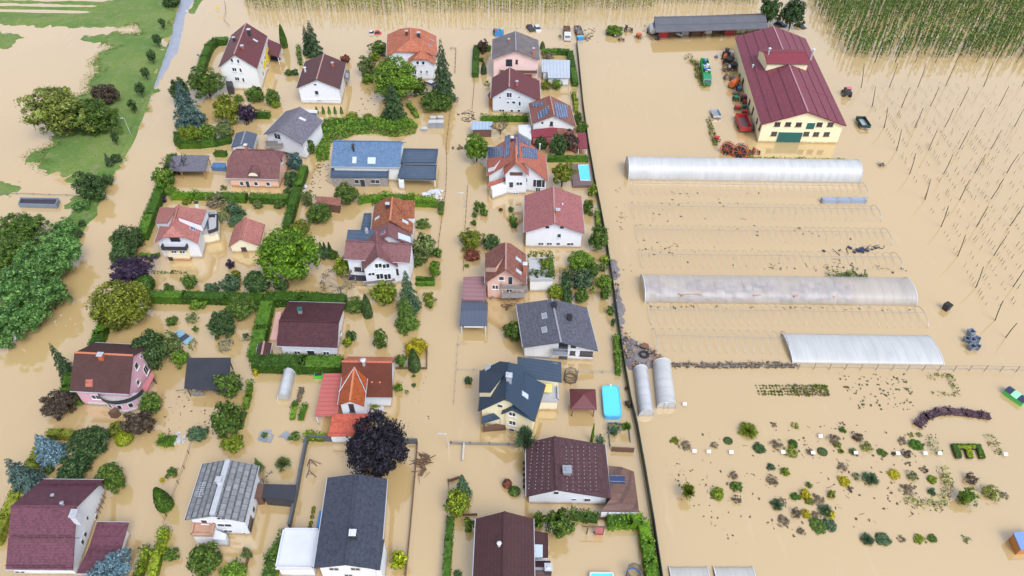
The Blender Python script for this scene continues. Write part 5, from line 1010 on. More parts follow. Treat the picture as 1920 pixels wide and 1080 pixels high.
# --- street right side
T('loose', (906, 88), 10, 12, 'brown', 'bronze bush at the hedge corner left of the pink house'); K('col', (907, 138), (906, 116), 11, 'dark', 'dark pointed thuja left of the pink house', 'thuja'); T('round', (903, 112), 4, 4, 'green', 'small round bush above the pointed thuja', 'shrub'); K('col', (1017, 92), (1017, 78), 10, 'dark', 'short dark thuja at the corner of the square hedge', 'thuja'); T('sparse', (1028, 105), 12, 5, 'dry', 'dry twigs beside the zinc roofed outbuilding', 'shrub'); T('loose', (1044, 159), 9, 10, 'fresh', 'right small tree in front of the zinc outbuilding'); T('loose', (1024, 160), 9, 9, 'olive', 'left small tree in front of the zinc outbuilding'); T('sparse', (914, 157), 5, 5, 'green', 'thin plant left of the small red roofed house', 'shrub'); T('loose', (994, 155), 5, 6, 'silver', 'thin shrub right of the small red roofed house', 'shrub')
hedge([(1075, 172), (1080, 188), (1080, 205)], 1.6, 1.0, 'ygreen', 'slender leafy row by the fence right of the solar house', .5); T('round', (1083, 222), 8, 12, 'green', 'upper bush by the fence right of the solar house', 'shrub'); T('round', (1091, 240), 10, 11, 'green', 'lower bush by the fence right of the solar house', 'shrub'); bare((938, 252), (938, 226), 30, 'small brown twiggy tree right of the timber shed', 'bark', 9, 'dry')
T('round', (1015, 269), 11, 12, 'dark', 'left dark bush before the red brown solar house', 'shrub'); T('round', (1046, 274), 15, 20, 'dark', 'middle dark tree before the red brown solar house'); T('loose', (1070, 265), 16, 18, 'brown', 'right brownish tree before the red brown solar house'); T('loose', (1055, 324), 24, 22, 'olive', 'olive tree with visible trunk right of the cream solar house', clr=1.6); T('round', (1111, 358), 8, 10, 'ygreen', 'yellow green bush by the fence below the decked pool', 'shrub'); T('round', (1102, 388), 10, 13, 'green', 'dark bush right of the pink red roof', 'shrub'); hedge([(1119, 395), (1123, 425)], 1.4, .9, 'fresh', 'thin hedge row by the fence right of the pink red roof', .5); T('round', (1122, 447), 18, 21, 'green', 'round tree by the fence right of the big white house', clr=.5); T('loose', (1108, 402), 4, 4, 'green', 'tiny bush under the dark bush by the pink red roof', 'shrub')
for p, r in (((895, 383), 5), ((905, 386), 5), ((893, 392), 5), ((907, 398), 7), ((890, 403), 5), ((888, 418), 5)): T('round', p, r, r, 'green', 'small round shrub in the loose cluster by the street below the cream house', 'shrub', group='round shrubs in the cluster by the street')
T('round', (958, 393), 5, 5, 'green', 'lone round bush left of the pink red roof', 'shrub'); T('round', (961, 412), 7, 7, 'fresh', 'upper of two bushes left of the big white house', 'shrub'); T('round', (964, 422), 6, 6, 'dark', 'lower of two bushes left of the big white house', 'shrub'); T('loose', (939, 393), 3.5, 3.5, 'red', 'tiny red brown bush below the cream house', 'shrub')
T('loose', (885, 449), 24, 22, 'olive', 'grey olive tree above the mauve carport'); T('round', (922, 455), 14, 14, 'dark', 'dark bush beside the grey olive tree', 'shrub'); T('round', (885, 478), 14, 9, 'red', 'rust red bush under the grey olive tree', 'shrub'); T('round', (875, 498), 4, 3, 'green', 'tiny round bush above the mauve carport', 'shrub')
T('round', (1090, 491), 27, 21, 'fresh', 'bright clumped tree right of the roof terrace'); T('round', (1091, 524), 19, 18, 'teal', 'grey green tree under the bright clumped tree'); T('round', (1112, 507), 12, 14, 'green', 'mid green bush beside the grey green tree', 'shrub'); hedge([(1061, 508), (1062, 535), (1065, 560)], 2.2, 1.7, 'dark', 'dark upright shrub column right of the roof terrace', .5); T('round', (1043, 548), 14, 13, 'ygreen', 'bright yellow green bush above the broad grey roof', 'shrub'); T('round', (1091, 555), 13, 14, 'green', 'green bush above the broad grey roof', 'shrub'); T('round', (1132, 529), 13, 13, 'fresh', 'bright bush by the fence near the rubble bank', 'shrub'); T('round', (1135, 550), 9, 15, 'green', 'tall dark bush by the fence near the rubble bank', 'shrub'); T('round', (1136, 487), 9, 8, 'ygreen', 'pale bush by the fence near the top of the rubble', 'shrub'); T('round', (1130, 502), 7, 8, 'silver', 'grey bush by the fence below the pale bush', 'shrub'); T('sparse', (1110, 545), 5, 10, 'ygreen', 'thin pale shoots between the fence bushes', 'shrub')
T('round', (964, 621), 18, 18, 'green', 'dark bush left of the broad grey roof', 'shrub'); T('loose', (1145, 583), 7, 8, 'green', 'small bush at the fence below the rubble tip', 'shrub'); T('loose', (1149, 605), 4, 8, 'green', 'slim bush along the fence beside the broad grey roof', 'shrub'); hedge([(1154, 628), (1158, 660), (1160, 697)], 1.5, .9, 'fresh', 'long thin hedge along the fence right of the broad grey roof', .4)
T('round', (878, 714), 7, 7, 'dark', 'lone dark bush left of the dark blue roof', 'shrub'); T('spike', (985, 828), 20, 28, 'teal', 'silvery blue willow at the corner of the chocolate roof', size='l', trunk=True); hedge([(1146, 800), (1158, 806)], 1.5, 1.4, 'teal', 'grey green tomato plants in the kitchen plot', .5); T('spike', (1174, 803), 9, 12, 'fresh', 'bright maize clump in the kitchen plot', 'shrub'); hedge([(1120, 823), (1132, 824)], 1.2, 1.0, 'teal', 'short grey green row behind the chocolate roof', .5); K('col', (1109, 829), (1109, 794), 6, 'fresh', 'thin climbing bean pole left of the kitchen plot', 'bean_plant', 'plant'); T('round', (1178, 757), 6, 6, 'brown', 'dark red bush on the fence beside the oval pool', 'shrub'); T('round', (1174, 728), 3, 3, 'red', 'tiny red bush by the fence above the oval pool', 'shrub')
K('cone', (868, 930), (868, 888), 36, 'teal', 'drooping blue green conifer at the street wall'); T('round', (858, 944), 21, 23, 'ygreen', 'bright yellow green bush below the drooping conifer', 'shrub'); T('ball', (841, 940), 5, 5, 'dark', 'small dark ball at the end of the street hedge', 'ball_shrub'); T('ball', (965, 921), 11, 9, 'hedge', 'round clipped green bush left of the chocolate roof', 'ball_shrub'); T('ball', (951, 907), 9, 9, 'red', 'dark red round bush left of the chocolate roof', 'ball_shrub'); T('loose', (1048, 981), 26, 28, 'green', 'leafy tree right of the dark brown roof', clr=.6); T('loose', (1070, 990), 9, 8, 'green', 'bush at the right foot of the leafy tree', 'shrub'); T('round', (1008, 978), 10, 17, 'fresh', 'bright upright bush behind the dark brown annexe', 'shrub')
hedge([(1068, 962), (1095, 966), (1122, 968)], 1.4, 1.4, 'green', 'ragged shrub row below the chocolate roof', .5); T('round', (880, 985), 9, 12, 'fresh', 'low bright bush left of the dark brown roof', 'shrub'); T('loose', (858, 1077), 8, 6, 'dark', 'dark bush at the bottom edge left of the dark brown roof', 'shrub')
for i in range(5): T('ball', (983, 868+i*11), 3, 3.5, 'brown', 'small clipped shrub along the left wall of the chocolate roofed house', 'shrub', group='clipped shrubs along the chocolate roofed house')
# roof terrace planting
for z_, y0 in ((3.3, 0), (3.3, 1)):
    a, b = (at((995, 481), z_), at((1030, 481), z_)) if y0 == 0 else (at((998, 515), z_), at((1030, 517), z_))
    for i in range(4):
        p = a.lerp(b, i/3); c = link('potted_plant', crown('sparse', 's', i % 3)); c.location = p+UP*.5; c.scale = (.75, .75, .8); slot(c, L['green' if y0 else 'olive']); tag(c, 'leafy potted plant in the %s row on the grey roof terrace' % ('lower' if y0 else 'upper'), 'potted plant', '%s row of pots on the roof terrace' % ('lower' if y0 else 'upper'))
hedge(None, 1.0, 1.0, 'green', 'tall dark climber along the right edge of the roof terrace', .4, 'climber', world=[at((1033, 484), 3.6), at((1036, 520), 3.6)], cat='plant').location.z = 3.2
o = link('vine_plant', crown('loose', 's', 1)); o.location = at((1022, 495), 3.8); o.scale = (1, 1.6, .7); slot(o, L['ygreen']); tag(o, 'bright yellow green vine on the grey roof terrace', 'plant')
# --- barn trees
T('loose', (1444, 20), 22, 26, 'dark', 'left dark tree behind the barn', clr=1); T('loose', (1488, 24), 25, 27, 'pine', 'right dark tree behind the barn', clr=1)
T('round', (930, 58), 5, 4, 'green', 'tiny bush at the water line above the pink house', 'shrub'); T('sparse', (1050, 68), 3, 3, 'olive', 'tiny tuft left of the flatbed lorries', 'shrub')
hedge([(1290, 105), (1305, 118), (1312, 140), (1320, 160)], .8, 1.6, 'olive', 'ragged olive weed strip beside the green lorry', .7, 'weed_strip', cat='plant'); hedge([(1330, 222), (1336, 248), (1343, 270)], .8, .9, 'olive', 'thin ragged weed strip left of the red trailer', .7, 'weed_strip', cat='plant')
hedge([(1400, 296), (1500, 298), (1590, 300)], .5, .8, 'olive', 'low weedy rim behind the first plastic tunnel', .5, 'weed_strip', cat='plant'); T('round', (1152, 57), 17, 8, 'fresh', 'green floating thicket beside the field machinery', 'shrub')
hedge([(1556, 513), (1590, 514), (1626, 515)], .9, 1.2, 'green', 'flowering weed strip behind the second plastic tunnel', .7, 'weed_strip', cat='plant')
# --- hedges
HG = 'clipped '
hedge([(427, 73), (404, 74), (392, 84), (383, 104), (376, 126), (371, 148)], 2.2, 2.4, 'hedge', 'curved tall clipped hedge round the tall white house')
hedge([(331, 247), (331, 262), (338, 268), (372, 268), (400, 265), (434, 258)], 1.7, 1.6, 'hedge', 'curved clipped hedge round the corner garden below the spruce')
hedge([(402, 285), (424, 286)], 1.3, 1.6, 'hedge', 'shortest clipped hedge piece above the blue tarpaulin'); hedge([(478, 211), (505, 212)], 1.8, 2.0, 'hedge', 'short dark hedge left of the grey violet roof', .15)
hedge([(323, 290), (318, 312), (300, 352), (281, 398), (265, 440)], 2.2, 2.4, 'hedge', 'long clipped hedge along the left flooded road'); hedge([(196, 598), (186, 622), (172, 655)], 2.2, 1.9, 'hedge', 'road hedge between the olive tree and pink house'); hedge([(133, 690), (126, 722), (118, 740)], 2.2, 1.8, 'hedge', 'short dark hedge left of the pink house')
hedge([(322, 363), (360, 364), (399, 364)], 1.6, 2.0, 'hedgel', 'leafy untrimmed hedge left of the two clipped hedges', .35); hedge([(404, 366), (462, 367)], 1.9, 2.2, 'hedge', 'left clipped block hedge below the peach house'); hedge([(468, 368), (540, 370)], 1.9, 2.2, 'hedge', 'right clipped block hedge below the peach house')
hedge([(570, 312), (558, 348), (547, 385), (536, 425)], 2.2, 2.0, 'hedge', 'straight clipped hedge between the peach and unplastered houses')
hedge([(276, 552), (340, 553), (420, 555), (492, 558)], 2.1, 2.2, 'hedge', 'longest clipped hedge below the orchard bushes'); hedge([(497, 556), (560, 556), (648, 561)], 2.4, 2.6, 'hedge', 'thick hedge behind the dark maroon roof'); hedge([(501, 565), (490, 610), (477, 668)], 2.2, 2.8, 'hedge', 'thick bright hedge left of the dark maroon roof'); hedge([(474, 676), (560, 678), (641, 680)], 2.4, 3.2, 'hedge', 'thickest hedge below the dark maroon roofed house')
hedge([(672, 372), (720, 366), (770, 369), (815, 374)], 1.4, 2.0, 'weed', 'ragged green hedge below the unplastered house', .3); hedge([(700, 377), (760, 378), (820, 380)], 1.3, 1.5, 'hedgel', 'second hedge row right behind the mossy orange roof', .3)
hedge([(893, 86), (892, 110), (891, 138)], 1.7, 2.0, 'hedge', 'street side leg of the square hedge at the pink house'); hedge([(898, 86), (920, 88)], 1.7, 1.8, 'hedge', 'back leg of the square hedge left of the pink house'); hedge([(1016, 94), (1045, 94), (1068, 95)], 1.7, 1.8, 'hedge', 'back leg of the square hedge right of the pink house'); hedge([(1069, 96), (1074, 125), (1079, 155)], 1.7, 1.9, 'hedge', 'fence side leg of the square hedge beside the outbuilding')
hedge([(902, 219), (945, 219), (990, 219)], 1.5, 1.9, 'hedgel', 'bright rough hedge below the small red roofed house', .3); hedge([(1027, 295), (1060, 295), (1103, 295)], 1.4, 1.5, 'hedge', 'dark clipped hedge above the decked pool')
hedge([(1139, 974), (1175, 973), (1206, 973)], 1.8, 2.2, 'hedgel', 'bright hedge top leg below the brown annexe', .08); hedge([(1207, 975), (1213, 1010), (1219, 1045), (1226, 1095)], 1.8, 1.9, 'hedgel', 'bright hedge long leg along the right fence', .08); hedge([(845, 968), (841, 1010), (836, 1090)], 1.6, 1.1, 'hedge', 'narrow street hedge left of the dark brown roof')
hedge([(88, 811), (112, 811), (138, 813)], 1.6, 1.4, 'olive', 'short olive hedge top leg behind the blue spruce'); hedge([(77, 835), (62, 862), (38, 905), (10, 965), (-12, 1015)], 1.7, 1.7, 'olive', 'long olive hedge along the lower left road'); hedge([(468, 715), (464, 740), (459, 762)], 1.4, .9, 'fresh', 'narrow hedge between the two lower left gardens', .4); hedge([(455, 770), (448, 800)], 1.2, 1.0, 'green', 'thin hedge beside the full round tree', .4); hedge([(479, 690), (478, 700)], 1.2, .6, 'yellow', 'tiny golden column at the hedge corner', .2)
hedge([(780, 520), (797, 522), (815, 522)], .9, .8, 'hedge', 'low box hedge upper leg beside the street'); hedge([(779, 530), (815, 530)], .9, .8, 'hedge', 'low box hedge lower leg beside the street'); hedge([(828, 376), (826, 396)], 1.4, 1.2, 'green', 'small hedge stub at the street beside white sheets', .2)
hedge([(262, 477), (282, 480), (300, 476)], .5, 1.2, 'hedge', 'low curved box edging left of the yellow bay house'); hedge([(285, 510), (320, 510), (350, 511)], .3, .6, 'hedge', 'very low grass edge under the yellow bay house', .3)
# rough plot: weeds nobody could count
WP = [(597, 232), (620, 224), (660, 222), (720, 223), (768, 222), (783, 236), (776, 250), (740, 257), (700, 250), (664, 252), (640, 262), (618, 268), (614, 300), (596, 303), (592, 280), (600, 262)]
PW = [tuple(at(p)[:2]) for p in WP]; rs = np.random.RandomState(4); n = 16000
X = rs.uniform(min(p[0] for p in PW), max(p[0] for p in PW), n); Y = rs.uniform(min(p[1] for p in PW), max(p[1] for p in PW), n); D = inpoly(X, Y, PW); k = D > -.4*rs.rand(n)
X, Y, D = X[k], Y[k], D[k]; hh = np.clip(D*.7, .1, 1.0)*(.8+1.2*np.clip(vnoise(X, Y, 3.2, 5)+.5, .1, 1)); Z = hh*rs.uniform(.35, 1, len(X))
P = np.stack([X, Y, Z], 1); q = quads(P, unit(rs.normal(0, .55, P.shape)+np.array([0, 0, 1.])), .42, rs); tag(link('undergrowth', np_mesh('undergrowth', q, L['weed'])), 'rough bright green weeds covering the empty plot above the unplastered house', 'weeds', kind='stuff')
# ------------------------------------------------------------------ hop yards
view(0, 0, 1)
XA, YA = Vector((1, 0, 0)), Vector((0, 1, 0))
def vine_arr(seed, n=46, h=6.4, r=.34):
    rs = np.random.RandomState(seed); z = rs.uniform(.16, 1, n)*h; a = rs.uniform(0, 6.28, n); rr = r*rs.uniform(.2, 1, n)*(.45+.75*np.sin(np.clip(z/h, 0, 1)*2.4))
    P = np.stack([np.cos(a)*rr+.12*np.sin(z*.8+seed), np.sin(a)*rr, z], 1); q = quads(P, unit(np.stack([np.cos(a), np.sin(a), .6+0*a], 1)+rs.normal(0, .5, (n, 3))), .42, rs, 1.5)
    s = .05; st = np.array([[[-s, 0, -.5], [s, 0, -.5], [s, 0, h], [-s, 0, h]], [[0, -s, -.5], [0, s, -.5], [0, s, h], [0, -s, h]]])
    return np.concatenate([q, st])
def yard(poly, dx, dy, seed, thin, keep):
    PW = [tuple(at(p)[:2]) for p in poly]; rs = np.random.RandomState(seed)
    gx = np.arange(min(p[0] for p in PW), max(p[0] for p in PW), dx); gy = np.arange(min(p[1] for p in PW), max(p[1] for p in PW), dy)
    X, Y = np.meshgrid(gx, gy); X = X+rs.normal(0, dx*.22, X.shape); Y = Y+rs.normal(0, .2, Y.shape)
    k = (inpoly(X, Y, PW) > 1.6*vnoise(X, Y, 4, 3)+.4) & (rs.rand(*X.shape) < keep+.55*vnoise(X, Y, 7, 12)); X, Y = X[k], Y[k]; o = np.argsort(np.hypot(X, Y)); return X[o], Y[o], rs
def hops(poly, dx, dy, seed, m, thin, nmax, label, group, keep=.93, h=6.4):
    X, Y, rs = yard(poly, dx, dy, seed, thin, keep); arr = [vine_arr(seed+i, int(46*thin), h) for i in range(4)]; me = [np_mesh('hop_vine', a, L[m]) for a in arr]
    for i in range(min(nmax, len(X))):
        o = link('hop_vine', me[i % 4]); o.location = (X[i], Y[i], 0); o.rotation_euler.z = rs.rand()*6; o.scale.z = .85+.25*rs.rand(); tag(o, label, 'hop vine', group)
    Q = []
    for i in range(nmax, len(X)):
        a = arr[i % 4].copy(); c, s = math.cos(i*1.7), math.sin(i*1.7); x = a[..., 0]*c-a[..., 1]*s; y = a[..., 0]*s+a[..., 1]*c; a[..., 0] = x+X[i]; a[..., 1] = y+Y[i]; a[..., 2] *= .85+.25*rs.rand(); Q.append(a)
    if Q: tag(link('hop_field', np_mesh('hop_field', np.concatenate(Q), L[m])), 'mass of hop vines standing in flood water behind the front '+group, 'hop field', kind='stuff')
hops([(462, 26), (700, 29), (1000, 27), (1228, 24), (1232, 10), (1425, 10), (1425, -40), (440, -40)], 1.25, 3.1, 3, 'hopp', .48, 150, 'thin pale hop vine in the open front rows along the top edge of the photo', 'hop vines along the top edge', .9, 6.2)
hops([(1524, 14), (1545, 50), (1572, 92), (1608, 116), (1700, 117), (1930, 117), (2010, 118), (2100, -60), (1500, -60)], 1.0, 3.3, 8, 'hop', .85, 150, 'dense dark hop vine in the front rows of the upper right hop field', 'hop vines of the upper right field', .72)
PM_ = M['barkd']
def pole(b, t, label, group, m=None, r=.082, h=None, name='hop_pole', cat='pole'):
    P = at(b); v = Vector((P.x, P.y, 0)).normalized(); hh = h or max(2, min(9, hit(t, P, v).z)); Q = hit(t, P, v) if not h else P+UP*h
    mb = MB(); k = Vector((RS.uniform(-.12, .12), RS.uniform(-.1, .1), 0)); md = (P+Q)/2+k; mb.tube(P-UP*.6, md, r*1.25, r*1.05, 6); mb.tube(md-(Q-P)*.01, Q, r*1.05, r*.8, 6); o = mb.build(name, m or PM_); tag(o, label, cat, group); return o
view(1520, 0, 4.5); PB = []
for b, t in (((430, 740), (452, 535)), ((665, 735), (735, 535)), ((905, 735), (975, 535)), ((1140, 725), (1222, 535)), ((1462, 730), (1540, 530)), ((520, 905), (547, 730)), ((768, 905), (838, 735)), ((1010, 895), (1085, 735)), ((1260, 895), (1340, 735)), ((1590, 893), (1672, 728)), ((620, 1078), (652, 905)), ((880, 1078), (950, 910)), ((1130, 1072), (1208, 912)), ((1385, 1070), (1470, 910)), ((1720, 1070), (1798, 920)), ((1785, 730), (1850, 560))): PB.append((cp(b), cp(t)))
view(1500, 240, 4.155)
for b, t in (((755, 178), (792, 8)), ((1003, 172), (1070, 18)), ((1240, 165), (1315, 20)), ((1485, 165), (1570, 15)), ((855, 360), (902, 195)), ((1118, 358), (1192, 205)), ((1362, 352), (1447, 203)), ((1612, 350), (1706, 203)), ((978, 560), (1020, 397)), ((1245, 560), (1325, 400)), ((1490, 550), (1587, 395)), ((1100, 770), (1157, 605)), ((1375, 768), (1466, 612)), ((1635, 762), (1742, 605)), ((1230, 1000), (1290, 832)), ((1512, 992), (1612, 838))): PB.append((cp(b), cp(t)))
view(1500, 480, 4.5)
for b, t in (((1487, 268), (1548, 90)), ((1800, 258), (1890, 120)), ((1650, 545), (1712, 380)), ((1735, 690), (1832, 565))): PB.append((cp(b), cp(t)))
view(0, 0, 1)
for b, t in PB: pole(b, t, 'tall bare dark pole standing in the flooded cleared hop yard on the right', 'bare hop yard poles')
for x in range(1640, 1930, 38): P = at((x, 117)); pole((x, 117), None, 'tall dark end pole along the front edge of the upper right hop field', 'end poles of the upper right hop field', h=7.0, r=.09)
# rows of cut hop stubs between the poles
c0, c1, e0 = at((1615.5, 164.4)), at((1667.8, 163)), at((1796, 481)); dv = (e0-c0); dl = dv.length; dv = dv/dl; dc = c1-c0; ST = []; rs = random.Random(5)
for k in range(-0, 22):
    o = c0+dc*(k/3.0*1.02); s = rs.random()*2
    while s < 96:
        p = o+dv*s; s += rs.uniform(.8, 1.7)*(1 if rs.random() < .8 else 3)
        if rs.random() < .78: ST.append(p+Vector((rs.gauss(0, .06), rs.gauss(0, .06), 0)))
x_ = lambda p: (lambda c: (960+FPX*c.x/-c.z, 540-FPX*c.y/-c.z))(MR.transposed() @ (p-CAMP))
ST = [p for p in ST if -5 < x_(p)[0] < 1935 and x_(p)[1] < 690 and x_(p)[1] > 150]; ST.sort(key=lambda p: p.length)
sm = []
for i in range(3):
    mb = MB(); rr = random.Random(i)
    for j in range(2): a = Vector((rr.uniform(-.1, .1), rr.uniform(-.1, .1), -.3)); mb.tube(a, a+Vector((rr.uniform(-.2, .2), rr.uniform(-.15, .15), rr.uniform(.9, 1.8))), .035, .02, 4); 
    me = mb.build('hop_stub', M['bark']); sm.append(me.data); bpy.data.objects.remove(me)
for i, p in enumerate(ST[:300]):
    o = link('hop_stub', sm[i % 3]); o.location = p; o.rotation_euler.z = rs.random()*6; o.scale.z = rs.uniform(.5, 1.3); tag(o, 'short thin dark stub in the stub rows between the bare hop poles', 'hop stub', 'hop stubs in rows')
mb = MB()
for p in ST[300:]: mb.tube(p-UP*.2, p+Vector((rs.uniform(-.2, .2), rs.uniform(-.1, .1), rs.uniform(.4, 1.7))), .035, .02, 3)
tag(mb.build('far_hop_stubs', M['bark']), 'far rows of thin dark hop stubs poking out of the water', 'hop stubs', kind='stuff')
# ------------------------------------------------------------------ plastic tunnels and bare hoop frames
def filmm(name, a, c=(.50, .50, .485)):
    m, t, p = _new(name); tc = N(t, 'ShaderNodeTexCoord').outputs['Object']
    mp = N(t, 'ShaderNodeMapping'); mp.inputs['Scale'].default_value = (.9, .25, .25); t.links.new(tc, mp.inputs[0])
    sp = N(t, 'ShaderNodeSeparateXYZ'); t.links.new(tc, sp.inputs[0]); a_ = N(t, 'ShaderNodeMath', operation='MULTIPLY'); a_.inputs[1].default_value = 1/1.9; t.links.new(sp.outputs['X'], a_.inputs[0]); fr = N(t, 'ShaderNodeMath', operation='FRACT'); t.links.new(a_.outputs[0], fr.inputs[0])
    col = mixc(t, ramp(t, noise(t, .8, 5, mp.outputs[0]), .35, .7), c, [x*.84 for x in c]); col = mixc(t, ramp(t, fr.outputs[0], .1, .02), col, [x*.78 for x in c])
    col = mixc(t, ramp(t, sp.outputs['Z'], .7, .0), col, [x*y for x, y in zip(c, (.78, .70, .58))]); t.links.new(col, p.inputs['Base Color']); p.inputs['Roughness'].default_value = .38
    p.inputs['Alpha'].default_value = a; return m
FM = filmm('white_film', .9); FT = filmm('clear_film', .46, (.54, .53, .52)); FG = filmm('grey_film', .95, (.47, .475, .475))
def tunnel(a, b, topy, w, m, label, sag=.05, pitch=1.9, ends=True, group=None, dirv=None, h=None, name='plastic_tunnel'):
    A, B_ = at(a), at(b); u = (B_-A); Lg = u.length; u.normalize(); v = UP.cross(u); md = ((a[0]+b[0])/2, topy)
    if h is None:
        lo, hi = .5, 8.0
        for _ in range(30):
            h = (lo+hi)/2; ys = min(x_((A+B_)/2+v*(w/2-math.cos(q*math.pi/24)*w/2)+UP*(h*math.sin(q*math.pi/24)**.85))[1] for q in range(25)); lo, hi = (h, hi) if ys > topy else (lo, h)
    e = empty(name, A+u*(Lg/2)+v*(w/2), math.atan2(u.y, u.x), label, 'greenhouse', group); mb = MB(); n = max(2, int(Lg/pitch)); NS = 18; rows = []
    for i in range(n*4+1):
        s = Lg*i/(n*4); k = 1-sag/w*2*math.sin(math.pi*((i % 4)/4))**2*(1 if i % 4 else 0); rows.append([A+u*s+v*(w/2-math.cos(math.pi*q/NS)*w/2*k)+UP*(h*k*math.sin(math.pi*q/NS)**.85-(.25 if q in (0, NS) else 0)) for q in range(NS+1)])
    for r0, r1 in zip(rows, rows[1:]):
        for q in range(NS): mb.poly([r0[q], r1[q], r1[q+1], r0[q+1]])
    c = mb.build('film_cover', m, e, smooth=True)
    bm = bmesh.new(); bm.from_mesh(c.data); bmesh.ops.remove_doubles(bm, verts=bm.verts[:], dist=.001); bmesh.ops.recalc_face_normals(bm, faces=bm.faces[:]); bm.to_mesh(c.data); bm.free()
    if ends:
        for r, sg in ((rows[0], -1), (rows[-1], 1)):
            mb = MB(); mb.prism([p-u*sg*.06 for p in r], [p-u*sg*.02 for p in r]); mb.build('end_wall', m, e)
            mb = MB(); mb.path([p+u*sg*.02 for p in r], .09, 5); mb.build('end_hoop', M['whitep'], e)
    return e, A, u, v, Lg, h
tunnel((1178, 338), (1612, 344), 296, 7.2, FM, 'top long white plastic tunnel directly below the barn')
t2 = tunnel((1209, 568), (1716, 574), 517, 7.6, FT, 'middle long clear plastic tunnel full of wooden pallets')
tunnel((1486, 682), (1769, 686), 627, 7.6, FM, 'lowest and shortest of the three long white plastic tunnels')
def upright_tunnel(fl, fr, bl, label, m, h): # tunnel running away from the camera
    A, B_, Cc = at(fl), at(fr), at(bl); d = Cc-A; w = (B_-A).length; e, *_ = tunnel((0, 0), (1, 0), 0, w, m, label, h=h) if False else (None,)
    u = d.normalized(); Lg = d.length; v = (B_-A).normalized(); e = empty('plastic_tunnel', (A+B_)/2+d*.5, math.atan2(u.y, u.x), label, 'greenhouse'); mb = MB(); NS = 16; rows = []; n = max(2, int(Lg/2))
    for i in range(n*4+1):
        k = 1-.03*math.sin(math.pi*((i % 4)/4))**2; rows.append([A+u*(Lg*i/(n*4))+v*(w/2-math.cos(math.pi*q/NS)*w/2*k)+UP*(h*k*math.sin(math.pi*q/NS)**.7-(.3 if q in (0, NS) else 0)) for q in range(NS+1)])
    for r0, r1 in zip(rows, rows[1:]):
        for q in range(NS): mb.poly([r0[q], r1[q], r1[q+1], r0[q+1]])
    c = mb.build('film_cover', m, e, smooth=True); bm = bmesh.new(); bm.from_mesh(c.data); bmesh.ops.remove_doubles(bm, verts=bm.verts[:], dist=.001); bmesh.ops.recalc_face_normals(bm, faces=bm.faces[:]); bm.to_mesh(c.data); bm.free()
    for r, sg in ((rows[0], -1), (rows[-1], 1)):
        mb = MB(); mb.prism([p-u*sg*.06 for p in r], [p-u*sg*.02 for p in r]); mb.build('end_wall', m, e)
        mb = MB(); mb.path([p+u*sg*.03 for p in r], .06, 5); mb.build('end_hoop', M['metal'] if sg < 0 else M['whitep'], e)
    return e, A, B_, u
upright_tunnel((1197, 781), (1225, 781), (1187, 697), 'grey narrow plastic tunnel, left of the two beside the oval pool', FG, 2.0)
e, A, B_, u = upright_tunnel((1231, 766), (1267, 766), (1223, 686), 'wider white plastic tunnel, right of the two beside the oval pool', FM, 2.2)
mb = MB(); c = (A+B_)/2-u*.03; w_ = (B_-A).normalized()
for s in (-.45, .45): mb.tube(c+w_*s-UP*.4, c+w_*s+UP*1.7, .05)
mb.tube(c-w_*.45+UP*1.7, c+w_*.45+UP*1.7, .05); mb.build('door_frame', M['metal'], e)
tunnel((1264, 1122), (1337, 1122), 1069, 4.6, FM, 'left of two white tunnel tops cut by the bottom edge'); tunnel((1350, 1122), (1425, 1122), 1070, 4.6, FM, 'right of two white tunnel tops cut by the bottom edge')
view(500, 660, 4.5); upright_tunnel((95, 405), (193, 410), (150, 190), 'small ribbed plastic greenhouse beside the salmon carport', FG, 1.9); view(0, 0, 1)
# pallets inside the clear tunnel
e, A, u, v, Lg, h = t2; rs = random.Random(9); CM = [M['tan'], mat('pale_pallet_wood', (.55, .42, .33), .8, .2, 3), mat('reddish_pallet_wood', (.44, .26, .17), .8, .2, 3)]; pm = []
for m in CM:
    mb = MB()
    for i in range(5): mb.box(Vector((-.6, -.4+i*.17, .30)), Vector((1.2, 0, 0)), Vector((0, .12, 0)), UP*.05)
    for i in range(3): mb.box(Vector((-.6+i*.54, -.42, .0)), Vector((.1, 0, 0)), Vector((0, .84, 0)), UP*.3)
    for i in range(2): mb.box(Vector((-.6, -.42+i*.76, .1)), Vector((1.2, 0, 0)), Vector((0, .08, 0)), UP*.16)
    o = mb.build('wooden_pallet', m); pm.append(o.data); bpy.data.objects.remove(o)
for i in range(84):
    o = link('wooden_pallet', pm[rs.randint(0, 2)]); s = 1.5+(Lg-13)*(i/84)+rs.uniform(-.5, .5); o.location = A+u*s+v*rs.choice((1.4, 2.2, 2.9, 3.8, 4.6))+UP*rs.choice((.3, .8, 1.3)); o.rotation_euler.z = rs.uniform(-.5, .5); o.scale = (1.35, 1.6, 1.6); tag(o, 'wooden pallet floating inside the middle clear plastic tunnel', 'pallet', 'pallets floating inside the clear tunnel')
HM = mat('galvanised_hoops', (.30, .30, .31), .45, .1, 2, .3)
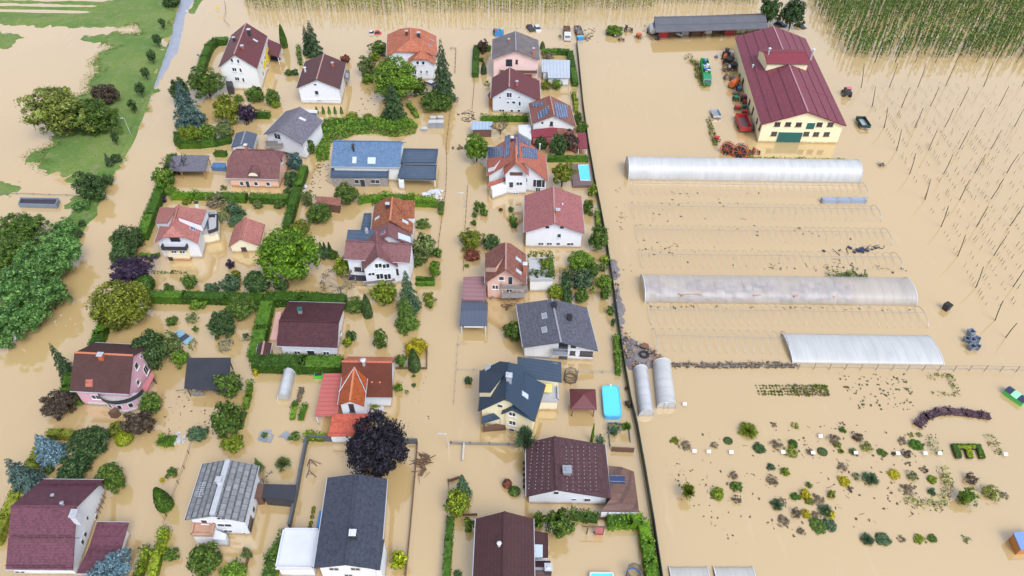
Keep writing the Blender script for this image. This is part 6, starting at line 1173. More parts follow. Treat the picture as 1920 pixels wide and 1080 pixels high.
for (x0, x1, yb, label) in ((1188, 1628, 358, 'first bare hoop frame right under the top white tunnel'), (1190, 1652, 402, 'second bare hoop frame below the top white tunnel'), (1198, 1672, 447, 'third bare hoop frame below the grey blue trough'), (1205, 1692, 495, 'fourth bare hoop frame just above the clear tunnel'), (1222, 1740, 602, 'bare hoop frame between the clear and the lowest tunnel'), (1232, 1480, 652, 'bare hoop frame left of the lowest white tunnel')):
    A, B_ = at((x0, yb+8)), at((x1, yb+14)); u = B_-A; Lg = u.length; u.normalize(); v = UP.cross(u); w, h = 6.2, 1.7; n = int(Lg/1.6); mb = MB()
    for i in range(n+1):
        p = A+u*(Lg*i/n); r = .028 if 0 < i < n else .055; mb.path([p+v*(w/2-math.cos(math.pi*q/8)*w/2)+UP*(h*math.sin(math.pi*q/8)-.3) for q in range(9)], r, 4)
    mb.tube(A+v*(w/2)+UP*(h-.3), B_+v*(w/2)+UP*(h-.3), .04, .04, 4); tag(mb.build('tunnel_frame', HM), label, 'hoop frame')
# ------------------------------------------------------------------ fences, walls, lamps
def fence(pts, h, label, pm, post=2.6, name='garden_fence', bare_=False, r=.04, wire=True, thick=.05, postm=None):
    P = [at(p) for p in pts]; e = empty(name, P[0], 0, label, 'fence'); mb = MB(); k = 0
    for a, b in zip(P, P[1:]):
        d = b-a; l = d.length; d = d/l; nn = Vector((-d.y, d.x, 0))
        if not bare_: mb.box(a-nn*thick/2-UP*.3, d*l, nn*thick, UP*(h+.3))
        elif wire:
            for z in (h*.95, h*.4): mb.tube(a+UP*z, b+UP*z, r*.4, r*.4, 4)
    if mb.v: mb.build('panel' if not bare_ else 'wires', pm, e)
    s = 0; k = 0
    for a, b in zip(P, P[1:]):
        l = (b-a).length
        while s < l and k < 98:
            q = a+(b-a)*(s/l); mb = MB(); mb.tube(q-UP*.4, q+UP*(h+.12), r, r, 5); mb.build('post', postm or pm, e); s += post; k += 1
        s -= l
    return e
FD = mat('dark_green_mesh', (.022, .045, .034), .7, .2)
fence([(1081, 82), (1085, 120), (1092.8, 200), (1103, 275), (1114, 340), (1126, 400), (1137, 460), (1149, 540), (1157, 600), (1164, 646), (1172, 700), (1182, 755), (1193, 800), (1209, 890), (1224, 981), (1240, 1090)], 1.5, 'long dark green mesh fence between the gardens and the nursery', FD, 2.8, thick=.12)
fence([(890.5, 140), (888, 175), (885, 206)], .6, 'rusty low street fence beside the small red roofed house', M['rust'], 1.6, r=.05, bare_=True); fence([(877, 352), (872, 430), (869, 511)], .7, 'low dark street fence along the round shrub cluster', M['rust'], 2.0, r=.06, bare_=True); fence([(860, 634), (858, 655), (855, 700), (850.5, 762)], .6, 'thin grey street fence below the slate carport', M['grey'], 2.2, bare_=True); fence([(858, 648), (876, 648)], .6, 'short grey fence piece across the drive', M['grey'], 2.0, bare_=True); fence([(858, 695), (898, 695)], .5, 'thin wire fence left of the dark blue roof', M['grey'], 3.0, bare_=True)
fence([(1052, 610), (1118, 608), (1150, 612)], .5, 'thin wire fence right of the broad grey roof', M['grey'], 3.0, bare_=True) if False else None
fence([(1084, 699), (1118, 700), (1155, 700)], .8, 'thin wire fence above the oval pool', M['grey'], 4.5, bare_=True, r=.06)
fence([(845, 195), (844, 215), (837, 274), (838, 312), (836, 357), (834, 372), (823, 451), (822, 470)], .6, 'broken street fence along the left kerb of the flooded street', M['rust'], 2.4, r=.06, bare_=True)
fence([(577, 825), (568, 868), (557, 930), (544, 990)], 1.3, 'dark grey panel wall right of the slate grid roofed house', M['wallgrey'], 4, 'boundary_wall', thick=.35); fence([(577, 825), (632, 827)], 1.3, 'dark grey panel wall above the copper beech garden', M['wallgrey'], 4, 'boundary_wall', thick=.35); fence([(755, 831), (783, 831)], 1.2, 'short dark grey panel wall right of the copper beech', M['wallgrey'], 4, 'boundary_wall', thick=.3); fence([(783, 831), (778, 895), (770, 985), (760, 1090)], .7, 'thin brown street fence right of the long slate roof', M['wood'], 2.6, thick=.1)
fence([(363, 824), (346, 878), (330, 920), (316, 958), (308, 984)], .9, 'rope and post wire fence in the lower left garden', M['wood'], 2.8, bare_=True, r=.06); fence([(457, 1030), (468, 1040), (462, 1062), (456, 1090)], .4, 'low curved garden wall near the bottom edge', M['wood'], 6, 'garden_wall', thick=.25)
fence([(846, 832), (880, 833), (920, 834), (1004, 836)], .5, 'low concrete street wall below the dark blue roofed house', M['greywood'], 3.2, 'garden_wall', thick=.25, r=.14, postm=M['wood']); fence([(870, 834), (868, 866)], .6, 'short low wall leg pointing down from the concrete street wall', M['concrete'], 9, 'garden_wall', thick=.3); fence([(841, 904), (843, 930)], .8, 'brown gate post fence at the drooping conifer', M['wood'], 2.5, bare_=True, r=.12); fence([(842, 904), (862, 897)], .7, 'short tilted brown fence at the drooping conifer', M['wood'], 4, thick=.12)
fence([(868, 967), (895, 966)], .5, 'low brown boundary fence behind the dark brown roof', M['wood'], 3, thick=.12); fence([(1018, 970), (1060, 972), (1136, 974)], .6, 'brown garden fence behind the leafy tree', M['wood'], 3.2, thick=.1); fence([(1146, 846), (1188, 848)], 1.2, 'dark brown scalloped fence below the kitchen plot', M['wood'], 2.4, thick=.15)
fence([(1120, 822), (1136, 822), (1150, 800)], .8, 'thin wire kitchen plot fence', M['metal'], 2, bare_=True); fence([(1144, 838), (1140, 795), (1178, 798), (1182, 830)], .5, 'grey edging of the kitchen plot', M['greywood'], 4, thick=.12)
fence([(779, 636), (801, 649), (800, 692), (742, 692)], .5, 'brown low fence round the golden bush corner', M['wood'], 2.6, thick=.16); fence([(845, 92), (855, 92), (853, 138)], .5, 'dark fallen fence rail right of the tallest spruce', M['wood'], 3, bare_=True, r=.1)
fence([(422, 5), (424, 25), (420, 40), (432, 52)], 1.0, 'bent dark mesh fence left of the hop vines', M['greywood'], 1.4, bare_=True); fence([(0, 364), (45, 364), (90, 366), (138, 367)], .35, 'half sunken rail behind the long grey tank', M['greywood'], 4, bare_=True, r=.09); fence([(870, 56), (930, 55), (1000, 55), (1060, 55)], .6, 'thin wire fence above the pink house', M['grey'], 6, bare_=True)
fence([(1262, 689), (1400, 690), (1500, 692), (1650, 694), (1775, 696), (1830, 695), (1930, 698)], 1.5, 'thin wire fence with leaning dark posts along the nursery bottom', M['greywood'], 2.9, bare_=True, r=.07, wire=True)
fence([(600, 925), (585, 905)], .3, 'x', M['wood']) if False else None
def lamp(b, t, label, arm=-1.0):
    P = at(b); v = Vector((P.x, P.y, 0)).normalized(); h = max(3, min(8, hit(t, P, v).z)); e = empty('street_lamp', P, 0, label, 'street lamp'); mb = MB(); mb.tube(P-UP*.5, P+UP*h, .09, .06, 7); mb.build('pole', M['metal'], e)
    mb = MB(); mb.tube(P+UP*h, P+UP*(h+.1)+XA*arm, .045, .04, 6); mb.build('arm', M['metal'], e); mb = MB(); mb.cbox(P+UP*(h+.08)+XA*arm*1.25, XA, YA, UP, .6, .25, .12); mb.build('lamp_head', M['metal'], e)
lamp((871, 390), (867, 362), 'street lamp standing in the water below the cream solar house'); lamp((841, 840), (838, 814), 'street lamp at the end of the concrete street wall'); lamp((246, 254), (233, 222), 'leaning silver lamp post on the left bank', -.5); lamp((858, 640), (858, 612), 'slim lamp post below the slate carport') if False else None
# ------------------------------------------------------------------ pools, tanks, trampolines
view(820, 640, 4.908)
def pool(poly, z, label, rimm, deck=None, rr=.8, name='swimming_pool'):
    P = ccw([at(p, z) for p in poly]); c = cen(P); e = empty(name, Vector((c.x, c.y, 0)), 0, label, 'pool'); R_ = []
    for i, p in enumerate(P):                       # rounded corners
        a = (P[i-1]-p); b = (P[(i+1) % len(P)]-p); k = min(rr, a.length*.4, b.length*.4)
        for t in range(6): t_ = t/5; R_.append(p+a.normalized()*k*(1-t_)**2+b.normalized()*k*t_**2)
    I_ = [q+(c-q).normalized()*.22 for q in R_]; mb = MB(); n = len(R_)
    for i in range(n):
        j = (i+1) % n; mb.poly([R_[i], R_[j], I_[j], I_[i]]); mb.poly([Vector((R_[i].x, R_[i].y, -.4)), Vector((R_[j].x, R_[j].y, -.4)), R_[j], R_[i]]); mb.poly([I_[i], I_[j], I_[j]-UP*.2, I_[i]-UP*.2])
    mb.build('rim', rimm, e); mb = MB(); mb.poly([q-UP*.12 for q in I_]); mb.build('water', M['pool'], e)
    return e
e = pool([(1512, 403), (1670, 402), (1703, 690), (1535, 690)], 1.0, 'bright blue oval framed garden pool beside the gazebo', M['poolw']); P = at((1595, 404), 1.05); mb = MB(); mb.cbox(P, XA, YA, UP, .35, .3, .35); mb.build('skimmer', M['whitep'], e)
view(840, 200, 5.4); P = [at(p, .75) for p in ((1240, 578), (1430, 576), (1460, 795), (1265, 798))]; mb = MB(); mb.prism([p-UP*1.5 for p in P], P); o = mb.build('pool_deck', M['decking']); tag(o, 'raised brown timber deck round the small rectangular pool', 'deck')
pool([(1315, 586), (1425, 584), (1446, 745), (1340, 745)], .95, 'small rectangular light blue pool in the brown timber deck', M['whitep'], rr=.1)
view(820, 800, 3.857); pool([(1102, 1050), (1275, 1052), (1280, 1200), (1100, 1200)], .9, 'white rimmed blue pool cut by the bottom edge', M['whitep'], rr=.3)
def trampoline(c, rpx, label, padm, net=True):
    C_ = at(c); r = rpx/VW[2]*depth(C_)/FPX; e = empty('trampoline', C_, 0, label, 'trampoline'); mb = MB(); N_ = 16; pt = [Vector((math.cos(2*math.pi*i/N_)*r, math.sin(2*math.pi*i/N_)*r, .35)) for i in range(N_)]
    for i in range(N_): j = (i+1) % N_; mb.prism([C_+pt[i], C_+pt[j], C_+pt[j]*.86+UP*.05, C_+pt[i]*.86+UP*.05], [C_+pt[i]+UP*.1, C_+pt[j]+UP*.1, C_+pt[j]*.86+UP*.15, C_+pt[i]*.86+UP*.15])
    mb.build('pad', padm, e)
    if net:
        mb = MB()
        for i in range(8):
            a = 2*math.pi*i/8; p = C_+Vector((math.cos(a)*r, math.sin(a)*r, 0)); mb.tube(p-UP*.3, p+UP*2.1, .035); b = 2*math.pi*(i+1)/8; q = C_+Vector((math.cos(b)*r, math.sin(b)*r, 0))
            for z in (.7, 1.2, 1.7, 2.05): mb.tube(p+UP*z, q+UP*z, .03 if z < 2 else .06, None, 4)
            for f in (.25, .5, .75): s = p.lerp(q, f); mb.tube(s+UP*.4, s+UP*2.05, .03, None, 4)
        mb.build('safety_net', M['mesh'], e)
view(820, 640, 4.908); trampoline((1223, 355), 62, 'round brown netted trampoline right of the dark blue roof', M['mesh'])
view(820, 800, 3.857); trampoline((1415, 1085), 55, 'blue padded trampoline cut by the bottom edge', M['blue'])
view(0, 270, 5.4); P = [at(p, 1.1) for p in ((180, 605), (205, 540), (592, 545), (565, 615))]; c = cen(P); e = empty('water_tank', Vector((c.x, c.y, 0)), 0, 'long grey open tank in the flooded field at the left edge', 'tank'); P = ccw(P); mb = MB()
for i in range(4): a, b = P[i], P[(i+1) % 4]; d = (b-a).normalized(); mb.box(Vector((a.x, a.y, -.4)), d*(b-a).length, UP.cross(d)*.22, UP*1.5)
mb.build('rim', M['bingrey'], e); mb = MB(); I_ = [p+(c-p).normalized()*.2-UP*.35 for p in P]; mb.prism([p-UP*.1 for p in I_], I_); mb.build('tank_floor', mat('dark_sludge', (.045, .035, .045), .6, .3), e)
# ------------------------------------------------------------------ vehicles and machines
view(0, 0, 1)
def wheels(e, u, v, c, pts, r, w=.25, z=0.0):
    for (x, y) in pts:
        p = c+u*x+v*y+UP*(r+z); mb = MB(); mb.tube(p-v*w/2, p+v*w/2, r, r, 14); o = mb.build('wheel', M['tyre'], e); mb = MB(); mb.tube(p-v*(w/2+.02), p+v*(w/2+.02), r*.5, r*.5, 10); mb.build('rim', M['grey'], o)
def base(p, q, name, label, cat, group=None):
    A, B_ = at(p), at(q); u = B_-A; l = u.length; u.normalize(); v = UP.cross(u); return empty(name, (A+B_)/2, math.atan2(u.y, u.x), label, cat, group), (A+B_)/2, u, v, l
def trailer(p, q, w, m, label, z=.35, h=.75, load=None, bar=True, floor=None):
    e, c, u, v, l = base(p, q, 'trailer', label, 'trailer'); mb = MB()
    mb.cbox(c+UP*(z+.1), u, v, UP, l, w, .12); o = mb.build('bed', floor or M['grey'], e); mb = MB()
    for s in (-1, 1): mb.cbox(c+v*s*(w/2-.03)+UP*(z+.17+h/2), u, v, UP, l, .07, h); mb.cbox(c+u*s*(l/2-.03)+UP*(z+.17+h/2), u, v, UP, .07, w-.15, h)
    mb.build('side_board', m, e); wheels(e, u, v, c, [(0.1*l, w/2+.05), (.1*l, -w/2-.05)], .42, z=-.25)
    if bar: mb = MB(); mb.tube(c+u*(l/2)+UP*.35, c+u*(l/2+1.3)+UP*.2, .07); mb.build('drawbar', M['rust'], e)
    if load:
        mb = MB(); rr = random.Random(3)
        for i in range(40): a = Vector((rr.uniform(-.45, .45)*l, 0, 0)).x; mb.cbox(c+u*a+v*rr.uniform(-.4, .4)*w+UP*(z+.3+rr.random()*h), Vector((rr.random()-.5, rr.random()-.5, .2)).normalized(), YA, UP, .5, .3, .2)
        mb.build('load', load, e)
    return e
def truck(p, q, w, cabm, boxm, label, h=1.3, loadm=None, flat=False):   # q = front
    e, c, u, v, l = base(p, q, 'lorry', label, 'lorry'); cl = l*.3; mb = MB(); mb.cbox(c+UP*.55, u, v, UP, l*.98, w*.8, .2); mb.build('chassis', M['dark'], e)
    f = c+u*(l/2-cl/2); mb = MB(); a = [f-u*cl/2, f+u*cl/2]
    prof = [(-cl/2, .3), (cl/2, .3), (cl/2, 1.25), (cl*.3, 2.05), (-cl/2, 2.15)]
    mb.prism([f+u*x-v*w/2+UP*z for x, z in prof], [f+u*x+v*w/2+UP*z for x, z in prof]); cb = mb.build('cab', cabm, e)
    mb = MB(); s0 = (cl/2+.02, 1.3); s1 = (cl*.3+.02, 2.0); mb.poly([f+u*s0[0]-v*w*.42+UP*s0[1], f+u*s0[0]+v*w*.42+UP*s0[1], f+u*s1[0]+v*w*.42+UP*s1[1], f+u*s1[0]-v*w*.42+UP*s1[1]]); mb.build('windscreen', M['pane'], cb)
    for s in (-1, 1): mb = MB(); mb.cbox(f+v*s*(w/2+.005)+UP*1.6-u*cl*.12, u, v, UP, cl*.5, .02, .55); mb.build('side_window', M['pane'], cb)
    b = c-u*(cl/2+.05); bl = l-cl-.1; mb = MB(); mb.cbox(b+UP*.75, u, v, UP, bl, w, .15)
    if not flat:
        for s in (-1, 1): mb.cbox(b+v*s*(w/2-.04)+UP*(.83+h/2), u, v, UP, bl, .08, h); mb.cbox(b+u*s*(bl/2-.04)+UP*(.83+h/2), u, v, UP, .08, w-.17, h)
    mb.build('load_bed', boxm, e); wheels(e, u, v, c, [(l*.32, w/2-.1), (l*.32, -w/2+.1), (-l*.28, w/2-.1), (-l*.28, -w/2+.1)], .5, z=-.3)
    rr = random.Random(int(p[0]))
    for i in range(26 if loadm else 0):
        m = rr.choice(loadm); mb = MB(); a = Vector((rr.random()-.5, rr.random()-.5, .1)).normalized(); mb.cbox(b+u*rr.uniform(-.42, .42)*bl+v*rr.uniform(-.36, .36)*w+UP*(.83+h*rr.uniform(.75, 1.05)), a, UP.cross(a).normalized(), UP, rr.uniform(.5, .9), rr.uniform(.4, .8), .35); o = mb.build('load_bag', m, e)
    return e
truck((1318, 122), (1325, 162), 2.4, M['green'], mat('bright_green_bodywork', (.02, .30, .05), .4, .1), 'green lorry loaded with blue and white sacks left of the barn', 1.5, [M['blue'], M['whitep'], M['navy'], M['metal'], M['whitep']])
truck((1062, 56), (1064, 78), 2.2, M['whitep'], M['wood'], 'small lorry with brown load bed and white cab by the fence', .6, [M['wood'], M['rust']])
trailer((1082, 54), (1088, 70), 2.2, M['rust'], 'brown trailer of dark scrap beside the small lorry', .4, .6, M['greywood'], False)
e, c, u, v, l = base((1083, 75), (1092, 74), 'container', 'small bright blue container below the brown scrap trailer', 'container'); mb = MB(); mb.cbox(c+UP*.4, u, v, UP, 2.0, 1.3, 1.5); mb.build('box', M['blue'], e); mb = MB(); mb.cbox(c+UP*1.2, u, v, UP, 2.1, 1.4, .08); mb.build('lid', mat('light_blue_lid', (.12, .38, .72), .5, .1), e)
e, c, u, v, l = base((928, 66), (944, 66), 'play_frame', 'blue garden playhouse with coloured balls behind the pink house', 'playhouse'); mb = MB(); mb.cbox(c+UP*.7, u, v, UP, 3.0, 2.2, 2.2); mb.build('body', M['blue'], e); rr = random.Random(2)
for m in (M['yel'], M['red'], M['whitep'], M['green']): mb = MB(); mb.cbox(c+UP*1.95+u*rr.uniform(-1.2, 1.2)+v*rr.uniform(-.7, .7), u, v, UP, .6, .6, .4); mb.build('cushion', m, e)
trailer((1338, 210), (1345, 223), 2.3, M['metal'], 'empty grey trailer adrift between weed strip and barn', .25, .55); trailer((1611, 226), (1622, 243), 2.5, M['tarpgreen'], 'dark green grey floored trailer right of the barn', .3, .9, floor=M['metal'])
trailer((1387, 224), (1397, 250), 3.0, M['red'], 'large red tipping trailer beside the barn wall', .5, 1.3, floor=M['decking'])
def car(p, q, m, label, w=1.8, sink=.55, L=4.3):
    e, c, u, v, l = base(p, q, 'car', label, 'car'); l = L; c = c-UP*sink; mb = MB(); pr = [(-.5, .3), (.5, .3), (.5, .75), (.3, .92), (-.46, .95), (-.5, .8)]
    mb.prism([c+u*x*l-v*w/2+UP*z for x, z in pr], [c+u*x*l+v*w/2+UP*z for x, z in pr]); mb.build('body', m, e); mb = MB(); p0 = [(-.44, .95, .48), (.26, .95, .48), (.08, 1.45, .4), (-.34, 1.47, .4)]
    mb.prism([c+u*x*l-v*w*y+UP*z for x, z, y in p0], [c+u*x*l+v*w*y+UP*z for x, z, y in p0]); cb = mb.build('cabin', M['pane'], e); mb = MB(); mb.cbox(c-u*l*.13+UP*1.49, u, v, UP, l*.42, w*.8, .07); mb.build('car_roof', m, e)
    wheels(e, u, v, c, [(l*.31, w/2-.1), (l*.31, -w/2+.1), (-l*.3, w/2-.1), (-l*.3, -w/2+.1)], .32, .22); return e
car((336, 630), (350, 638), M['carblue'], 'pale blue car sunk to its windows among trees by the pink house'); car((507, 108), (520, 112), M['navy'], 'dark blue car parked under the red lean-to roof'); car((803, 158), (818, 164), M['whitep'], 'white car half hidden beneath the tallest spruce', 2.0, .3); car((1494, 48), (1506, 53), M['dark'], 'dark car beside the trees behind the barn'); car((1456, 45), (1470, 49), M['navy'], 'navy car between barn roof and the dark trees'); car((922, 215), (922, 222), M['whitep'], 'white van partly hidden left of the small red roofed house') if False else None
car((704, 63), (713, 63), M['red'], 'small red floating car top above the green shrubs', 1.6, .6, 2.4); car((694, 63), (702, 63), M['whitep'], 'small white floating car top beside the red one', 1.6, .6, 2.2); car((1006, 52), (1010, 60), M['whitep'], 'white car right behind the grey brown roof', 1.8, .3); car((992, 52), (997, 58), M['dark'], 'dark vehicle behind the grey brown roof ridge', 1.8, .3)
def tractor(p, q, m, label, hood=None, s=1.0):
    e, c, u, v, l = base(p, q, 'tractor', label, 'tractor'); mb = MB(); mb.cbox(c+u*.8*s+UP*.85*s, u, v, UP, 1.7*s, .7*s, .6*s); mb.build('bonnet', m, e); mb = MB(); mb.cbox(c-u*.5*s+UP*.8*s, u, v, UP, 1.1*s, .9*s, .5*s); mb.build('body', M['dark'], e)
    mb = MB(); pr = [(-1.0, 1.0, .55), (.1, 1.0, .55), (0, 2.0, .45), (-.9, 2.0, .45)]; mb.prism([c+(u*x-v*y+UP*z)*s for x, z, y in pr], [c+(u*x+v*y+UP*z)*s for x, z, y in pr]); mb.build('cab', M['pane'], e); mb = MB(); mb.cbox(c+(u*-.45+UP*2.05)*s, u, v, UP, 1.1*s, 1.1*s, .1); mb.build('cab_roof', hood or m, e)
    wheels(e, u, v, c, [(-.6*s, .75*s), (-.6*s, -.75*s)], .7*s, .4*s, -.3); wheels(e, u, v, c, [(1.2*s, .6*s), (1.2*s, -.6*s)], .42*s, .3*s, -.2)
tractor((1588, 182), (1584, 174), M['dark'], 'small tractor with pinkish red cab roof right of the barn', mat('pink_red_paint', (.55, .13, .17), .5, .1), 1.25); tractor((1362, 104), (1358, 112), M['orange'], 'orange tractor at the top of the machinery heap by the barn', M['dark'], 1.3); tractor((1392, 187), (1396, 195), M['red'], 'small red tractor below the green machine by the barn', M['red'], .9)
def machine(c, m, m2, label, s=1.0, kind='hopper', seed=1, group=None):
    C_ = at(c); rr = random.Random(seed); a = rr.uniform(0, 3); u = Vector((math.cos(a), math.sin(a), 0)); v = UP.cross(u); e = empty('farm_machine', C_, a, label, 'farm machine', group); mb = MB()
    for k in (-.5, .5): mb.tube(C_+(u*-1.1+v*k+UP*.35)*s, C_+(u*1.1+v*k+UP*.35)*s, .08*s)
    for k in (-1, 0, 1): mb.tube(C_+(u*k-v*.7+UP*.35)*s, C_+(u*k+v*.7+UP*.35)*s, .07*s)
    mb.build('frame', M['rust'], e); mb = MB()
    if kind == 'hopper':
        b = [(-.35, -.3), (.35, -.3), (.35, .3), (-.35, .3)]; mb.prism([C_+(u*x+v*y+UP*.45)*s for x, y in b], [C_+(u*x*2+v*y*2+UP*1.25)*s for x, y in b]); mb.build('hopper', m, e)
    elif kind == 'tank': mb.tube(C_+(u*-1.2+UP*.95)*s, C_+(u*1.2+UP*.95)*s, .6*s, None, 14); mb.build('tank', m, e)
    else:
        for k in range(6): x = -.9+k*.36; mb.tube(C_+(u*x-v*.7+UP*.4)*s, C_+(u*x-v*.9-UP*.2)*s, .05*s); mb.tube(C_+(u*x+v*.5+UP*.4)*s, C_+(u*x+v*.6+UP*1.1)*s, .05*s)
        mb.tube(C_+(u*-1+v*.55+UP*1.1)*s, C_+(u*1+v*.55+UP*1.1)*s, .05*s); mb.build('tines', m, e)
    mb = MB(); mb.cbox(C_+(u*.7+v*.35+UP*.7)*s, u, v, UP, .5*s, .5*s, .5*s); mb.build('gearbox', m2, e); wheels(e, u, v, C_, [(0, .85*s), (0, -.85*s)], .38*s, .2*s, -.1)
for c, m, m2, s, kd, lb in (((1372, 106), 'metal', 'navy', 1.3, 'tines', 'steel framed implement right of the orange tractor'), ((1366, 122), 'black', 'red', 1.9, 'hopper', 'large black hopper in the machinery heap by the barn'), ((1374, 130), 'dark', 'whitep', 1.5, 'hopper', 'dark hopper with a white box in the machinery heap'), ((1360, 133), 'rust', 'grey', 1.1, 'tines', 'rusty harrow at the lower left of the machinery heap'), ((1364, 148), 'greywood', 'rust', 1.3, 'tines', 'pile of weathered tines above the orange cylinder'), ((1376, 152), 'greywood', 'grey', 1.2, 'tines', 'grey tined implement beside the barn wall above the orange cylinder'), ((1375, 163), 'orange', 'orange', 1.6, 'tank', 'orange cylinder tank lying by the barn wall'), ((1385, 170), 'blue', 'grey', .9, 'hopper', 'small blue hopper below the orange cylinder'), ((1381, 178), 'grey', 'greywood', 1.1, 'tines', 'grey cultivator between blue hopper and green machine'), ((1379, 188), 'green', 'dark', 1.0, 'hopper', 'dark green hopper left of the white drum machine'), ((1394, 184), 'grey', 'greywood', .9, 'hopper', 'grey hopper against the barn wall'), ((1395, 205), 'teal', 'grey', 1.0, 'hopper', 'teal green machine by the barn wall above the red spreader'), ((1382, 206), 'red', 'red', .95, 'hopper', 'red spreader nearest the water left of the teal machine'), ((1397, 214), 'red', 'dark', .95, 'hopper', 'red spreader by the barn wall below the teal machine'), ((1383, 222), 'yel', 'yel', .9, 'hopper', 'yellow hopper just above the large red trailer'), ((1408, 243), 'red', 'greywood', 1.1, 'tines', 'red cultivator right of the large red trailer'), ((1343, 264), 'red', 'tarpgreen', 1.0, 'hopper', 'small red and green machine at the weed strip end'), ((1404, 289), 'rust', 'wood', 1.1, 'tines', 'rusty ladder like harrow right of the bigger hose reel'), ((1417, 287), 'orange', 'red', 1.1, 'tines', 'bright orange tined implement below the barn corner'), ((1343, 108), 'blue', 'blue', .6, 'hopper', 'tiny blue box machine left of the orange tractor'), ((1197, 71), 'orange', 'rust', 1.2, 'hopper', 'orange machine in the yard left of the long shed'), ((1153, 69), 'metal', 'grey', .8, 'hopper', 'small pale machine below the floating thicket'), ((1178, 58), 'dark', 'black', 1.5, 'tines', 'dark tangled implement right of the floating thicket'), ((1165, 76), 'grey', 'grey', 1.0, 'tines', 'flat grey frame left of the orange yard machine'), ((1222, 62), 'metal', 'grey', 1.8, 'tank', 'pale tank by the left end of the long shed'), ((1233, 75), 'navy', 'metal', .8, 'hopper', 'small navy machine at the left end of the long shed'), ((1240, 68), 'red', 'whitep', .8, 'hopper', 'red and white machine under the long shed eave'), ((1273, 69), 'metal', 'teal', .9, 'tank', 'small silver tank in front of the long shed doors'), ((1316, 66), 'red', 'whitep', 1.2, 'hopper', 'red spreader in the white bay of the long shed'), ((1385, 63), 'whitep', 'dark', .7, 'hopper', 'little white machine at the right end of the long shed'), ((1652, 310), 'grey', 'whitep', .8, 'tines', 'grey debris raft with white lid right of the top tunnel'), ((1208, 655), 'rust', 'whitep', .9, 'hopper', 'small digger like machine on the rubble tip') ): machine(c, M[m], M[m2], lb, s, kd, int(c[0]+c[1]))
def reel(c, s, label):
    C_ = at(c); e = empty('hose_reel', C_, 0, label, 'hose reel'); u, v = Vector((.86, -.5, 0)), Vector((.5, .86, 0)); Q = C_+UP*1.35*s
    def ring(r, x, m, name, tr):
        mb = MB(); pts = [Q+v*x+(u*math.cos(t)+UP*math.sin(t))*r for t in [2*math.pi*i/20 for i in range(21)]]; mb.path(pts, tr, 6); return mb.build(name, m, e)
    for x in (-.6*s, .6*s):
        o = ring(1.45*s, x, M['orange'], 'flange', .09*s); mb = MB()
        for i in range(8): t = math.pi*i/4; mb.tube(Q+v*x, Q+v*x+(u*math.cos(t)+UP*math.sin(t))*1.45*s, .06*s)
        mb.build('spokes', M['orange'], o)
    mb = MB(); mb.tube(Q-v*.55*s, Q+v*.55*s, 1.22*s, None, 22); mb.build('coiled_hose', mat('dark_hose', (.03, .04, .05), .6, .2), e); mb = MB(); mb.cbox(C_+UP*.3*s, u, v, UP, 2.6*s, 1.0*s, .2*s); mb.tube(C_+u*1.2*s+UP*.3*s, C_+u*2.6*s-v*.2*s+UP*.15*s, .09*s); mb.build('chassis', M['orange'], e); wheels(e, u, v, C_, [(0, .95*s), (0, -.95*s)], .45*s, .25*s, -.2)
reel((1362, 287), 1.15, 'left and smaller orange irrigation hose reel below the red trailer'); reel((1386, 294), 1.3, 'right and bigger orange irrigation hose reel below the red trailer')
# bins
def bin_(c, m, lid, label, s=1.0, open_=True, tilt=0, group=None, name='plastic_bin', rz=0.0):
    C_ = at(c)-UP*.2; e = empty(name, C_, rz, label, 'bin', group); mb = MB(); n = 4; pr = lambda r, z: [C_+Vector((math.cos(math.pi/4+i*math.pi/2+rz)*r*s, math.sin(math.pi/4+i*math.pi/2+rz)*r*s+z*tilt, z*s)) for i in range(4)]
    a, b, i_, j_ = pr(.62, 0), pr(.78, 1.3), pr(.66, 1.3), pr(.6, .5)
    for k in range(4): q = (k+1) % 4; mb.poly([a[k], a[q], b[q], b[k]]); mb.poly([b[k], b[q], i_[q], i_[k]]); mb.poly([i_[k], i_[q], j_[q], j_[k]])
    mb.poly(a); mb.build('body', m, e); mb = MB(); mb.poly(j_); mb.build('bin_floor', M['dark'], e)
    if lid: mb = MB(); mb.prism(b, [p+UP*.14 for p in b]); mb.build('lid', lid, e)
for c, s, t, lb in (((1819, 630), 1.05, .3, 'topmost tipped bin of the grey blue bin cluster'), ((1810, 639), 1.0, -.2, 'leftmost bin of the grey blue bin cluster'), ((1820, 643), 1.0, .1, 'bin in the middle of the grey blue bin cluster'), ((1830, 642), 1.0, .2, 'rightmost bin of the grey blue bin cluster'), ((1819, 654), 1.0, -.1, 'lower left upright bin of the grey blue bin cluster'), ((1830, 654), .9, 0, 'lower right bin of the grey blue bin cluster with green inside')): bin_(c, M['bingrey'], None, lb, s, True, t, 'grey blue bins drifting together', rz=c[0] % 7*.3)
bin_((1773, 580), M['dark'], M['black'], 'single dark bin standing alone right of the clear tunnel', 1.2, rz=.5)
view(580, 200, 5.4)
for c, w, lb in (((1250, 205), 1.3, 'left tall grey pallet box in the group by the street'), ((1325, 205), 1.3, 'right tall grey pallet box in the group by the street'), ((1168, 240), 1.0, 'low small grey box at the left of the pallet box group'), ((1255, 130), 1.0, 'back left grey box of the pallet box group'), ((1330, 125), 1.0, 'back right grey box of the pallet box group')):
    e = empty('pallet_box', at(c), 0, lb, 'box', 'grey boxes by the street'); C_ = at(c); hh = 1.9*w/1.3 if w > 1.1 else .9; mb = MB(); mb.cbox(C_+UP*(hh/2-.2), XA, YA, UP, w*1.5, w*1.2, hh); mb.build('box', M['grey'], e); mb = MB(); mb.cbox(C_+UP*(hh-.18), XA, YA, UP, w*1.6, w*1.3, .1); mb.build('lid', M['concrete'], e)
view(0, 0, 1)
